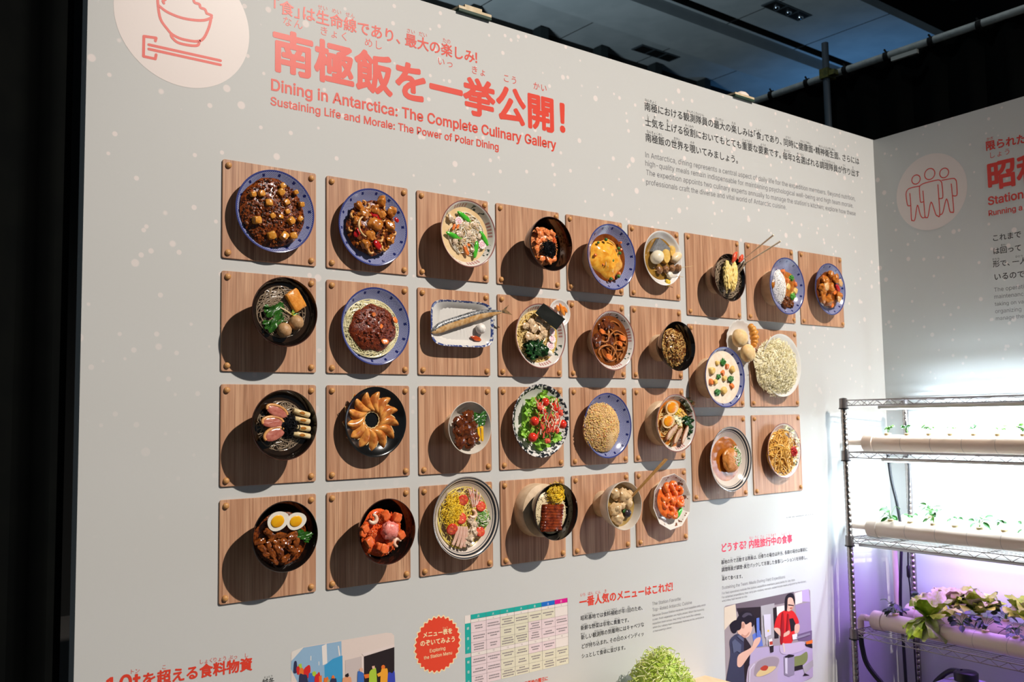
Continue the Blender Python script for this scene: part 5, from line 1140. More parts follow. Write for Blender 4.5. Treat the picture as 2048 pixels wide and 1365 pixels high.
# plants
SPG = M_('yellow_sponge', 'ead6aa', 'e2c996', 200, .8)
CUP = M_('white_net_cup', 'e4e4e0', None, rough=.5)
LEAF = {k: M_('leaf_' + k, a, c, 60, .45, .1, 150) for k, (a, c) in dict(bright=('3f7a0e', '569018'), green=('1e5c12', '2f741c'), yellow=('8cb020', 'a8c436'), dark=('2c4a2c', '4a4f50'), pale=('b0bc62', 'c8c69a'), pink=('cdb59a', 'c3c878'), lettuce=('a4c02a', 'c2d448')).items()}


def leaf_geo(b, p, d, up, L, w, rnd, wavy=0, nx=6, ny=4, curl=.3, mi=0):
    d = Vector(d).normalized()
    s = d.cross(Vector(up)).normalized()
    u = s.cross(d).normalized()
    vs, fs = [], []
    ph = rnd.uniform(0, 6)
    for i in range(nx + 1):
        t = i / nx
        ww = w * (math.sin(PI * min(1, t * .93 + .05)) ** .7 if not wavy else .22 + .85 * math.sin(PI * (.08 + t * .58)))
        for j in range(ny + 1):
            q = j / ny * 2 - 1
            off = -curl * L * t * t + .12 * w * abs(q) + (wavy * L * t * (math.sin(q * 5 + ph + t * 3) + .8 * abs(q) ** 2 * math.sin(t * 13 + ph + q * 3)) if wavy else 0)
            e = 1 if not wavy else (1 - .28 * t * q * q + .05 * t * t * math.sin(q * 8 + ph))
            vs.append(Vector(p) + d * (L * t * e) + s * (ww * q * .5) + u * off)
    for i in range(nx):
        for j in range(ny):
            a = i * (ny + 1) + j
            fs.append((a, a + 1, a + ny + 2, a + ny + 1))
    b.put(vs, fs, mi)


def plant(x, n1, zs, kind, label, group, seed):
    rnd = random.Random(seed)
    o = rk(dict(seedling='seedling', leafy='leafy_seedling', basil='dark_herb', lettuce='lettuce')[kind.split('_')[0]], label, 'plant', (x, -n1 * S, zs + .0025 + .074), group)
    b = MB()
    big = kind.startswith('lettuce')
    b.lathe([(0, -.006), (.012, -.006), (.014, .007), (.0, .009)], 14)
    add('grow_sponge', b.mesh('grow_sponge', SPG), o)
    st, lv = MB(), MB()
    if kind == 'seedling':
        for k in range(rnd.choice((3, 4, 4))):
            a = rnd.uniform(0, 6.28)
            tip = Vector((math.cos(a) * .014, math.sin(a) * .018, rnd.uniform(.026, .040)))
            st.tube([(0, 0, .004), tip * .5 + Vector((0, 0, .006)), tip], .0007, 4)
            for s in (-1.2, -.3, .5, 1.3):
                leaf_geo(lv, tip, (math.cos(a + s * 1.2), math.sin(a + s * 1.2), rnd.uniform(-.5, .6)), (rnd.uniform(-1.2, .2), rnd.uniform(-.6, .6), 1), rnd.uniform(.012, .018), .013, rnd)
        mt = LEAF['bright'] if seed % 3 else LEAF['green']
    elif kind == 'small':
        mt = LEAF['yellow']
    elif kind.startswith('leafy'):
        for k in range(13):
            a = rnd.uniform(0, 6.28)
            h = rnd.uniform(.012, .062)
            tip = Vector((math.cos(a) * rnd.uniform(.006, .026), math.sin(a) * rnd.uniform(.006, .03), h))
            st.tube([(0, 0, .003), (tip.x * .3, tip.y * .3, h * .6), tip], .0009, 4)
            leaf_geo(lv, tip, (math.cos(a), math.sin(a), rnd.uniform(-.6, .6)), (rnd.uniform(-1.4, .2), rnd.uniform(-.7, .7), 1), rnd.uniform(.024, .034), rnd.uniform(.016, .022), rnd)
        mt = LEAF['green']
    elif kind.startswith('basil'):
        for k in range(16):
            a = rnd.uniform(0, 6.28)
            h = rnd.uniform(.01, .06)
            tip = Vector((math.cos(a) * rnd.uniform(.008, .03), math.sin(a) * rnd.uniform(.01, .04), h))
            st.tube([(0, 0, .003), (tip.x * .3, tip.y * .3, h * .6), tip], .001, 4)
            leaf_geo(lv, tip, (math.cos(a), math.sin(a), rnd.uniform(-.6, .5)), (rnd.uniform(-1.2, .2), rnd.uniform(-.7, .7), 1), rnd.uniform(.026, .034), rnd.uniform(.02, .026), rnd, curl=.25)
        mt = LEAF['dark']
    if big:
        droop = 'droop' in kind
        for k in range(17):
            a = 2 * PI * k / 17 * 2.4 + rnd.uniform(-.2, .2)
            down = droop and math.cos(a) < .2 and k % 4
            el = rnd.uniform(-.5, .1) if down else (rnd.uniform(.9, 2.4) if k % 3 else rnd.uniform(.4, .9))
            L = rnd.uniform(.10, .13) * (1 if not down else 1.0)
            leaf_geo(lv, (-.01 if down else 0, 0, .012), (math.cos(a), math.sin(a), el), (0, 0, 1), L, rnd.uniform(.075, .105), rnd, .09, 9, 10, .35 if down else .22, k % 3)
        st.tube([(0, 0, 0), (0, 0, .03)], .006, 8)
        mt = [LEAF['lettuce'], LEAF['yellow'], LEAF['pale']] if 'pink' not in kind else [LEAF['pink'], LEAF['pale'], LEAF['pink']]
    add('stem', st.mesh('stem', LEAF['bright']), o)
    add('leaves', lv.mesh('leaves', mt), o)
    return o


pos = ['leftmost', 'second from left', 'third from left', 'fourth from left', 'fifth from left', 'sixth from left', 'seventh from left']
for i, n1 in enumerate((.54, .89, 1.25, 1.59, 1.95, 2.30, 2.66)):
    plant(.095, n1, SH[1], 'seedling', 'tiny green seedling on the second shelf pipe, ' + pos[i], 'seedlings on the second shelf', 11 + i)
for i, n1 in enumerate((.52, .86, 1.24, 1.58, 1.95, 2.31, 2.63)):
    if i % 2 == 0:
        plant(.095, n1, SH[2], 'leafy', 'bushy green seedling on the third shelf pipe, ' + ['leftmost', 'second of the bushy ones', 'third of the bushy ones', 'at the right edge'][i // 2], 'bushy seedlings on the third shelf', 31 + i)
    else:
        plant(.095, n1, SH[2], 'seedling', 'low yellow-green seedling between bushy ones on the third shelf, ' + ['left one', 'middle one', 'right one'][i // 2], 'low seedlings on the third shelf', 33 + i * 3)
plant(.345, .62, SH[2], 'leafy', 'bushy green seedling on the rear pipe of the third shelf', 'bushy seedlings on the third shelf', 51)
plant(.095, .52, SH[3], 'basil', 'dark-leaved herb at the left end of the lowest front pipe', 'dark herbs on the lowest shelf', 61)
plant(.095, 1.10, SH[3], 'lettuce_droop', 'large yellow-green lettuce drooping over the lowest front pipe', 'lettuces on the lowest shelf', 62)
plant(.095, 1.60, SH[3], 'basil', 'dark-leaved herb right of the drooping lettuce', 'dark herbs on the lowest shelf', 63)
plant(.095, 1.95, SH[3], 'basil', 'dark-leaved herb in the middle of the lowest front pipe', 'dark herbs on the lowest shelf', 64)
plant(.095, 2.38, SH[3], 'basil', 'dark-leaved herb at the right edge of the lowest front pipe', 'dark herbs on the lowest shelf', 66)
plant(.345, .45, SH[3], 'basil', 'dark-leaved herb at the left end of the lowest rear pipe', 'dark herbs on the lowest shelf', 67)
plant(.345, .95, SH[3], 'lettuce_pink', 'pinkish pale lettuce on the lowest rear pipe', 'lettuces on the lowest shelf', 68)
plant(.345, 1.34, SH[3], 'lettuce_up', 'upright bright green lettuce on the lowest rear pipe', 'lettuces on the lowest shelf', 69)
plant(.345, 2.12, SH[3], 'lettuce_up', 'upright bright green lettuce at the right edge of the lowest rear pipe', 'lettuces on the lowest shelf', 70)
plant(.345, 1.75, SH[3], 'basil', 'dark-leaved herb between two upright lettuces', 'dark herbs on the lowest shelf', 72)

# hoses, lead and jug
RUB = M_('black_rubber', '15161c', None, rough=.45)


def hose(pts, r, label, name='black_hose', cat='hose', extra=None):
    b = MB()
    P = [Vector((*U(u, n), z)) for u, n, z in pts]
    sp = []
    for i in range(len(P) - 1):
        a, b_, c, d = P[max(i - 1, 0)], P[i], P[i + 1], P[min(i + 2, len(P) - 1)]
        for k in range(6):
            t = k / 6
            sp.append(.5 * ((2 * b_) + (c - a) * t + (2 * a - 5 * b_ + 4 * c - d) * t * t + (3 * b_ - a - 3 * c + d) * t ** 3))
    sp.append(P[-1])
    o = tag(add(name, None, None, RM), label, cat)
    b.tube(sp, r, 10)
    add('tube', b.mesh('tube', RUB), o)
    if extra:
        b = MB()
        p = Vector((*U(extra[0], extra[1]), extra[2]))
        b.tube([p + Vector((0, 0, .03)), p + Vector((0, 0, .022)), p - Vector((0, 0, .022)), p - Vector((0, 0, .03))], [.004, .009, .009, .004], 10)
        add('inline_switch', b.mesh('inline_switch', BLK), o)


hose([(11.0, .11, 1.31), (10.99, .16, 1.19), (10.98, .25, 1.08), (10.98, .30, .95), (10.98, .26, .8), (10.98, .22, .63), (10.98, .24, .45), (11, .25, .02)], .007, 'black hose hanging down behind the seedlings at the left end of the rack')
hose([(11.49, .14, 1.45), (11.49, .145, 1.18), (11.49, .06, .86), (11.49, .05, .74), (11.49, .07, .62), (11.5, .1, .02)], .0035, 'thin black power lead with inline switch near the rear post', 'power_lead', 'cable', (11.49, .05, .76))
hose([(10.41, -.13, .51), (10.41, -.11, .45), (10.40, -.03, .385), (10.39, .2, .325), (10.4, .5, .27), (10.6, .9, .30), (10.63, 1.0, .36), (10.6, 1.25, .42), (10.58, 1.45, .43)], .011, 'thick black hose curving from the elbow to the jug')
jug = rk('water_jug', 'translucent plastic water jug with black cap under the lowest shelf', 'jug', (*U(10.575, 1.52), 0))
b = MB()
b.lathe([(0, 0), (.14, 0), (.15, .01), (.15, .33), (.135, .365), (.10, .385), (.052, .392), (.05, .40), (0, .40)], 40)
add('jug_body', b.mesh('jug_body', M_('frosted_plastic', 'c6b9dc', None, rough=.35, sss=.2)), jug)
b = MB()
b.lathe([(0, .398), (.046, .398), (.047, .43), (.04, .436), (0, .436)], 32)
add('screw_cap', b.mesh('screw_cap', BLK), jug)
b = MB()
b.lathe([(0, 0), (.09, 0), (.10, .01), (.10, .30), (.05, .385), (0, .39)], 32)
o = tag(add('plastic_bottle', b.mesh('plastic_bottle', M_('frosted_plastic', 'c6b9dc')), None, RM @ Matrix.Translation((*U(10.75, 2.52), 0))), 'rounded frosted bottle right of the capped jug', 'bottle')

# ------------------------------------------------------------------ boards and dishes on the left wall
NAMES = {11: 'mapo tofu', 12: 'cashew chicken', 13: 'seafood noodle soup', 14: 'salmon roe rice', 15: 'crab omelette rice', 16: 'oden', 17: 'tempura soba', 18: 'curry rice', 19: 'sweet and sour pork',
         21: 'tofu soba', 22: 'meat sauce noodles', 23: 'grilled saury', 24: 'nori ramen', 25: 'curry udon', 26: 'beef bowl', 27: 'cream stew', 28: 'white shredded heap', 29: 'bread rolls', 20: 'pickles',
         31: 'duck soba', 32: 'gyoza', 33: 'braised meat bowl', 34: 'salad', 35: 'fried rice', 36: 'egg ramen', 37: 'burger in broth', 38: 'yellow noodles', 41: 'pork and egg bowl', 42: 'salmon rice bowl', 43: 'chilled noodles', 44: 'grilled eel rice', 45: 'dumpling soup', 46: 'chilli shrimp'}
# kind, depth (m), foot ratio, curve exponent, wooden mount ratio
FORM = {11: ('BLUE', .030, .56, 1.9, .45), 12: ('BLUE', .030, .56, 1.9, .45), 13: ('RAMEN', .066, .42, 1.7, .45), 14: ('BLACK', .085, .50, 2.3, .0), 15: ('BLUE', .045, .5, 1.8, .58), 16: ('WHITE', .042, .5, 2.0, .5), 17: ('BLACK', .062, .45, 2.0, .58), 18: ('BLUE', .045, .5, 1.8, .62), 19: ('BLUE', .040, .5, 1.8, .5),
        21: ('BLACK', .072, .45, 2.1, .5), 22: ('BLUE', .034, .56, 1.9, .5), 24: ('RAMEN', .056, .42, 1.7, .45), 25: ('RAMEN', .062, .42, 1.7, .5), 26: ('BLACK2', .070, .42, 2.0, .55), 27: ('BLUE', .046, .5, 1.8, .68), 28: ('WHITE', .036, .5, 1.8, .5), 29: ('RIB', .025, .6, 1.8, .5), 20: ('WHITE', .018, .6, 1.8, .6),
        31: ('BLACK', .070, .45, 2.1, .5), 32: ('BLACKP', .028, .6, 1.9, .5), 33: ('CREAM', .056, .45, 2.0, .60), 34: ('MOTTLE', .038, .5, 1.9, .5), 35: ('BLUE', .034, .55, 1.9, .5), 36: ('RAMEN', .056, .45, 1.7, .78), 37: ('STRIPE', .050, .42, 1.8, .5), 38: ('RAMEN', .032, .55, 1.8, .5),
        41: ('BLACK2', .070, .45, 2.1, .5), 42: ('BLACK', .070, .45, 2.2, .4), 43: ('STRIPE', .046, .45, 1.8, .5), 44: ('BLACK2', .072, .5, 2.4, .95), 45: ('CREAM', .075, .5, 3.0, .55), 46: ('OCT', .040, .55, 1.8, .7)}
MATS = dict(BLUE=BLUE, RAMEN=RAMEN, BLACK=BLACK, BLACK2=BLACK2, BLACKP=BLACKP, CREAM=CREAM, WHITE=WHITE, STRIPE=STRIPE, MOTTLE=MOTTLE, OCT=OCT, RIB=WHITE, FISHP=FISHP)
DLAB = {11: ('plate', 'blue patterned plate of glossy brown mapo tofu, topmost left'), 12: ('plate', 'blue patterned plate of cashew chicken with red peppers'), 13: ('bowl', 'white noodle bowl with snow peas on creamy soup'), 14: ('bowl', 'black bowl of orange roe rice under black nori shreds'),
        15: ('plate', 'deep blue patterned plate with yellow crab omelette'), 16: ('bowl', 'white bowl of oden with grey konnyaku and egg'), 17: ('bowl', 'black bowl of tempura soba with raised chopsticks'), 18: ('plate', 'deep blue patterned plate of white rice and curry'), 19: ('plate', 'blue patterned plate of sweet and sour pork, rightmost of top row'),
        21: ('bowl', 'black bowl of soba with orange fried tofu and meatballs'), 22: ('plate', 'blue patterned plate of noodles under dark meat sauce'), 24: ('bowl', 'white ramen bowl with large black nori sheet'), 25: ('bowl', 'white noodle bowl filled with brown curry udon'), 26: ('bowl', 'black bowl of shredded brown beef and onion'),
        27: ('plate', 'deep blue patterned plate of white cream stew'), 28: ('bowl', 'white bowl heaped with pale white shreds'), 29: ('dish', 'small ribbed white dish holding bread rolls'), 20: ('dish', 'small white dish of orange pickles beside the nori ramen'), 31: ('bowl', 'black bowl of soba with pink duck slices and leeks'),
        32: ('plate', 'round black plate with a ring of gyoza'), 33: ('bowl', 'small cream bowl of dark braised meat and greens'), 34: ('plate', 'black mottled white plate of green salad and tomatoes'), 35: ('plate', 'blue patterned plate of golden fried rice'), 36: ('bowl', 'white ramen bowl with two egg halves and pork slices'),
        37: ('bowl', 'black striped cream bowl with burger in amber broth'), 38: ('plate', 'white plate of yellow noodles with red ginger'), 41: ('bowl', 'black bowl of braised pork with two egg halves'), 42: ('bowl', 'dark bowl of orange salmon and pink minced tuna'), 43: ('bowl', 'large black striped bowl of colourful chilled noodles'),
        44: ('bowl', 'black bowl of grilled eel with yellow egg shreds'), 45: ('bowl', 'cream cup bowl of dumpling soup with wooden chopsticks'), 46: ('plate', 'ten-sided floral plate of orange chilli shrimp')}
BT = .02 * S        # board thickness


def board_mesh(w, h):
    b = MB()
    r = .006
    o = []
    for cx, cy, a0 in ((w / 2 - r, h / 2 - r, 0), (-w / 2 + r, h / 2 - r, 90), (-w / 2 + r, -h / 2 + r, 180), (w / 2 - r, -h / 2 + r, 270)):
        for k in range(5):
            a = math.radians(a0 + k * 22.5)
            o.append((cx + r * math.cos(a), cy + r * math.sin(a)))
    n = len(o)
    vs = [(x, y, 0) for x, y in o] + [(x, y, BT - .001) for x, y in o] + [(x * (1 - .002 / w), y * (1 - .002 / h), BT) for x, y in o]
    fs = [(j * n + i, j * n + (i + 1) % n, (j + 1) * n + (i + 1) % n, (j + 1) * n + i) for j in range(2) for i in range(n)]
    fs += [tuple(range(2 * n, 3 * n)), tuple(range(n))[::-1]]
    b.put(vs, fs)
    return b.mesh('board', WOOD, False)


def frame(u, v, n):
    M = Matrix(((1, 0, 0), (0, 0, -1), (0, 1, 0))).to_4x4()
    M.translation = W(u, v, n)
    return M


sb = MB()
sb.lathe([(.0085, 0), (.0085, .003), (.0075, .006), (.005, .008), (.002, .0089), (0, .009)], 20)
STUDME = sb.mesh('stud', STUD)
_bm = {}
BOARDS = {}
for k, (x0, y0, x1, y1) in BOARD.items():
    w, h = round((x1 - x0) * S, 4), round((y1 - y0) * S, 4)
    if (w, h) not in _bm: _bm[(w, h)] = board_mesh(w, h)
    o = add('wooden_board', _bm[(w, h)], None, frame((x0 + x1) / 2, (y0 + y1) / 2, .001))
    tag(o, 'square walnut board with corner studs behind the ' + NAMES[k], 'board', 'square wooden boards on the wall')
    BOARDS[k] = o
    for sx in (-1, 1):
        for sy in (-1, 1):
            st = add('stud', STUDME, o)
            st.location = (sx * (w / 2 - .016), sy * (h / 2 - .016), BT - .0002)


class Dish:
    pass


def dish_prof(R, D, fr, q, th=.0035, n=14):
    fh = .006
    P = [(0, .003), (fr * .92, .003), (fr * .95, 0), (fr, 0), (fr * 1.01, fh)]
    for i in range(1, n + 1):
        r = fr + (R - fr) * i / n
        P.append((r, fh + (D - fh) * ((r - fr) / (R - fr)) ** q))
    P[-1] = (R, D - .0015)
    P += [(R - .0008, D), (R - th * .6, D)]
    fi = fr * .9
    for i in range(n - 1, -1, -1):
        r = fi + (R - th - fi) * i / n
        P.append((r, fh + th + (D - fh - th) * ((r - fi) / (R - th - fi)) ** q if i else fh + th))
    P.append((fi * .5, fh + th))
    P.append((0, fh + th))
    return P


def inner_r(d, z):
    fi = d.fr * .9
    zz = max(0, (z - .0095) / (d.D - .0095))
    return fi + (d.R - .0035 - fi) * zz ** (1 / d.q)


def make_dish(k):
    u, v, h, r = DISH[k]
    kind, D, fr, q, mr = FORM[k]
    d = Dish()
    d.k, d.R, d.D, d.q = k, r * S, D, q
    d.fr = fr * d.R
    base = h * S - D
    d.M = frame(u, v, base / S)
    P = dish_prof(d.R, D, d.fr, q)
    seg = 10 if kind == 'OCT' else 72
    vs, fs, tt, aa = [], [], [], []
    top = next(i for i, p in enumerate(P) if p[1] == D)
    for i, (rr, z) in enumerate(P):
        for j in range(seg + 1):
            a = 2 * PI * j / seg + (.17 if kind == 'OCT' else 0)
            ex = 1 + (.035 * math.cos(a * 18) * (rr / d.R) ** 3 if kind == 'RIB' else 0)
            vs.append((rr * math.cos(a) * ex, rr * math.sin(a) * ex, z + (.0015 * math.cos(a * 18) * (rr / d.R) ** 3 if kind == 'RIB' else 0)))
            t = rr / d.R
            tt.append(t if i > top else 2 - t)
            aa.append(2 * PI * j / seg)
    for i in range(len(P) - 1):
        for j in range(seg):
            a = i * (seg + 1) + j
            fs.append((a, a + 1, a + seg + 2, a + seg + 1))
    if kind == 'OCT': mts = [OCT]
    mname = {'bowl': 'bowl', 'plate': 'plate', 'dish': 'small_dish'}[DLAB[k][0]]
    me = new_mesh(mname, vs, fs, MATS[kind], None, kind != 'OCT', {'t': tt, 'ang': aa})
    o = add({'BLUE': 'patterned_plate', 'RAMEN': 'ramen_bowl', 'BLACK': 'lacquer_bowl', 'BLACK2': 'lacquer_bowl'}.get(kind, mname), me, None, d.M)
    tag(o, DLAB[k][1] if k != 38 else DLAB[k][1], DLAB[k][0])
    d.o = o
    # wooden mount between board and dish
    gap = base - BT
    bk = {29: 27, 20: 24}.get(k, k)
    if mr and gap > .002:
        ub = sum(BOARD[bk][i] for i in (0, 2)) / 2
        vb = sum(BOARD[bk][i] for i in (1, 3)) / 2
        b = MB()
        rm = mr * d.R
        c = ((u - ub) * S, (v - vb) * S, 0)
        b.lathe([(0, BT - .001), (rm, BT - .001), (rm, base + (.004 if rm > d.fr else 0) - .001), (rm - .001, base + (.004 if rm > d.fr else 0)), (0, base + (.004 if rm > d.fr else 0) - .0005)], 40, 0, Matrix.Translation(c))
        mo = add('mount', b.mesh('mount', PINE), BOARDS[bk])
        tag(mo, 'pale round wooden mount')
    return d


DD = {k: make_dish(k) for k in DISH if k != 23}

# the rectangular fish plate
u, v, h, hw = DISH[23]
d = Dish()
d.k, d.R, d.D, d.q = 23, .9, .022, 2
d.M = frame(u, v, h - .022 / S)
DD[23] = d
vs, fs, tt, aa = [], [], [], []
prof = [(.55, 0, 2), (.62, 0, 1.9), (.64, .006, 1.8), (.97, .0195, 1.1), (1, .021, 1.0), (.995, .022, 1.0), (.96, .021, .97), (.90, .0155, .92), (.82, .009, .84)] + [(.74 - .074 * q, .0075, .72 - .072 * q) for q in range(11)]
HX, HY = hw * S, .257 * S * 1.03
N = 80
for r_, z, t in prof:
    for j in range(N + 1):
        a = 2 * PI * j / N
        e = 5.0
        ca, sa = math.cos(a), math.sin(a)
        k_ = (abs(ca) ** e + abs(sa) ** e) ** (-1 / e)
        x, y = ca * k_ * HX * r_, sa * k_ * HY * r_
        rib = .0011 * math.sin(x * 480) * max(0, 1 - t ** 5) if r_ < .95 and t < 1 else 0
        vs.append((x, y, z + rib))
        tt.append(t)
        aa.append(a)
for i in range(len(prof) - 1):
    for j in range(N):
        a = i * (N + 1) + j
        fs.append((a, a + 1, a + N + 2, a + N + 1))
tag(add('rectangular_plate', new_mesh('rectangular_plate', vs, fs, FISHP, None, True, {'t': tt, 'ang': aa}), None, d.M), 'rectangular white plate with blue edge under the grilled saury', 'plate')
b = MB()
ub = sum(BOARD[23][i] for i in (0, 2)) / 2
vb = sum(BOARD[23][i] for i in (1, 3)) / 2
g = h * S - .022
b.box(((u - ub) * S - .06, (v - vb) * S - .035, BT - .001), ((u - ub) * S + .06, (v - vb) * S + .035, g))
tag(add('mount', b.mesh('mount', PINE, False), BOARDS[23]), 'pale wooden mount')

# ------------------------------------------------------------------ food materials
FM = {}
for nm, a in dict(
        sauce_brown=('431b08', '8a4216', 120, .12, 1.2), tofu=('c47a22', 'dea24a', 60, .2, .1), mince=('4a200e', '8a4a1c', 200, .12, .2), pepperheap=('15130f', '3a352b', 400, .6, .6),
        chicken=('a9601f', 'c98136', 90, .18, .3), cashew=('c98a45', 'dba865', 60, .25, .1), pepper_red=('b3121a', 'c92a26', 60, .15, .1), onion=('d9b37c', 'e6cfa2', 60, .2, .1),
        broth_cream=('d9b887', 'e3c79c', 30, .12, .1), green_pod=('3fae2c', '57c53a', 60, .2, .1), naruto=('f0e6e2', 'efe2e0', 60, .3, 0), naruto_pink=('e08aa8', 'd9789b', 60, .3, 0), carrot=('e0702c', 'ea8a48', 80, .25, .1), pork_pale=('cbb196', 'dcc9b2', 90, .3, .3), noodle_white=('e8dcc6', 'f0e8d8', 60, .25, 0),
        rice=('e6e2dc', 'f1eeea', 200, .35, 0), salmonflake=('e2743a', 'ee9458', 150, .25, .4), roe_red=('e2501e', 'ec6a30', 400, .15, 0), nori=('0d0e0c', '1a1c16', 300, .35, .3), nori_thread=('0e0e10', '1c1c20', 200, .25, 0),
        omelette=('e8982a', 'f2b545', 70, .14, .4), sauce_amber=('5f2c0c', '7d4013', 40, .1, .1), pea=('3c6b2a', '56853a', 100, .25, 0), mushroom=('d8b078', 'c99858', 100, .3, 0),
        broth_oden=('7c5a22', '96702e', 30, .08, 0), konnyaku=('6f7174', '83858a', 150, .35, .2), egg_white=('f1ead9', 'f4efe4', 40, .22, 0), egg_tan=('e2bd8a', 'ecd0a4', 30, .22, 0), rice_orange=('e2824a', 'eba06a', 260, .3, .2), rice_tan=('d9c49a', 'e6d6b2', 260, .35, .2), egg_oden=('e9dcc0', 'efe4cc', 40, .25, 0), daikon=('dcae52', 'e3bd6c', 60, .2, .1), fishcake=('e9cfa2', 'efdcb8', 60, .3, .1), stickmeat=('7c5436', 'a67b54', 160, .3, .4), bamboo=('d8b98a', 'caa673', 60, .5, 0), mustard=('d8b01c', 'e2c13a', 90, .4, .2), mochi=('e6dccb', 'eee6d8', 60, .3, 0),
        broth_dark=('1f150d', '2c1d10', 30, .06, 0), soba=('8a7763', 'a08d76', 80, .25, 0), tempura=('e6c66a', 'f0da92', 120, .5, .9), shrimp_red=('d8402a', 'e2603c', 80, .3, .2),
        curry=('9a5518', 'b97024', 60, .12, 1.0), potato=('e0b760', 'e9c980', 60, .3, .1), broccoli=('3f8a2c', '5aa840', 200, .4, .5), meat_dark=('5a3018', '7b4826', 120, .22, .4), friedpork=('b0601c', 'cc8034', 110, .16, .5), onion_soft=('d8a468', 'e2bb88', 60, .18, .1),
        friedtofu=('d9852c', 'e59a42', 120, .3, .6), spinach=('1f4a14', '30691c', 80, .3, .2), rape_yellow=('e2c32a', 'e8d24a', 90, .4, 0), rape_green=('2f8a2c', '48a53a', 90, .35, .1), meatball=('c29a6e', 'ae8458', 160, .45, .6),
        noodle_yellow=('e3d9a8', 'ece4bd', 60, .25, 0), meatsauce=('5c2312', '853a1c', 110, .14, 1.6), fish_back=('3a3c40', '8a8c8e', 140, .2, .4), fish_belly=('b98a4e', 'd3b184', 70, .28, .4), fish_tail=('8a6a44', '4a3c2c', 120, .4, .2), oroshi=('e6e0d8', 'efeae4', 200, .4, .5), ginger_red=('b5401c', 'c85a2c', 100, .2, .2),
        ramen_soup=('c9a75c', 'd6b76e', 30, .08, 0), ramen_noodle=('dfc27c', 'e8cf92', 60, .25, 0), porkslice=('d8bd97', 'c6a37c', 90, .3, .4), wakame=('14341a', '214a20', 80, .25, .2), pickle=('e07c28', 'eb9844', 80, .2, .1),
        curry_soup=('6a3511', '7a4117', 30, .1, .05), udon=('a3602a', 'b3703a', 50, .15, 0), beef=('52240f', '743a1a', 90, .13, .5), gyudon=('a06c36', 'cfa25c', 130, .25, .4), gyudon_onion=('c9a25c', 'dab878', 100, .25, 0),
        stew=('e9d6bd', 'f0e2ce', 50, .2, .2), parsley=('2c6a2a', '3f8438', 200, .45, .3), bun=('e3bd80', 'efd3a0', 40, .5, .1), croissant=('d88a34', 'e6a54c', 60, .35, .2), shreds=('ece2b4', 'f3ecd0', 60, .35, 0),
        duck=('a85a4c', 'bb7262', 90, .25, .2), duck_skin=('c9854a', 'd99c5e', 90, .3, .2), leek=('dcc28c', 'e6d2a8', 60, .3, .1), leek_char=('b5762c', 'a5641e', 90, .3, .1), gyoza=('e29c4c', 'b0622a', 45, .25, .3), gyoza_edge=('ecd7a4', 'e4c88c', 60, .35, .1),
        yellowpickle=('e3ab18', 'ecbc34', 60, .25, .1), lettuce=('7fb83a', '9fd052', 60, .35, .2), tomato=('d8281c', 'e2402a', 60, .14, 0), tomato_flesh=('e86a54', 'd94a38', 120, .2, .1), mayo=('efe4c2', 'f3ebd2', 60, .25, .1), friedrice=('eabb78', 'f2d29a', 300, .35, 1.6), egg_bit=('f0cf5a', 'f2d878', 200, .4, 0),
        yolk=('f2a01c', 'f08a14', 60, .18, 0), yolk_yellow=('f0b41c', 'efa40f', 30, .25, .1), chashu=('c99c78', 'd9b796', 70, .3, .2), chashu_edge=('7a4424', '8c5430', 90, .3, .2), menma=('d8a24c', 'e2b464', 90, .3, .2), corn=('f2c21c', 'f6d038', 90, .3, 0), cabbage=('e3e2bc', 'eeecd0', 60, .35, .1), kikurage=('3a3a24', '4c4c30', 90, .3, .2), soup_red=('b0621e', 'c0742c', 30, .1, 0),
        hamburg=('b8702e', 'cf8c48', 120, .25, .6), broth_amber=('9a5214', 'b0651e', 40, .08, .2), scallion=('5aa83a', '7cc058', 80, .4, 0), daikon_white=('eae6d8', 'f2efe6', 100, .4, .1), yakisoba=('dba347', 'e6b55e', 60, .22, 0), ginger_pink=('c92a2c', 'd84540', 150, .3, .3),
        braisedpork=('643010', '964f1c', 80, .14, .3), salmon=('e2602c', 'ec7c46', 60, .2, .2), shrimp=('e6b79a', 'eecdb6', 80, .25, .2), negitoro=('e2766c', 'ec968a', 160, .25, .6), egg_thread=('eec52c', 'f2d24c', 80, .3, 0), crab=('e89a82', 'f0d6c8', 160, .3, .1), cucumber=('a9cf7a', '5fa03c', 90, .3, 0), ham=('d8a894', 'e2bba8', 80, .3, .1), noodle_chilled=('e8cf5a', 'efdc80', 60, .25, 0),
        eel=('5a1d0c', '8a3a18', 90, .12, .4), dumpling=('d8bb90', 'c6a274', 100, .25, .5), broth_clear=('a08348', 'b0935a', 30, .06, 0), olive=('2a2228', '3c3038', 60, .2, .1), chilishrimp=('e4621e', 'f0803a', 70, .14, .5)).items():
    FM[nm] = M_('food_' + nm, a[0], a[1], a[2], a[3], a[4] * .6, a[2] * 2, .15 if a[3] < .2 else 0)


# ------------------------------------------------------------------ food shapes (mesh builders)
def nz(p, f, seed):
    return noise.noise(Vector(p) * f + Vector((seed * 3.7, seed * 1.3, seed * 7.1)))


def blob(r, seed, amp=.25, f=1.6, sub=3, sq=(1, 1, 1), cubic=0):
    vs, fs = ICO(sub)
    out = []
    for v in vs:
        p = v.copy()
        if cubic:
            mx = max(abs(p.x), abs(p.y), abs(p.z))
            p = p.lerp(p / mx * .85, cubic)
        p *= 1 + amp * nz(v, f, seed) + amp * .35 * nz(v, f * 3, seed + 5)
        out.append(Vector((p.x * r * sq[0], p.y * r * sq[1], p.z * r * sq[2])))
    return out, fs


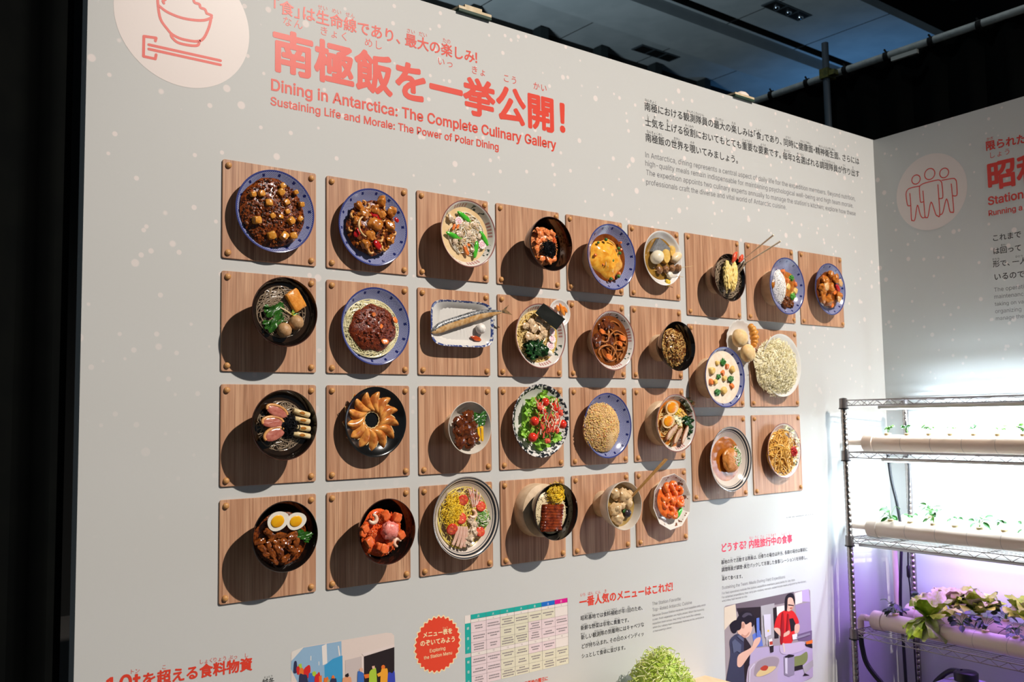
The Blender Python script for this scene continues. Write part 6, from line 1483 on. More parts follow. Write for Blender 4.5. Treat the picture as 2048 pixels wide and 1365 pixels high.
def rbox(lx, ly, lz, seed=0, jit=.04, r=.18):
    vs, fs = ICO(3)
    out = []
    for v in vs:
        p = Vector(v)
        mx = max(abs(p.x), abs(p.y), abs(p.z))
        p = (p / mx).lerp(p, r * 1.4)
        p *= 1 + jit * nz(v, 2, seed)
        out.append(Vector((p.x * lx / 2, p.y * ly / 2, p.z * lz / 2)))
    return out, fs


def arc_tube(b, rad, a0, a1, r, n=12, sides=8, z=0, mi=0, taper=.5, flat=1):
    pts, rr = [], []
    for i in range(n + 1):
        t = i / n
        a = a0 + (a1 - a0) * t
        pts.append((rad * math.cos(a), rad * math.sin(a), z))
        rr.append(r * (taper + (1 - taper) * math.sin(PI * min(1, max(0, t))) ** .5))
    b.tube(pts, rr, sides, mi, True, flat)


def slab(w, h, th, e, seed, wob=.04, n=28, edge=None, dome=.0):
    """rounded flat piece: superellipse outline, rounded rim; material 1 on the rim when edge is set"""
    vs, fs, mi = [], [], []
    rings = [(.0, -1), (.9, -1), (1, -.5), (1, .4), (.9, .95), (.5, 1), (0, 1)]
    for r, z in rings:
        for j in range(n):
            a = 2 * PI * j / n
            ca, sa = math.cos(a), math.sin(a)
            k = (abs(ca) ** e + abs(sa) ** e) ** (-1 / e) * (1 + wob * nz((ca, sa, 0), 2.2, seed))
            x, y = ca * k * r * w / 2, sa * k * r * h / 2
            vs.append((x, y, z * th / 2 + (dome * (1 - r * r) if z > 0 else 0) + .12 * th * nz((x / w * 2, y / h * 2, 0), 3, seed)))
    for i in range(len(rings) - 1):
        for j in range(n):
            fs.append((i * n + j, i * n + (j + 1) % n, (i + 1) * n + (j + 1) % n, (i + 1) * n + j))
            mi.append(1 if edge and i in (1, 2, 3) else 0)
    return vs, fs, mi


def sheet(b, w, h, seed, wav, nx=9, ny=7, mi=0, ruffle=0):
    rnd = random.Random(seed)
    vs, fs = [], []
    ph = rnd.uniform(0, 6)
    for i in range(nx + 1):
        for j in range(ny + 1):
            x, y = i / nx * 2 - 1, j / ny * 2 - 1
            r = max(abs(x), abs(y))
            k = 1 / max(1e-6, (x * x + y * y) ** .5) * r if r else 1
            X, Y = x * (k * .75 + .25), y * (k * .75 + .25)
            e = 1 + (ruffle * math.sin(math.atan2(Y, X) * 9 + ph) if r > .95 else 0)
            vs.append((X * w / 2 * e, Y * h / 2 * e, wav * nz((X, Y, 0), 1.7, seed) + wav * .6 * (X * X + Y * Y) * math.sin(math.atan2(Y, X) * 5 + ph)))
    for i in range(nx):
        for j in range(ny):
            a = i * (ny + 1) + j
            fs.append((a, a + ny + 1, a + ny + 2, a + 1))
    b.put(vs, fs, mi)


def threads(b, n, R, H, r, L, rnd, aligned=None, mi=0, dome=True, cx=0, cy=0, z0=0, curve=.35, ry=None, nm=1, sides=4):
    ry = ry or R
    for i in range(n):
        t = rnd.random() ** .5
        a = rnd.uniform(0, 2 * PI)
        x, y = cx + R * t * math.cos(a), cy + ry * t * math.sin(a)
        z = z0 + (H * (1 - t * t) if dome else 0) + rnd.uniform(0, .002)
        th = aligned + rnd.gauss(0, .16) if aligned is not None else rnd.uniform(0, 2 * PI)
        l = L * rnd.uniform(.6, 1.2)
        k = rnd.uniform(-1, 1) * curve * l
        pts = []
        for q in (-.5, -.25, 0, .25, .5):
            s = 1 - (2 * q) ** 2
            pts.append((x + math.cos(th) * l * q - math.sin(th) * k * s, y + math.sin(th) * l * q + math.cos(th) * k * s, z + .25 * l * s * rnd.uniform(.0, .5) - .12 * l * abs(q)))
        b.tube(pts, r, sides, mi if nm == 1 else rnd.randrange(nm), False)


# ------------------------------------------------------------------ helpers that set food down in a dish
_used = set()


def clock(x, y, R):
    r = math.hypot(x, y) / R
    hrs = ['twelve', 'one', 'two', 'three', 'four', 'five', 'six', 'seven', 'eight', 'nine', 'ten', 'eleven']
    if r < .16: return 'at the middle'
    h = round(math.degrees(math.atan2(x, y)) / 30) % 12
    return "at %s o'clock%s" % (hrs[h], ' near the rim' if r > .62 else (' near the middle' if r < .34 else ''))


def uniq(lab):
    if lab not in _used:
        _used.add(lab)
        return lab
    for s in (', lower one', ', inner one', ', smaller one', ', outer one', ', hidden one', ', last one'):
        if lab + s not in _used:
            _used.add(lab + s)
            return lab + s
    return lab


def setdown(d, name, me, x, y, z, rot=0, desc='', cat='', group=None, tilt=(0, 0), kids=(), solo=False):
    M = d.M @ Matrix.Translation((x, y, z)) @ Matrix.Rotation(rot, 4, 'Z') @ Matrix.Rotation(tilt[0], 4, 'X') @ Matrix.Rotation(tilt[1], 4, 'Y')
    o = add(name, me, None, M)
    lab = desc + ' in the ' + NAMES[d.k]
    if not solo:
        ck = clock(x, y, d.R if d.k != 23 else .1)
        if len((lab + ' ' + ck).split()) > 13: ck = ' '.join(ck.split()[:3])
        lab += ', ' + ck
    tag(o, uniq(lab), cat, group)
    for kn, km in kids:
        add(kn, km, o)
    return o


def stuff(d, name, me, label, cat, z=0):
    o = add(name, me, None, d.M @ Matrix.Translation((0, 0, z)))
    return tag(o, uniq(label), cat, None, 'stuff')


def soup(d, dep, mat, label, name='broth', amp=.0012):
    z = d.D - dep
    r = inner_r(d, z) + .0012
    vs, fs = [(0, 0, z)], []
    n = 48
    for i in range(1, 13):
        for j in range(n):
            a = 2 * PI * j / n
            x, y = r * i / 12 * math.cos(a), r * i / 12 * math.sin(a)
            vs.append((x, y, z + (amp * nz((x * 60, y * 60, 0), 1, d.k) if i < 12 else 0)))
    for j in range(n): fs.append((0, 1 + j, 1 + (j + 1) % n))
    for i in range(11):
        for j in range(n):
            a = 1 + i * n
            fs.append((a + j, a + n + j, a + n + (j + 1) % n, a + (j + 1) % n))
    return stuff(d, name, new_mesh(name, vs, fs, mat), label, 'soup' if name == 'broth' else 'sauce')


def mound_geo(cx, cy, rx, ry, z0, H, seed, amp=.18, f=3.0, pw=2.0, n=36, rings=10, edge=.1):
    vs, fs = [(cx, cy, z0 + H)], []
    for i in range(1, rings + 1):
        t = i / rings
        for j in range(n):
            a = 2 * PI * j / n
            k = 1 + edge * nz((math.cos(a), math.sin(a), 0), 2, seed)
            x, y = rx * t * k * math.cos(a), ry * t * k * math.sin(a)
            z = H * (1 - t ** pw) * (1 + amp * nz((x / rx, y / ry, 0), f, seed)) + H * amp * .5 * nz((x / rx, y / ry, 0), f * 2.5, seed + 3) * (1 - t ** 6)
            vs.append((cx + x, cy + y, z0 + z - (.004 if i == rings else 0)))
    for j in range(n): fs.append((0, 1 + j, 1 + (j + 1) % n))
    for i in range(rings - 1):
        a = 1 + i * n
        for j in range(n):
            fs.append((a + j, a + n + j, a + n + (j + 1) % n, a + (j + 1) % n))
    return vs, fs


def grains(b, n, cx, cy, rx, ry, z0, H, rg, seed, mis=(0,), pw=2.0, sub=1):
    rnd = random.Random(seed)
    for i in range(n):
        t = rnd.random() ** .5
        a = rnd.uniform(0, 2 * PI)
        x, y = cx + rx * t * math.cos(a), cy + ry * t * math.sin(a)
        z = z0 + H * (1 - t ** pw) + rnd.uniform(-.2, .6) * min(rg)
        Mx = Matrix.Rotation(rnd.uniform(0, PI), 3, 'Z') @ Matrix.Rotation(rnd.uniform(-.6, .6), 3, 'X')
        s = rnd.uniform(.75, 1.2)
        b.ball((x, y, z), (rg[0] * s, rg[1] * s, rg[2] * s), sub, rnd.choice(mis), Mx)


def noodles(b, n, cx, cy, rx, ry, z0, H, r, seed, sides=5, mi=0, rho=(.25, .85), arc=(1.2, 4.5)):
    rnd = random.Random(seed)
    R = max(rx, ry)
    for i in range(n):
        a = rnd.uniform(0, 2 * PI)
        t = rnd.random() ** .6 * .75
        px, py = t * math.cos(a), t * math.sin(a)
        q = rnd.uniform(*rho)
        a0 = rnd.uniform(0, 2 * PI)
        da = rnd.uniform(*arc) * rnd.choice((-1, 1))
        k = max(6, int(abs(da) * q * 7))
        lz = rnd.uniform(0, 1)
        pts = []
        for j in range(k + 1):
            th = a0 + da * j / k
            x, y = px + q * math.cos(th) - q * math.cos(a0 + da / 2) * .6, py + q * math.sin(th) - q * math.sin(a0 + da / 2) * .6
            l = math.hypot(x, y)
            if l > .97: x, y = x / l * .97, y / l * .97
            z = z0 + H * (1 - min(1, l) ** 2) * (.65 + .35 * lz) + r * lz * 3 * (1 - l * .6) + r * math.sin(j * .9 + i)
            pts.append((cx + x * rx, cy + y * ry, z))
        b.tube(pts, r, sides, mi, False)


mm = .001


def STF(k):
    dep, cx, cy, rx, ry = STUFF[k]
    return dep * mm, cx * mm, cy * mm, rx * mm, ry * mm


def heap(k, name, mat, label, cat, H, seed, amp=.2, f=3, pw=2, sink=.0, edge=.1, extra=None, z=None):
    d = DD[k]
    dep, cx, cy, rx, ry = STF(k)
    b = MB()
    z0 = d.D - dep - sink if z is None else z
    b.put(*mound_geo(cx, cy, rx, ry, z0, H, seed, amp, f, pw, edge=edge))
    if extra: extra(b, cx, cy, rx, ry, z0, H)
    return stuff(d, name, b.mesh(name, mat), label, cat)

# ------------------------------------------------------------------ sauces, soups, rice and noodles in the dishes
def rng(k): return random.Random(k * 17 + 3)


def build_stuff():
    # mapo tofu
    def bits(mis, n, rg, s=1.0, zz=.001):
        return lambda b, cx, cy, rx, ry, z0, H: grains(b, n, cx, cy, rx * s, ry * s, z0 + zz, H, rg, n, mis)
    heap(11, 'mapo_sauce', [FM['sauce_brown'], FM['mince'], FM['pepperheap']], 'glossy brown minced meat sauce of the mapo tofu', 'sauce', .013, 2, .45, 5, extra=lambda *a: (bits((1, 1, 0, 2), 420, (.0030, .0026, .0024), .97, .0012)(*a), bits((0, 0, 1), 90, (.0065, .0055, .004), .93, .0010)(*a)))
    heap(12, 'stir_fry_sauce', [FM['sauce_brown'], FM['chicken']], 'brown sauce under the cashew chicken', 'sauce', .010, 3, .4, 5, extra=bits((0, 1), 110, (.006, .005, .004), .95))
    # noodle soups
    for k, mat, lab in ((13, 'broth_cream', 'creamy tan broth of the seafood noodle soup'), (15, 'sauce_amber', 'amber sauce around the crab omelette'), (16, 'broth_oden', 'clear brown oden broth'), (17, 'broth_dark', 'dark soba broth under the tempura'), (21, 'broth_dark', 'dark soba broth under the fried tofu'),
                        (24, 'ramen_soup', 'golden ramen broth beside the nori sheet'), (25, 'curry_soup', 'thick brown curry soup of the udon'), (27, 'stew', 'thick white cream stew'), (31, 'broth_dark', 'dark soba broth under the duck'), (36, 'soup_red', 'reddish brown broth of the egg ramen'), (37, 'broth_amber', 'amber broth around the burger'), (45, 'broth_clear', 'clear golden broth of the dumpling soup')):
        dep = {15: .024, 21: .022, 31: .022, 25: .018, 27: .012, 37: .028}.get(k, STUFF[k][0] * mm + .002)
        soup(DD[k], dep, FM[mat], lab, 'broth' if k not in (15, 27) else 'sauce', .0012 if k not in (27, 25) else .002)

    def nood(k, name, mats, lab, n, r, H, z, f=1.0, seed=1, **kw):
        d = DD[k]
        dep, cx, cy, rx, ry = STF(k)
        b = MB()
        noodles(b, n, cx, cy, rx * f, ry * f, d.D - z, H, r, seed + k, **kw)
        return d, b, cx, cy, rx, ry

    d, b, cx, cy, rx, ry = nood(13, '', 0, '', 60, .0016, .008, .020, .85)
    threads(b, 70, rx * .75, .012, .0012, .022, rng(13), None, 1, True, cx, cy, d.D - .018, ry=ry * .75)
    stuff(d, 'thin_noodles', b.mesh('thin_noodles', [FM['noodle_white'], FM['onion']]), 'pale noodles and bean sprouts in the creamy soup', 'noodles')
    # roe rice
    heap(14, 'seasoned_rice', [FM['rice_orange'], FM['salmonflake'], FM['omelette']], 'rice mixed with orange salmon flakes in the black bowl', 'rice', .022, 4, .2, 4, sink=.004, extra=bits((0, 1, 1, 2), 420, (.0026, .0014, .0014), .97))
    heap(15, 'omelette', FM['omelette'], 'soft yellow crab omelette mound', 'omelette', .024, 5, .35, 3, sink=.002, edge=.22)
    d, b, cx, cy, rx, ry = nood(17, '', 0, '', 110, .0013, .010, .021, 1.1)
    for i in range(26):                       # noodles lifted by the chopsticks
        rr = random.Random(i)
        p0 = Vector((.045 + rr.uniform(-.012, .012), .02 + rr.uniform(-.014, .014), d.D - .012))
        p2 = Vector((.083 + rr.uniform(-.008, .006), .066 + rr.uniform(-.007, .007), d.D + .012 + rr.uniform(-.004, .004)))
        mid = (p0 + p2) / 2 + Vector((rr.uniform(-.006, .006), rr.uniform(-.006, .006), .004))
        b.tube([p0, p0.lerp(mid, .5), mid, mid.lerp(p2, .6), p2], .0013, 5, 0, False)
    stuff(d, 'soba_noodles', b.mesh('soba_noodles', FM['soba']), 'grey brown soba noodles under the tempura, lifted by chopsticks', 'noodles')
    d = DD[18]
    dep, cx, cy, rx, ry = STF(18)
    b = MB()
    b.put(*mound_geo(cx + .012, cy, rx * .95, ry * 1.02, d.D - .027, .014, 7, .3, 4, edge=.15))
    stuff(d, 'curry_sauce', b.mesh('curry_sauce', FM['curry']), 'orange brown curry sauce beside the rice', 'sauce')
    b = MB()
    b.put(*mound_geo(cx - .034, cy + .004, .040, .076, d.D - .028, .026, 8, .12, 4))
    grains(b, 420, cx - .034, cy + .004, .039, .075, d.D - .028, .026, (.003, .0014, .0014), 18)
    stuff(d, 'white_rice', b.mesh('white_rice', FM['rice']), 'white rice on the left half of the curry plate', 'rice')
    heap(19, 'sweet_sour_sauce', FM['sauce_amber'], 'amber glaze under the sweet and sour pork', 'sauce', .006, 9, .3, 4)
    d, b, cx, cy, rx, ry = nood(21, '', 0, '', 120, .0014, .010, .023, 1.0)
    stuff(d, 'soba_noodles', b.mesh('soba_noodles', FM['soba']), 'grey brown soba noodles around the spinach and meatballs', 'noodles')
    d, b, cx, cy, rx, ry = nood(22, '', 0, '', 150, .0014, .012, .006, 1.06, rho=(.4, .95), arc=(2, 5))
    b.put(*mound_geo(cx, cy, rx * .95, ry * .95, d.D - .008, .012, 1, .1, 3), 0)
    stuff(d, 'thin_noodles', b.mesh('thin_noodles', FM['noodle_yellow']), 'pale yellow noodles around the dark meat sauce', 'noodles')
    heap(22, 'meat_sauce', [FM['meatsauce'], FM['carrot']], 'dark red brown meat sauce heaped on pale noodles', 'sauce', .016, 12, .35, 6, z=DD[22].D + .0065, edge=.16, extra=lambda b, cx, cy, rx, ry, z0, H: (grains(b, 160, cx, cy, rx * .9, ry * .9, z0, H, (.0034, .003, .0026), 22), grains(b, 60, cx, cy, rx * .9, ry * .9, z0, H, (.008, .006, .004), 23)))
    bpy.data.objects['meat_sauce'].scale = (.84, .84, 1)
    d, b, cx, cy, rx, ry = nood(24, '', 0, '', 110, .0015, .007, .021, 1.0)
    stuff(d, 'ramen_noodles', b.mesh('ramen_noodles', FM['ramen_noodle']), 'golden noodles at the left of the nori ramen', 'noodles')
    d, b, cx, cy, rx, ry = nood(25, '', 0, '', 16, .0031, .004, .018, .95, sides=8, rho=(.3, .8), arc=(1.5, 3.5))
    stuff(d, 'udon_noodles', b.mesh('udon_noodles', FM['udon']), 'thick brown udon noodles in curry soup', 'noodles')
    d = DD[26]
    dep, cx, cy, rx, ry = STF(26)
    b = MB()
    b.put(*mound_geo(cx, cy, rx, ry, d.D - dep - .006, .028, 26, .25, 4), 0)
    threads(b, 420, rx * .92, .030, .0017, .022, rng(26), None, 0, True, cx, cy, d.D - dep - .005, .5, ry * .92, 3, 4)
    stuff(d, 'shredded_beef', b.mesh('shredded_beef', [FM['gyudon'], FM['gyudon_onion'], FM['beef']]), 'shredded brown beef and onion heaped in the black bowl', 'beef')
    d = DD[28]
    dep, cx, cy, rx, ry = STF(28)
    b = MB()
    b.put(*mound_geo(cx + .008, cy, rx * 1.1, ry * 1.0, d.D - .014, .042, 28, .1, 3), 0)
    threads(b, 760, rx * 1.05, .044, .0013, .036, rng(28), None, 0, True, cx + .008, cy, d.D - .012, .5, ry * 1.0)
    stuff(d, 'white_shreds', b.mesh('white_shreds', FM['shreds']), 'pale white shreds heaped high in the white bowl', 'shreds')
    d, b, cx, cy, rx, ry = nood(31, '', 0, '', 120, .0014, .010, .024, 1.0, seed=4)
    stuff(d, 'soba_noodles', b.mesh('soba_noodles', FM['soba']), 'grey brown soba noodles under the duck slices', 'noodles')
    d = DD[34]
    dep, cx, cy, rx, ry = STF(34)
    b = MB()
    b.put(*mound_geo(cx, cy, rx * .8, ry * .85, d.D - .022, .022, 34, .3, 4), 1)
    rr = rng(34)
    for i in range(60):
        x, y = cx + rr.uniform(-.5, .6) * rx, cy + rr.uniform(-.65, .55) * ry
        z = d.D + .006 + .026 * (1 - ((x - cx) / rx) ** 2 - ((y - cy) / ry) ** 2)
        pts = [(x, y, z), (x + rr.uniform(-.008, .008), y + .012, z + .001), (x + rr.uniform(-.012, .012), y + .024, z)]
        b.tube(pts, rr.choice((.0016, .0024)), 5, rr.choice((0, 3, 3)))
    grains(b, 170, cx, cy, rx * .75, ry * .8, d.D + .002, .026, (.0020, .0016, .0014), 134, (2, 2, 0, 3))
    stuff(d, 'salad_dressing', b.mesh('salad_dressing', [FM['mayo'], FM['lettuce'], FM['kikurage'], FM['tomato_flesh']]), 'white and red dressing with dark seeds over the salad', 'dressing')
    heap(35, 'fried_rice', [FM['friedrice'], FM['egg_bit'], FM['carrot']], 'golden fried rice mounded on the blue plate', 'rice', .034, 35, .12, 4, sink=.024, extra=lambda b, cx, cy, rx, ry, z0, H: grains(b, 2200, cx, cy, rx, ry, z0, H, (.0034, .0018, .0018), 35, (0,) * 18 + (1, 1, 1, 2)))
    d, b, cx, cy, rx, ry = nood(36, '', 0, '', 50, .0016, .004, .020, .95)
    grains(b, 60, cx + .012, cy + .05, .024, .014, d.D - .014, .008, (.0036, .003, .0028), 36, (1,))
    stuff(d, 'ramen_noodles', b.mesh('ramen_noodles', [FM['ramen_noodle'], FM['corn']]), 'golden noodles and sweetcorn in the egg ramen', 'noodles')
    d, b, cx, cy, rx, ry = nood(38, '', 0, '', 64, .0023, .020, .006, 1.0)
    b.put(*mound_geo(cx, cy, rx * .85, ry * .9, d.D - .012, .016, 38, .1, 3), 0)
    stuff(d, 'fried_noodles', b.mesh('fried_noodles', FM['yakisoba']), 'yellow fried noodles beside the red ginger', 'noodles')
    heap(41, 'pork_sauce', FM['sauce_brown'], 'dark glossy sauce under the braised pork', 'sauce', .006, 41, .3, 4, sink=.004)
    heap(42, 'salmon_roe', [FM['roe_red'], FM['salmon']], 'orange red roe spread under the salmon cubes', 'roe', .010, 42, .3, 4, sink=.004, extra=bits((0, 0, 1), 420, (.0019, .0019, .0019), .98))
    d, b, cx, cy, rx, ry = nood(43, '', 0, '', 80, .0014, .008, .018, 1.0)
    threads(b, 330, .036, .014, .0011, .022, rng(43), None, 1, True, cx - .042, cy + .022, d.D - .013, .5, .052)
    stuff(d, 'chilled_noodles', b.mesh('chilled_noodles', [FM['noodle_chilled'], FM['egg_thread']]), 'yellow egg shreds and noodles in the chilled noodle bowl', 'noodles')
    heap(44, 'eel_rice', FM['rice_tan'], 'tan sauced rice under the grilled eel', 'rice', .008, 44, .2, 4, sink=.004, extra=bits((0,), 160, (.0026, .0014, .0014)))
    heap(46, 'chilli_sauce', FM['chilishrimp'], 'orange chilli sauce under the shrimp', 'sauce', .005, 46, .2, 4)


build_stuff()


# ------------------------------------------------------------------ countable pieces
def mesh1(name, geo, mats):
    vs, fs = geo[0], geo[1]
    return new_mesh(name, vs, fs, mats, geo[2] if len(geo) > 2 else None)


def blobber(name, mat, desc, cat, amp=.25, f=1.6, sq=(1, 1, .8), cubic=0, lift=.35, mats=None):
    def fn(d, row, i, z, g):
        x, y, r = row[0] * mm, row[1] * mm, row[2] * mm
        setdown(d, name, mesh1(name, blob(r, d.k * 7 + i, amp, f, 3, sq, cubic), FM[mat]), x, y, z + r * lift, random.Random(d.k + i).uniform(0, 6), desc, cat, g)
    return fn


def curl(name, mat, desc, cat, thick, a1=4.0, rad=.7):
    def fn(d, row, i, z, g):
        x, y, r = row[0] * mm, row[1] * mm, row[2] * mm
        b = MB()
        arc_tube(b, r * rad, 0, a1, r * thick, 14, 8)
        setdown(d, name, b.mesh(name, FM[mat]), x, y, z + r * .5, random.Random(d.k * 3 + i).uniform(0, 6), desc, cat, g, (random.Random(i).uniform(-.35, .35), 0))
    return fn


def longslab(name, mat, desc, cat, e=3, th=.25, dome=0, edge=None, wob=.06, lift=.6, tilt=0):
    def fn(d, row, i, z, g):
        x, y, rot, L, w = row[0] * mm, row[1] * mm, math.radians(row[2]), row[3] * mm, row[4] * mm
        t = min(L, w) * th
        setdown(d, name, mesh1(name, slab(L, w, t, e, d.k + i, wob, 30, edge, dome * w), [FM[mat], FM[edge]] if edge else FM[mat]), x, y, z + t * lift, rot, desc, cat, g, (tilt, 0))
    return fn


def rod(name, mat, desc, cat, taper=.4, bend=.06, lift=.5, sides=10, flat=1, rs=1.0):
    def fn(d, row, i, z, g):
        x, y, rot, L, w = row[0] * mm, row[1] * mm, math.radians(row[2]), row[3] * mm, row[4] * mm * rs
        b = MB()
        pts, rr = [], []
        for k in range(11):
            t = k / 10
            pts.append((L * (t - .5), bend * L * (1 - (2 * t - 1) ** 2), 0))
            rr.append(w / 2 * (taper + (1 - taper) * math.sin(PI * min(.98, max(.02, t))) ** .5))
        b.tube(pts, rr, sides, 0, True, flat)
        setdown(d, name, b.mesh(name, FM[mat]), x, y, z + w * .5 * lift, rot, desc, cat, g)
    return fn


def leafy(name, mat, desc, cat, ruffle=0, wav=.18, n=2):
    def fn(d, row, i, z, g):
        if len(row) == 5:
            x, y, rot, L, w = row[0] * mm, row[1] * mm, math.radians(row[2]), row[3] * mm, row[4] * mm
        else:
            x, y, rot, L = row[0] * mm, row[1] * mm, i * 1.1, row[2] * mm * 1.9
            w = L * .8
        b = MB()
        for q in range(n):
            s0 = len(b.v)
            sheet(b, L, w, d.k * 5 + i * 3 + q, wav * w, ruffle=ruffle)
            for v in b.v[s0:]:
                v.z += q * w * .12
                v.xy = Matrix.Rotation(q * .5, 2) @ v.xy
        setdown(d, name, b.mesh(name, FM[mat]), x, y, z + w * .16, rot, desc, cat, g)
    return fn


def heaplet(name, mats, desc, cat, r=.0011, n=70, hf=.45, L=.9, grain=None, lift=.0):
    def fn(d, row, i, z, g):
        x, y, R = row[0] * mm, row[1] * mm, row[2] * mm
        b = MB()
        b.put(*mound_geo(0, 0, R * .85, R * .85, -.002, R * hf * .85, d.k + i, .2, 3, n=20, rings=6))
        if grain: grains(b, n, 0, 0, R * .9, R * .9, 0, R * hf, grain, d.k + i, tuple(range(len(mats))))
        else: threads(b, n, R * .85, R * hf, r, R * L, random.Random(d.k + i), None, 0, True, 0, 0, 0, .4, None, len(mats))
        o = stuff(d, name, b.mesh(name, [FM[q] for q in mats]), desc + ' in the ' + NAMES[d.k], cat)
        o.matrix_world = d.M @ Matrix.Translation((x, y, z + lift))
    return fn


def half_egg(mat_y, desc, fx=1.0, tip=0.0):
    def fn(d, row, i, z, g):
        x, y, r = row[0] * mm, row[1] * mm, row[2] * mm
        b = MB()
        vs, fs = [], []
        n = 32
        wh = 'egg_tan' if d.k == 36 else 'egg_white'
        for ph in range(9):
            a = PI / 2 * ph / 8
            for j in range(n):
                th = 2 * PI * j / n
                k = math.cos(a) if ph else 1
                ex = 1 + .12 * math.cos(th)
                vs.append((r * 1.12 * k * math.cos(th) * ex, r * .95 * k * math.sin(th), -r * .8 * math.sin(a)))
        for p in range(8):
            for j in range(n):
                fs.append((p * n + j, (p + 1) * n + j, (p + 1) * n + (j + 1) % n, p * n + (j + 1) % n))
        fs.append(tuple(range(n)))
        w = new_mesh('egg_half', vs, fs, FM[wh])
        for p in w.polygons:
            if len(p.vertices) > 4: p.use_smooth = False
        yv, yf = blob(r * (.76 if d.k == 36 else .64), i, .06, 1.2, 3, (1.1, .95, .15))
        yk = new_mesh('yolk', [(v[0] + r * .04, v[1], v[2] + .0004) for v in yv], yf, FM[mat_y])
        setdown(d, 'egg_half', w, x, y, z + r * .62, [.35, .2, 2.6][i] if d.k == 41 and i < 2 else .1, desc, 'egg', g, (.12, -.1), [('yolk', yk)])
    return fn


def naruto(d, row, i, z, g):
    x, y, r = row[0] * mm, row[1] * mm, row[2] * mm
    b = MB()
    n = 60
    ring = lambda k, zz: [(r * k * (1 + .07 * math.cos(a * 11)) * math.cos(a), r * k * (1 + .07 * math.cos(a * 11)) * math.sin(a), zz) for a in [2 * PI * j / n for j in range(n)]]
    vs = ring(1, -.0018) + ring(1.02, 0) + ring(1, .0018)
    fs = [(q * n + j, q * n + (j + 1) % n, (q + 1) * n + (j + 1) % n, (q + 1) * n + j) for q in range(2) for j in range(n)] + [tuple(range(2 * n, 3 * n))]
    b.put(vs, fs, 0)
    s = MB()
    pts = [(r * (.1 + .58 * t) * math.cos(t * 9.4), r * (.1 + .58 * t) * math.sin(t * 9.4), .0018) for t in [q / 30 for q in range(31)]]
    s.tube(pts, r * .085, 6, 0, True, .4)
    setdown(d, 'naruto_slice', b.mesh('naruto_slice', FM['naruto'], False), x, y, z + .005, i * 1.3, 'white naruto slice with pink swirl', 'fish cake', g, (0, .25 if d.k == 24 else 0), [('pink_swirl', s.mesh('pink_swirl', FM['naruto_pink']))])


def konnyaku(d, row, i, z, g):
    tri = [(-.021, .093), (.076, .039), (-.071, .020)]
    cx, cy = sum(p[0] for p in tri) / 3, sum(p[1] for p in tri) / 3
    vs = []
    out = []
    for k in range(3):
        a, p, c = Vector(tri[k - 1]), Vector(tri[k]), Vector(tri[(k + 1) % 3])
        out += [p.lerp(a, .07), p.lerp(c, .07)]
    n = len(out)
    for zz, s in ((0, 1), (.013, 1), (.015, .96)):
        vs += [((p.x - cx) * s * .82, (p.y - cy) * s * .82, zz) for p in out]
    fs = [(q * n + j, q * n + (j + 1) % n, (q + 1) * n + (j + 1) % n, (q + 1) * n + j) for q in range(2) for j in range(n)] + [tuple(range(2 * n, 3 * n))]
    setdown(d, 'konnyaku_triangle', new_mesh('konnyaku_triangle', vs, fs, FM['konnyaku'], None, False), cx, cy - .006, z - .006, 0, 'grey konnyaku triangle', 'konnyaku', None, (.1, 0), (), True)


def skewer(name, mat, desc, white):
    def fn(d, row, i, z, g):
        x, y, rot, L, w = row[0] * mm, row[1] * mm, math.radians(row[2]), row[3] * mm, row[4] * mm
        b = MB()
        n = 4 if not white else 1
        for q in range(n):
            vs, fs = blob(w * (.8 if white else .78), q + d.k, .25, 2, 3, (1.3 if white else .95, 1, .8))
            b.put([v + Vector((-L * .36 + q * L * .155 + (L * .1 if white else 0), 0, 0)) for v in vs], fs)
        s = MB()
        s.tube([(-L * .48, 0, 0), (L * .45, 0, .001), (L * .5, 0, .001)], [.001, .0009, .0003], 6)
        setdown(d, name, b.mesh(name, FM[mat]), x, y, z + .009, rot, desc, 'skewer', None, (0, -.12), [('bamboo_stick', s.mesh('bamboo_stick', FM['bamboo']))], True)
    return fn


def tempura(d, row, i, z, g):
    x, y, rot, L, w = row[0] * mm, row[1] * mm, math.radians(row[2]), row[3] * mm, row[4] * mm
    vs, fs = ICO(4)
    out = []
    for v in vs:
        p = Vector((v.x * L / 2, v.y * w * .62 * (1 - .2 * v.x), v.z * w * .42))
        out.append(p * (1 + .3 * nz(p, 150, i + 2) + .2 * nz(p, 380, i)))
    setdown(d, 'tempura_shrimp', new_mesh('tempura_shrimp', out, fs, FM['tempura']), x, y, z + w * .45, rot, 'battered yellow tempura shrimp', 'shrimp', g, (0, -.08))


def duck(d, row, i, z, g):
    x, y, rot, L, w = row[0] * mm, row[1] * mm, math.radians(row[2]), row[3] * mm, row[4] * mm
    vs, fs, mi = slab(L, w, .006, 2.3, i + 3, .08, 36)
    body = new_mesh('duck_slice', vs, fs, FM['duck'])
    b = MB()
    pts = [(L / 2 * .97 * math.cos(a), w / 2 * .97 * math.sin(a), .001) for a in [PI * -.12 + PI * 1.1 * q / 20 for q in range(21)]]
    b.tube([(p[0], -p[1], p[2]) for p in pts], .0042, 8, 0, True, .9)
    setdown(d, 'duck_slice', body, x, y, z + .008 + .002 * i, rot, 'pink duck breast slice with golden skin', 'duck', g, (.15, 0), [('golden_skin', b.mesh('golden_skin', FM['duck_skin']))])


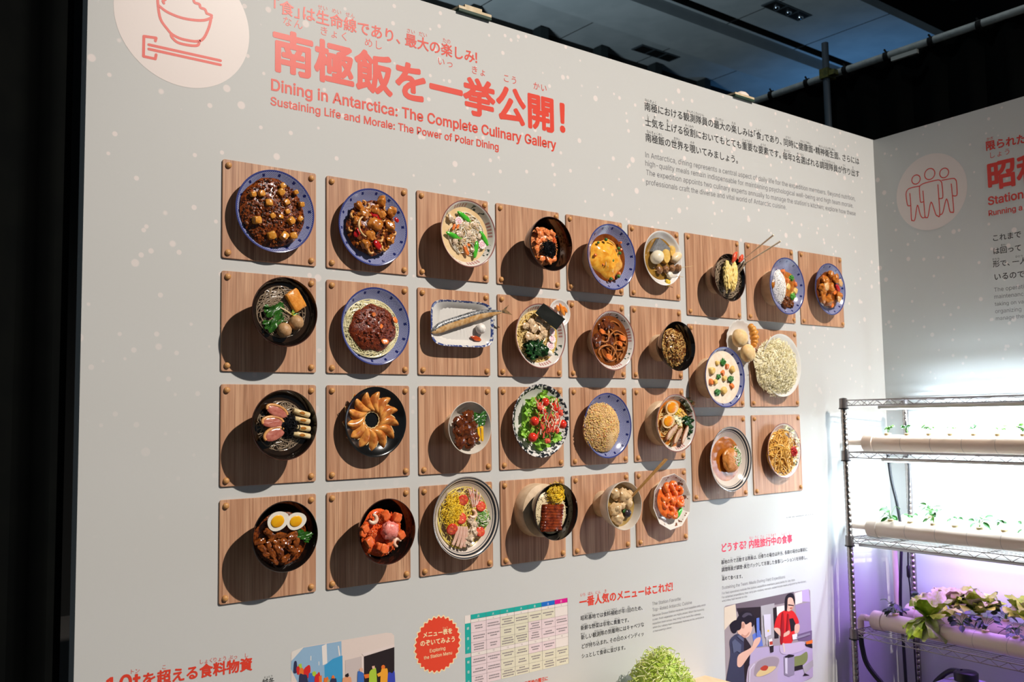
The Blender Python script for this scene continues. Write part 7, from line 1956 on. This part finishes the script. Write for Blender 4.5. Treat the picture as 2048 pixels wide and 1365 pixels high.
def leek(d, row, i, z, g):
    x, y, rot, L, w = row[0] * mm, row[1] * mm, math.radians(row[2]), row[3] * mm, row[4] * mm
    b = MB()
    b.tube([(-L / 2, 0, 0), (-L / 2 + .001, 0, 0), (0, 0, 0), (L / 2 - .001, 0, 0), (L / 2, 0, 0)], [w * .42, w * .5, w * .5, w * .5, w * .42], 14)
    c = MB()
    vs, fs = blob(w * .34, i, .3, 2, 2, (1.8, .8, .12))
    c.put([v + Vector((0, 0, w * .48)) for v in vs], fs)
    setdown(d, 'leek_piece', b.mesh('leek_piece', FM['leek']), x, y, z + w * .4, rot, 'pale grilled leek piece', 'leek', g, (0, 0), [('char_mark', c.mesh('char_mark', FM['leek_char']))])


def tomato_slice(d, row, i, z, g):
    x, y, r = row[0] * mm, row[1] * mm, row[2] * mm
    vs, fs = blob(r, i, .03, 1, 3, (1, 1, .55))
    vs = [Vector((v.x, v.y, min(v.z, r * .18))) for v in vs]
    k, kf = blob(r * .82, i, .2, 3, 3, (1, 1, .06))
    seeds = MB()
    for q in range(3):
        a = q * 2.1 + i
        vs2, fs2 = blob(r * .24, q, .2, 2, 2, (1.2, .8, .2))
        seeds.put([v + Vector((r * .42 * math.cos(a), r * .42 * math.sin(a), r * .22)) for v in vs2], fs2)
    setdown(d, 'tomato_half', new_mesh('tomato_half', vs, fs, FM['tomato']), x, y, z + r * .35, 0, 'cut red tomato half', 'tomato', g, (random.Random(i).uniform(-.3, .3), -.2),
            [('cut_flesh', new_mesh('cut_flesh', [(v.x, v.y, v.z + r * .19) for v in k], kf, FM['tomato_flesh'])), ('seed_pulp', seeds.mesh('seed_pulp', FM['salmon']))])


def shred_slice(name, mats, desc, cat):
    def fn(d, row, i, z, g):
        longslab(name, mats, desc, cat, 4, .16, lift=1.0)(d, row, i, z, g)
    return fn


def friedtofu(d, row, i, z, g):
    x, y = row[0] * mm, row[1] * mm
    vs, fs = rbox(.044, .060, .014, 2, .05, .16)
    vs = [v * (1 + .03 * nz(v, 260, 3)) for v in vs]
    setdown(d, 'fried_tofu', new_mesh('fried_tofu', vs, fs, FM['friedtofu']), x, y, z + .012, math.radians(33), 'orange fried tofu block', 'tofu', None, (.05, .1), (), True)


def nori_sheet(d, row, i, z, g):
    P = [(-.007, .108), (.090, .059), (.051, .021), (-.041, .074)]
    b = MB()
    n = 8
    vs = []
    for zz in (0, .0009):
        for a in range(n + 1):
            for c in range(n + 1):
                s, t = a / n, c / n
                p = (Vector(P[0]) * (1 - s) + Vector(P[1]) * s) * (1 - t) + (Vector(P[3]) * (1 - s) + Vector(P[2]) * s) * t
                vs.append((p.x, p.y, zz + .0025 * nz((s, t, 0), 2, 4) + .004 * (1 - t)))
    m1 = (n + 1) * (n + 1)
    fs = []
    for a in range(n):
        for c in range(n):
            q = a * (n + 1) + c
            fs.append((q + m1, q + m1 + n + 1, q + m1 + n + 2, q + m1 + 1)[::-1])
            fs.append((q, q + n + 1, q + n + 2, q + 1))
    setdown(d, 'nori_sheet', new_mesh('nori_sheet', vs, fs, FM['nori']), 0, 0, d.D + .018, 0, 'black rectangular nori sheet leaning on the rim', 'seaweed', None, (0, 0), (), True)


def chashu(d, row, i, z, g):
    x, y, rot, L, w = row[0] * mm, row[1] * mm, math.radians(row[2]), row[3] * mm, row[4] * mm
    vs, fs, mi = slab(L, w * .8, .006, 2.4, i + 9, .07, 36, True)
    setdown(d, 'pork_slice', new_mesh('pork_slice', vs, fs, [FM['chashu'], FM['chashu_edge']], mi), x, y, z + .008 + .003 * i, rot, 'pale roast pork slice with brown edge', 'pork', g, (-.28, 0))


def eel(d, row, i, z, g):
    x, y = row[0] * mm, row[1] * mm
    vs, fs = [], []
    nx, ny = 44, 20
    w, h = .088, .090
    for a in range(nx + 1):
        for c in range(ny + 1):
            s, t = a / nx * 2 - 1, c / ny * 2 - 1
            e = max(abs(s), abs(t)) ** 10
            yy = s * h / 2
            vs.append((t * w / 2 * (1 + .05 * nz((s, t, 0), 2, 1)), yy + .004 * t, .006 * (1 - e * 1.3) + .0011 * math.sin(s * 30 + t * 1.5) + .0025 * nz((s, t, 0), 2, 3) - (.007 if abs(s) > .99 or abs(t) > .99 else 0)))
    for a in range(nx):
        for c in range(ny):
            q = a * (ny + 1) + c
            fs.append((q, q + 1, q + ny + 2, q + ny + 1))
    setdown(d, 'grilled_eel', new_mesh('grilled_eel', vs, fs, FM['eel']), x - .002, y - .002, z + .006, math.radians(-8), 'glossy dark red grilled eel fillet', 'eel', None, (0, 0), (), True)


def burger(d, row, i, z, g):
    x, y, r = row[0] * mm, row[1] * mm, row[2] * mm
    setdown(d, 'burger_patty', mesh1('burger_patty', blob(r, 3, .12, 3, 4, (1, 1, .34)), FM['hamburg']), x, y, z + r * .18, 0, 'round browned burger patty', 'burger', None, (0, 0), (), True)


def bun(d, row, i, z, g):
    x, y, r = row[0] * mm, row[1] * mm, row[2] * mm * .92
    setdown(d, 'bread_roll', mesh1('bread_roll', blob(r, i + 3, .07, 1.4, 3, (1, 1, .75)), FM['bun']), x, y, z + r * .45, 0, ['round floury bread roll, upper left', 'round floury bread roll, lower'][i], 'bread', g, (0, 0), (), True)


def croissant(d, row, i, z, g):
    x, y, r = row[0] * mm, row[1] * mm, row[2] * mm * 1.25
    b = MB()
    for q in range(6):
        t = q / 5 * 2 - 1
        vs, fs = blob(r * .46 * (1 - .35 * abs(t)), q, .06, 1.5, 2, (1, .75, .95))
        r_ = r * 1.0
        b.put([Matrix.Rotation(t * .9, 3, 'Z') @ v + Vector((.35 * r * math.cos(t * 1.3) - .2 * r, r * .85 * math.sin(t * 1.2), 0)) for v in vs], fs)
    setdown(d, 'croissant', b.mesh('croissant', FM['croissant']), x - .008, y, z + r * .5, .2, 'orange brown ridged croissant', 'bread', None, (0, 0), (), True)


def rapeflower(d, row, i, z, g):
    x, y, r = row[0] * mm, row[1] * mm, row[2] * mm
    b = MB()
    rr = random.Random(5)
    for q in range(16):
        a = rr.uniform(-.6, 1.4)
        L = r * rr.uniform(.5, 1)
        b.tube([(0, 0, 0), (L * .5 * math.cos(a), L * .5 * math.sin(a), r * .3), (L * math.cos(a), L * math.sin(a), r * .25)], r * .05, 5, q % 2)
        b.ball((L * math.cos(a), L * math.sin(a), r * .25), r * .1, 1, rr.choice((0, 1)))
    b.tube([(-r * 1.6, r * .9, 0), (-r * .7, r * .4, r * .2), (0, 0, r * .1)], r * .12, 6, 2)
    setdown(d, 'rape_blossom', b.mesh('rape_blossom', [FM['rape_yellow'], FM['rape_green'], FM['leek']]), x, y, z + .008, 0, 'green and yellow rape blossom sprig', 'vegetable', None, (0, 0), (), True)


B = {
    'tofu': lambda d, row, i, z, g: setdown(d, 'tofu_cube', new_mesh('tofu_cube', *rbox(row[2] * mm * 1.75, row[2] * mm * 1.6, row[2] * mm * 1.5, i, .05), FM['tofu']), row[0] * mm, row[1] * mm, z + .010 + row[2] * mm * .15, [.1, .5, .9, .25, .7][i % 5], 'browned tofu cube', 'tofu', g, (.2 * math.sin(i * 2), .2 * math.cos(i * 3))),
    'pepperheap': heaplet('ground_pepper', ['pepperheap'], 'small dark heap of ground pepper', 'pepper', n=60, hf=.3, grain=(.0012, .001, .001)),
    'chicken': blobber('chicken_piece', 'chicken', 'glazed brown chicken piece', 'chicken', .5, 1.3, (1, .85, .7), lift=.5),
    'cashew': curl('cashew_nut', 'cashew', 'curved golden cashew nut', 'nut', .34, 3.2, .62),
    'pepper': longslab('red_pepper_strip', 'pepper_red', 'shiny red pepper piece', 'pepper', 2.6, .3, .12, lift=1.9),
    'onion': curl('onion_arc', 'onion', 'translucent onion arc', 'onion', .10, 2.6, .9),
    'snowpea': longslab('snow_pea', 'green_pod', 'bright green snow pea', 'pea', 2.2, .3, .16, lift=1.2),
    'naruto': naruto, 'narutoS': naruto,
    'carrotstrip': longslab('carrot_strip', 'carrot', 'orange carrot strip', 'carrot', 4, .5, lift=1.2),
    'porkbit': blobber('pork_bit', 'pork_pale', 'pale pork piece', 'pork', .5, 1.5, (.85, .6, .35), lift=.5),
    'nori_heap': heaplet('nori_shreds', ['nori_thread'], 'black nori shreds', 'seaweed', .0011, 210, .6, 1.3),
    'roe_heap': heaplet('roe', ['roe_red', 'roe_red', 'salmonflake'], 'bright orange red roe', 'roe', n=190, hf=.5, grain=(.0013, .0013, .0013)),
    'salmonflake': blobber('salmon_flake', 'salmonflake', 'orange salmon flake', 'salmon', .5, 1.4, (1, .75, .5), lift=.6),
    'peas': blobber('green_pea', 'pea', 'dark green pea', 'pea', .05, 1, (1, 1, 1), lift=2.6),
    'carrotcube': lambda d, row, i, z, g: setdown(d, 'carrot_cube', new_mesh('carrot_cube', *rbox(row[2] * mm * 1.7, row[2] * mm * 1.6, row[2] * mm * 1.5, i, .05), FM['carrot']), row[0] * mm, row[1] * mm, z + {15: .012, 27: -.004}.get(d.k, .003), i * .7, 'orange carrot cube', 'carrot', g, (.3, .2)),
    'shimeji': rod('mushroom_stem', 'mushroom', 'slim pale mushroom', 'mushroom', .6, .1, 7),
    'konnyaku': konnyaku,
    'boiled_egg': blobber('boiled_egg', 'egg_oden', 'whole boiled egg', 'egg', .0, 1, (.82, 1, .8), lift=.3),
    'daikon': lambda d, row, i, z, g: setdown(d, 'daikon_round', mesh1('daikon_round', slab(row[2] * mm * 1.7, row[2] * mm * 2, .02, 2, i, .02, 36), FM['daikon']), row[0] * mm, row[1] * mm, z + .002 - .003 * i, 0, 'amber simmered daikon round', 'daikon', g, (.1, .15)),
    'fishcake': blobber('fish_cake', 'fishcake', 'cream coloured fish cake', 'fish cake', .15, 1.4, (.62, 1.1, .6), lift=.2),
    'meatskewer': skewer('meat_skewer', 'stickmeat', 'skewer of brown simmered meat', False), 'ricecake': skewer('fish_cake_skewer', 'mochi', 'skewer with white fish cake', True),
    'mustard': blobber('mustard_dab', 'mustard', 'yellow mustard dab on the rim', 'mustard', .4, 2, (1, .9, .6), lift=.2),
    'tempura': tempura,
    'shrimptail': longslab('shrimp_tail', 'shrimp_red', 'red tempura shrimp tail', 'shrimp', 1.4, .3, .1, wob=.3, lift=2.4, tilt=.3),
    'potato': blobber('potato_chunk', 'potato', 'pale yellow potato chunk', 'potato', .2, 1.5, (1, .9, .8), .5, -.05),
    'broccoli_bit': blobber('broccoli_piece', 'broccoli', 'bright green vegetable piece', 'vegetable', .5, 4, (1, .9, .7), lift=.4),
    'meatchunk': blobber('beef_chunk', 'meat_dark', 'dark brown beef chunk', 'beef', .45, 2, (1, .9, .7), lift=.3),
    'friedpork': blobber('pork_chunk', 'friedpork', 'glazed fried pork chunk', 'pork', .5, 1.4, (1, .9, .8), lift=.45),
    'carrotchunk': longslab('carrot_chunk', 'carrot', 'orange carrot wedge', 'carrot', 3, .55, lift=.7),
    'onionpiece': blobber('onion_piece', 'onion_soft', 'soft golden onion piece', 'onion', .3, 1.6, (1, .8, .35), lift=.9),
    'friedtofu': friedtofu,
    'spinach': leafy('spinach_leaves', 'spinach', 'dark green spinach bunch', 'spinach', .05, .22, 3),
    'rapeflower': rapeflower,
    'meatball': blobber('meatball', 'meatball', 'round tan chicken meatball', 'meatball', .06, 4, (1, 1, .95), lift=.35),
    'carrotcoin': lambda d, row, i, z, g: setdown(d, 'carrot_slice', mesh1('carrot_slice', slab(row[2] * mm * 1.9, row[2] * mm * 1.5, .004, 2.2, i, .12), FM['carrot']), row[0] * mm, row[1] * mm, z + (.0105, .011, .006, .007)[i % 4], i, 'orange slice on the meat sauce', 'vegetable', g, (.25, .2)),
    'noriSheet': nori_sheet,
    'quailegg': blobber('quail_egg', 'egg_white', 'small white quail egg', 'egg', 0, 1, (.85, 1, .85), lift=.4),
    'porkslice': blobber('pork_piece', 'porkslice', 'pale folded pork slice', 'pork', .55, 2.0, (1, .8, .42), lift=.5),
    'wakame': leafy('wakame', 'wakame', 'dark green wakame fold', 'seaweed', .05, .3, 2),
    'orangeslice': longslab('pickle_slice', 'pickle', 'orange pickle strip', 'pickle', 2.2, .3, .1, lift=1.0),
    'beef': blobber('beef_piece', 'beef', 'glossy dark beef piece', 'beef', .5, 2.4, (1, .85, .4), lift=.25),
    'parsley': blobber('parsley_bit', 'parsley', 'dark green parsley tuft', 'parsley', .9, 4, (1, .8, .4), lift=.15),
    'bun': bun, 'croissant': croissant, 'duck': duck, 'leek': leek,
    'stewedmeat': blobber('braised_meat', 'beef', 'glossy dark braised meat piece', 'meat', .55, 2.0, (1, .8, .5), lift=.25),
    'yellowpickle': longslab('yellow_pickle', 'yellowpickle', 'bright yellow pickle strip', 'pickle', 4, .45, lift=1.0),
    'lettuce': lambda d, row, i, z, g: leafy('lettuce_leaf', 'lettuce', 'frilly green lettuce leaf', 'lettuce', .12, .35, 2)(d, (row[0], row[1], row[2] * .8), i, z - .006, g),
    'minitomato': blobber('cherry_tomato', 'tomato', 'shiny red cherry tomato', 'tomato', .02, 1, (1, 1, .9), lift=1.25),
    'redbit': blobber('tomato_piece', 'tomato_flesh', 'small red tomato piece', 'tomato', .5, 2, (1.3, 1, .8), lift=2.6),
    'halfegg': half_egg('yolk', 'boiled egg half with orange yolk'), 'halfeggL': half_egg('yolk_yellow', 'boiled egg half with yellow yolk'),
    'chashu': chashu,
    'seaweed': leafy('black_fungus', 'kikurage', 'dark olive fungus fold', 'fungus', .1, .3, 2),
    'menma': longslab('bamboo_shoot', 'menma', 'golden bamboo shoot strip', 'vegetable', 4, .35, lift=1.4),
    'cabbagebit': leafy('cabbage_piece', 'cabbage', 'pale cabbage piece', 'cabbage', .08, .35, 1),
    'hamburg': burger,
    'scallionheap': heaplet('scallion_topping', ['daikon_white', 'scallion', 'daikon_white'], 'white and green shredded topping', 'topping', .0012, 150, .45, .7, None, .007),
    'redginger': heaplet('red_ginger', ['ginger_pink'], 'bright red ginger shreds', 'ginger', .0016, 70, .6, .8, None, .012),
    'braisedpork': blobber('pork_strip', 'braisedpork', 'glossy brown pork strip', 'pork', .45, 1.8, (1.25, .7, .6), .5, .4),
    'salmoncube': lambda d, row, i, z, g: setdown(d, 'salmon_cube', new_mesh('salmon_cube', *rbox(row[2] * mm * 1.6, row[2] * mm * 1.5, row[2] * mm * 1.1, i, .06, .12), FM['salmon']), row[0] * mm, row[1] * mm, z + row[2] * mm * .4, i * .8 + .4, 'orange salmon cube', 'salmon', g, (.2 * math.sin(i), .2 * math.cos(i))),
    'shrimpcurl': curl('shrimp', 'shrimp', 'curled pale pink shrimp', 'shrimp', .33, 4.3, .62),
    'negitoro': blobber('minced_tuna', 'negitoro', 'pink minced tuna mound', 'tuna', .3, 3, (1, 1, .75), lift=.75),
    'tomatoslice': tomato_slice,
    'crabstick': rod('crab_stick_shred', 'crab', 'pink and white crab stick shred', 'crab stick', .7, .04, 2.6, 7, 1, .9),
    'cucumberheap': heaplet('cucumber_shreds', ['cucumber', 'cucumber', 'egg_white'], 'green cucumber shreds', 'cucumber', .0013, 70, .35, 1.1),
    'hamstrip': rod('ham_strip', 'ham', 'pink ham strip', 'ham', .8, .05, 1.6, 6, .4, 1.2),
    'mincebit': blobber('chicken_bit', 'pork_pale', 'crumbled pale chicken piece', 'chicken', .6, 2.5, (1, .9, .7), lift=.5),
    'eel': eel,
    'eggshreds': heaplet('egg_shreds', ['egg_thread'], 'bright yellow egg shreds', 'egg', .0014, 110, .5, 1.0),
    'dumpling': blobber('dumpling', 'dumpling', 'lumpy pale dumpling', 'dumpling', .4, 1.9, (1, .9, .75), lift=.3),
    'greenpiece': longslab('green_vegetable', 'spinach', 'dark green leaf strip', 'vegetable', 2.4, .3, lift=3),
    'olive': blobber('dark_mushroom', 'olive', 'dark mushroom piece', 'mushroom', .15, 1.5, (1, 1, .7), lift=.4),
    'chilishrimp': curl('chilli_shrimp', 'chilishrimp', 'glossy orange curled shrimp', 'shrimp', .42, 4.6, .5),
    'okra': longslab('green_pod', 'green_pod', 'bright green pod across the shrimp', 'vegetable', 2.6, .5, .1, lift=1.4),
}
GROUP = {'tofu': 'tofu cubes', 'peas': 'green peas'}
for k, dep, groups in FOOD:
    d = DD[k]
    for kind, rows in groups:
        for i, row in enumerate(rows):
            g = None
            if len(rows) > 1: g = kind.lower().replace('_', ' ') + ' pieces in the ' + NAMES[k]
            B[kind](d, row, i, d.D - dep * mm, g)

# gyoza in a ring, pan-fried side up
d = DD[32]
n = 13
for i in range(n):
    a = 2 * PI * i / n + .12
    rad = d.R * .58
    vs, fs, mi = [], [], []
    L, w, h = .076, .032, .017
    m1, m2 = 16, 8
    for p in range(m1 + 1):
        t = p / m1 * 2 - 1
        for q in range(m2 + 1):
            s = q / m2
            ww = w * max(0, 1 - abs(t) ** 2.4) ** .6
            bend = .015 * (1 - t * t)
            yy = (s - .35) * ww + bend
            zz = h * max(0, 1 - abs(t) ** 3) ** .6 * math.sin(PI * min(1, s * .95 + .02)) ** .7 + (.0012 * math.sin(t * 17) if s > .8 else 0)
            vs.append((t * L / 2, yy, zz))
    for p in range(m1):
        for q in range(m2):
            c = p * (m2 + 1) + q
            fs.append((c, c + m2 + 1, c + m2 + 2, c + 1)[::-1])
    body = new_mesh('gyoza', vs, fs, FM['gyoza'])
    e = MB()
    e.tube([(t * L / 2 * 1.04, .67 * w * max(0, 1 - abs(t) ** 2.4) ** .6 + .015 * (1 - t * t), .0035 + .0008 * math.sin(t * 20)) for t in [q / 16 * 2 - 1 for q in range(17)]], [.0012 + .0012 * (1 - abs(q / 8 - 1)) for q in range(17)], 6)
    rot = a + .42
    o = setdown(d, 'gyoza', body, rad * math.cos(a) - .007, rad * math.sin(a) + .006, .009 + .0015, rot, 'pan-fried gyoza in the ring', 'gyoza', 'gyoza in a ring on the black plate', (-.1, 0), [('crimped_edge', e.mesh('crimped_edge', FM['gyoza_edge']))])
# grilled saury
d = DD[23]
P = [Vector((x * mm, y * mm)) for x, y in FISH]
b = MB()
vs, fs, mi = [], [], []
n, mseg = 40, 18
spine = [P[0], P[1], P[2], P[3], P[4], P[5]]


def along(t):
    s = t * (len(spine) - 1)
    i = min(int(s), len(spine) - 2)
    f = s - i
    a, b_, c, e = spine[max(i - 1, 0)], spine[i], spine[i + 1], spine[min(i + 2, len(spine) - 1)]
    return .5 * ((2 * b_) + (c - a) * f + (2 * a - 5 * b_ + 4 * c - e) * f * f + (3 * b_ - a - 3 * c + e) * f ** 3)


for i in range(n + 1):
    t = i / n
    p = along(t)
    dd = (along(min(1, t + .01)) - along(max(0, t - .01))).normalized()
    nn = Vector((-dd.y, dd.x))
    hgt = .0165 * (min(1, t / .16) ** .6 if t < .3 else 1) * (1 - max(0, (t - .45) / .55) ** 1.6 * .84) + .0008
    for j in range(mseg):
        a = 2 * PI * j / mseg
        q = p + nn * hgt * math.cos(a)
        vs.append((q.x, q.y, .021 + .0075 * math.sin(a) * min(1, hgt / .012) + .006 * t))
for i in range(n):
    for j in range(mseg):
        fs.append((i * mseg + j, i * mseg + (j + 1) % mseg, (i + 1) * mseg + (j + 1) % mseg, (i + 1) * mseg + j)[::-1])
        mi.append(0 if math.cos(2 * PI * (j + .5) / mseg) > .18 else 1)
fs.append(tuple(range(mseg)))
mi.append(0)
fish = add('grilled_saury', new_mesh('grilled_saury', vs, fs, [FM['fish_back'], FM['fish_belly']], mi), None, d.M)
tag(fish, 'whole grilled saury with silver back and browned belly', 'fish')
t0, ta, tb_ = P[5], P[6], P[7]
tv = [(t0.x - .002, t0.y + .0025, .027), (t0.x - .002, t0.y - .0025, .027), (ta.x, ta.y, .029), ((ta.x + tb_.x) / 2 - .018, (ta.y + tb_.y) / 2, .028), (tb_.x, tb_.y, .029)]
tv += [(x, y, z + .0015) for x, y, z in tv]
add('tail_fin', new_mesh('tail_fin', tv, [(0, 3, 2), (0, 1, 3), (1, 4, 3), (5, 7, 8), (5, 8, 6), (6, 8, 9), (0, 2, 7, 5), (2, 3, 8, 7), (3, 4, 9, 8), (4, 1, 6, 9)], FM['fish_tail'], None, False), fish)
eb = MB()
e0 = along(.07)
eb.ball((e0.x, e0.y + .002, .0285), .0018, 2)
add('eye', eb.mesh('eye', BLK), fish)
setdown(d, 'grated_daikon', mesh1('grated_daikon', blob(.0175, 3, .12, 3, 3, (1, 1, .9)), FM['oroshi']), .069, -.013, .022, 0, 'white mound of grated daikon', 'daikon', None, (0, 0), (), True)
vs, fs, mi = slab(.044, .017, .006, 1.5, 4, .15)
setdown(d, 'red_relish', new_mesh('red_relish', vs, fs, FM['ginger_red']), .057, -.044, .013, -.25, 'red brown leaf-shaped relish', 'relish', None, (0, 0), (), True)


# chopsticks standing in two bowls
def chopstick(d, p0, p1, mat, label, group, r=.0034):
    p0, p1 = Vector(p0), Vector(p1)
    b = MB()
    b.tube([p0, p0.lerp(p1, .02), p0.lerp(p1, .5), p1.lerp(p0, .01), p1], [.0008, .0016, r * .8, r, r * .9], 8)
    tag(add('chopstick', b.mesh('chopstick', mat), None, d.M), label, 'chopstick', group)


STK = M_('pale_chopstick', 'f8e9d2', 'f2dec2', 60, .45)
d = DD[17]
chopstick(d, (.076, .053, d.D - .006), (.107, .132, d.D + .168), STK, 'lower pale chopstick rising from the tempura soba', 'chopsticks in the tempura soba', .0036)
chopstick(d, (.094, .083, d.D - .006), (.063, .152, d.D + .168), STK, 'upper pale chopstick rising from the tempura soba', 'chopsticks in the tempura soba', .0036)
d = DD[45]
STK2 = M_('wooden_chopstick', 'c99a5c', 'bb8a4c', 60, .45)
chopstick(d, (.028, .010, d.D - .022), (.122, .160, d.D + .084), STK2, 'left wooden chopstick in the dumpling soup', 'chopsticks in the dumpling soup')
chopstick(d, (.034, .008, d.D - .022), (.130, .158, d.D + .084), STK2, 'right wooden chopstick in the dumpling soup', 'chopsticks in the dumpling soup')
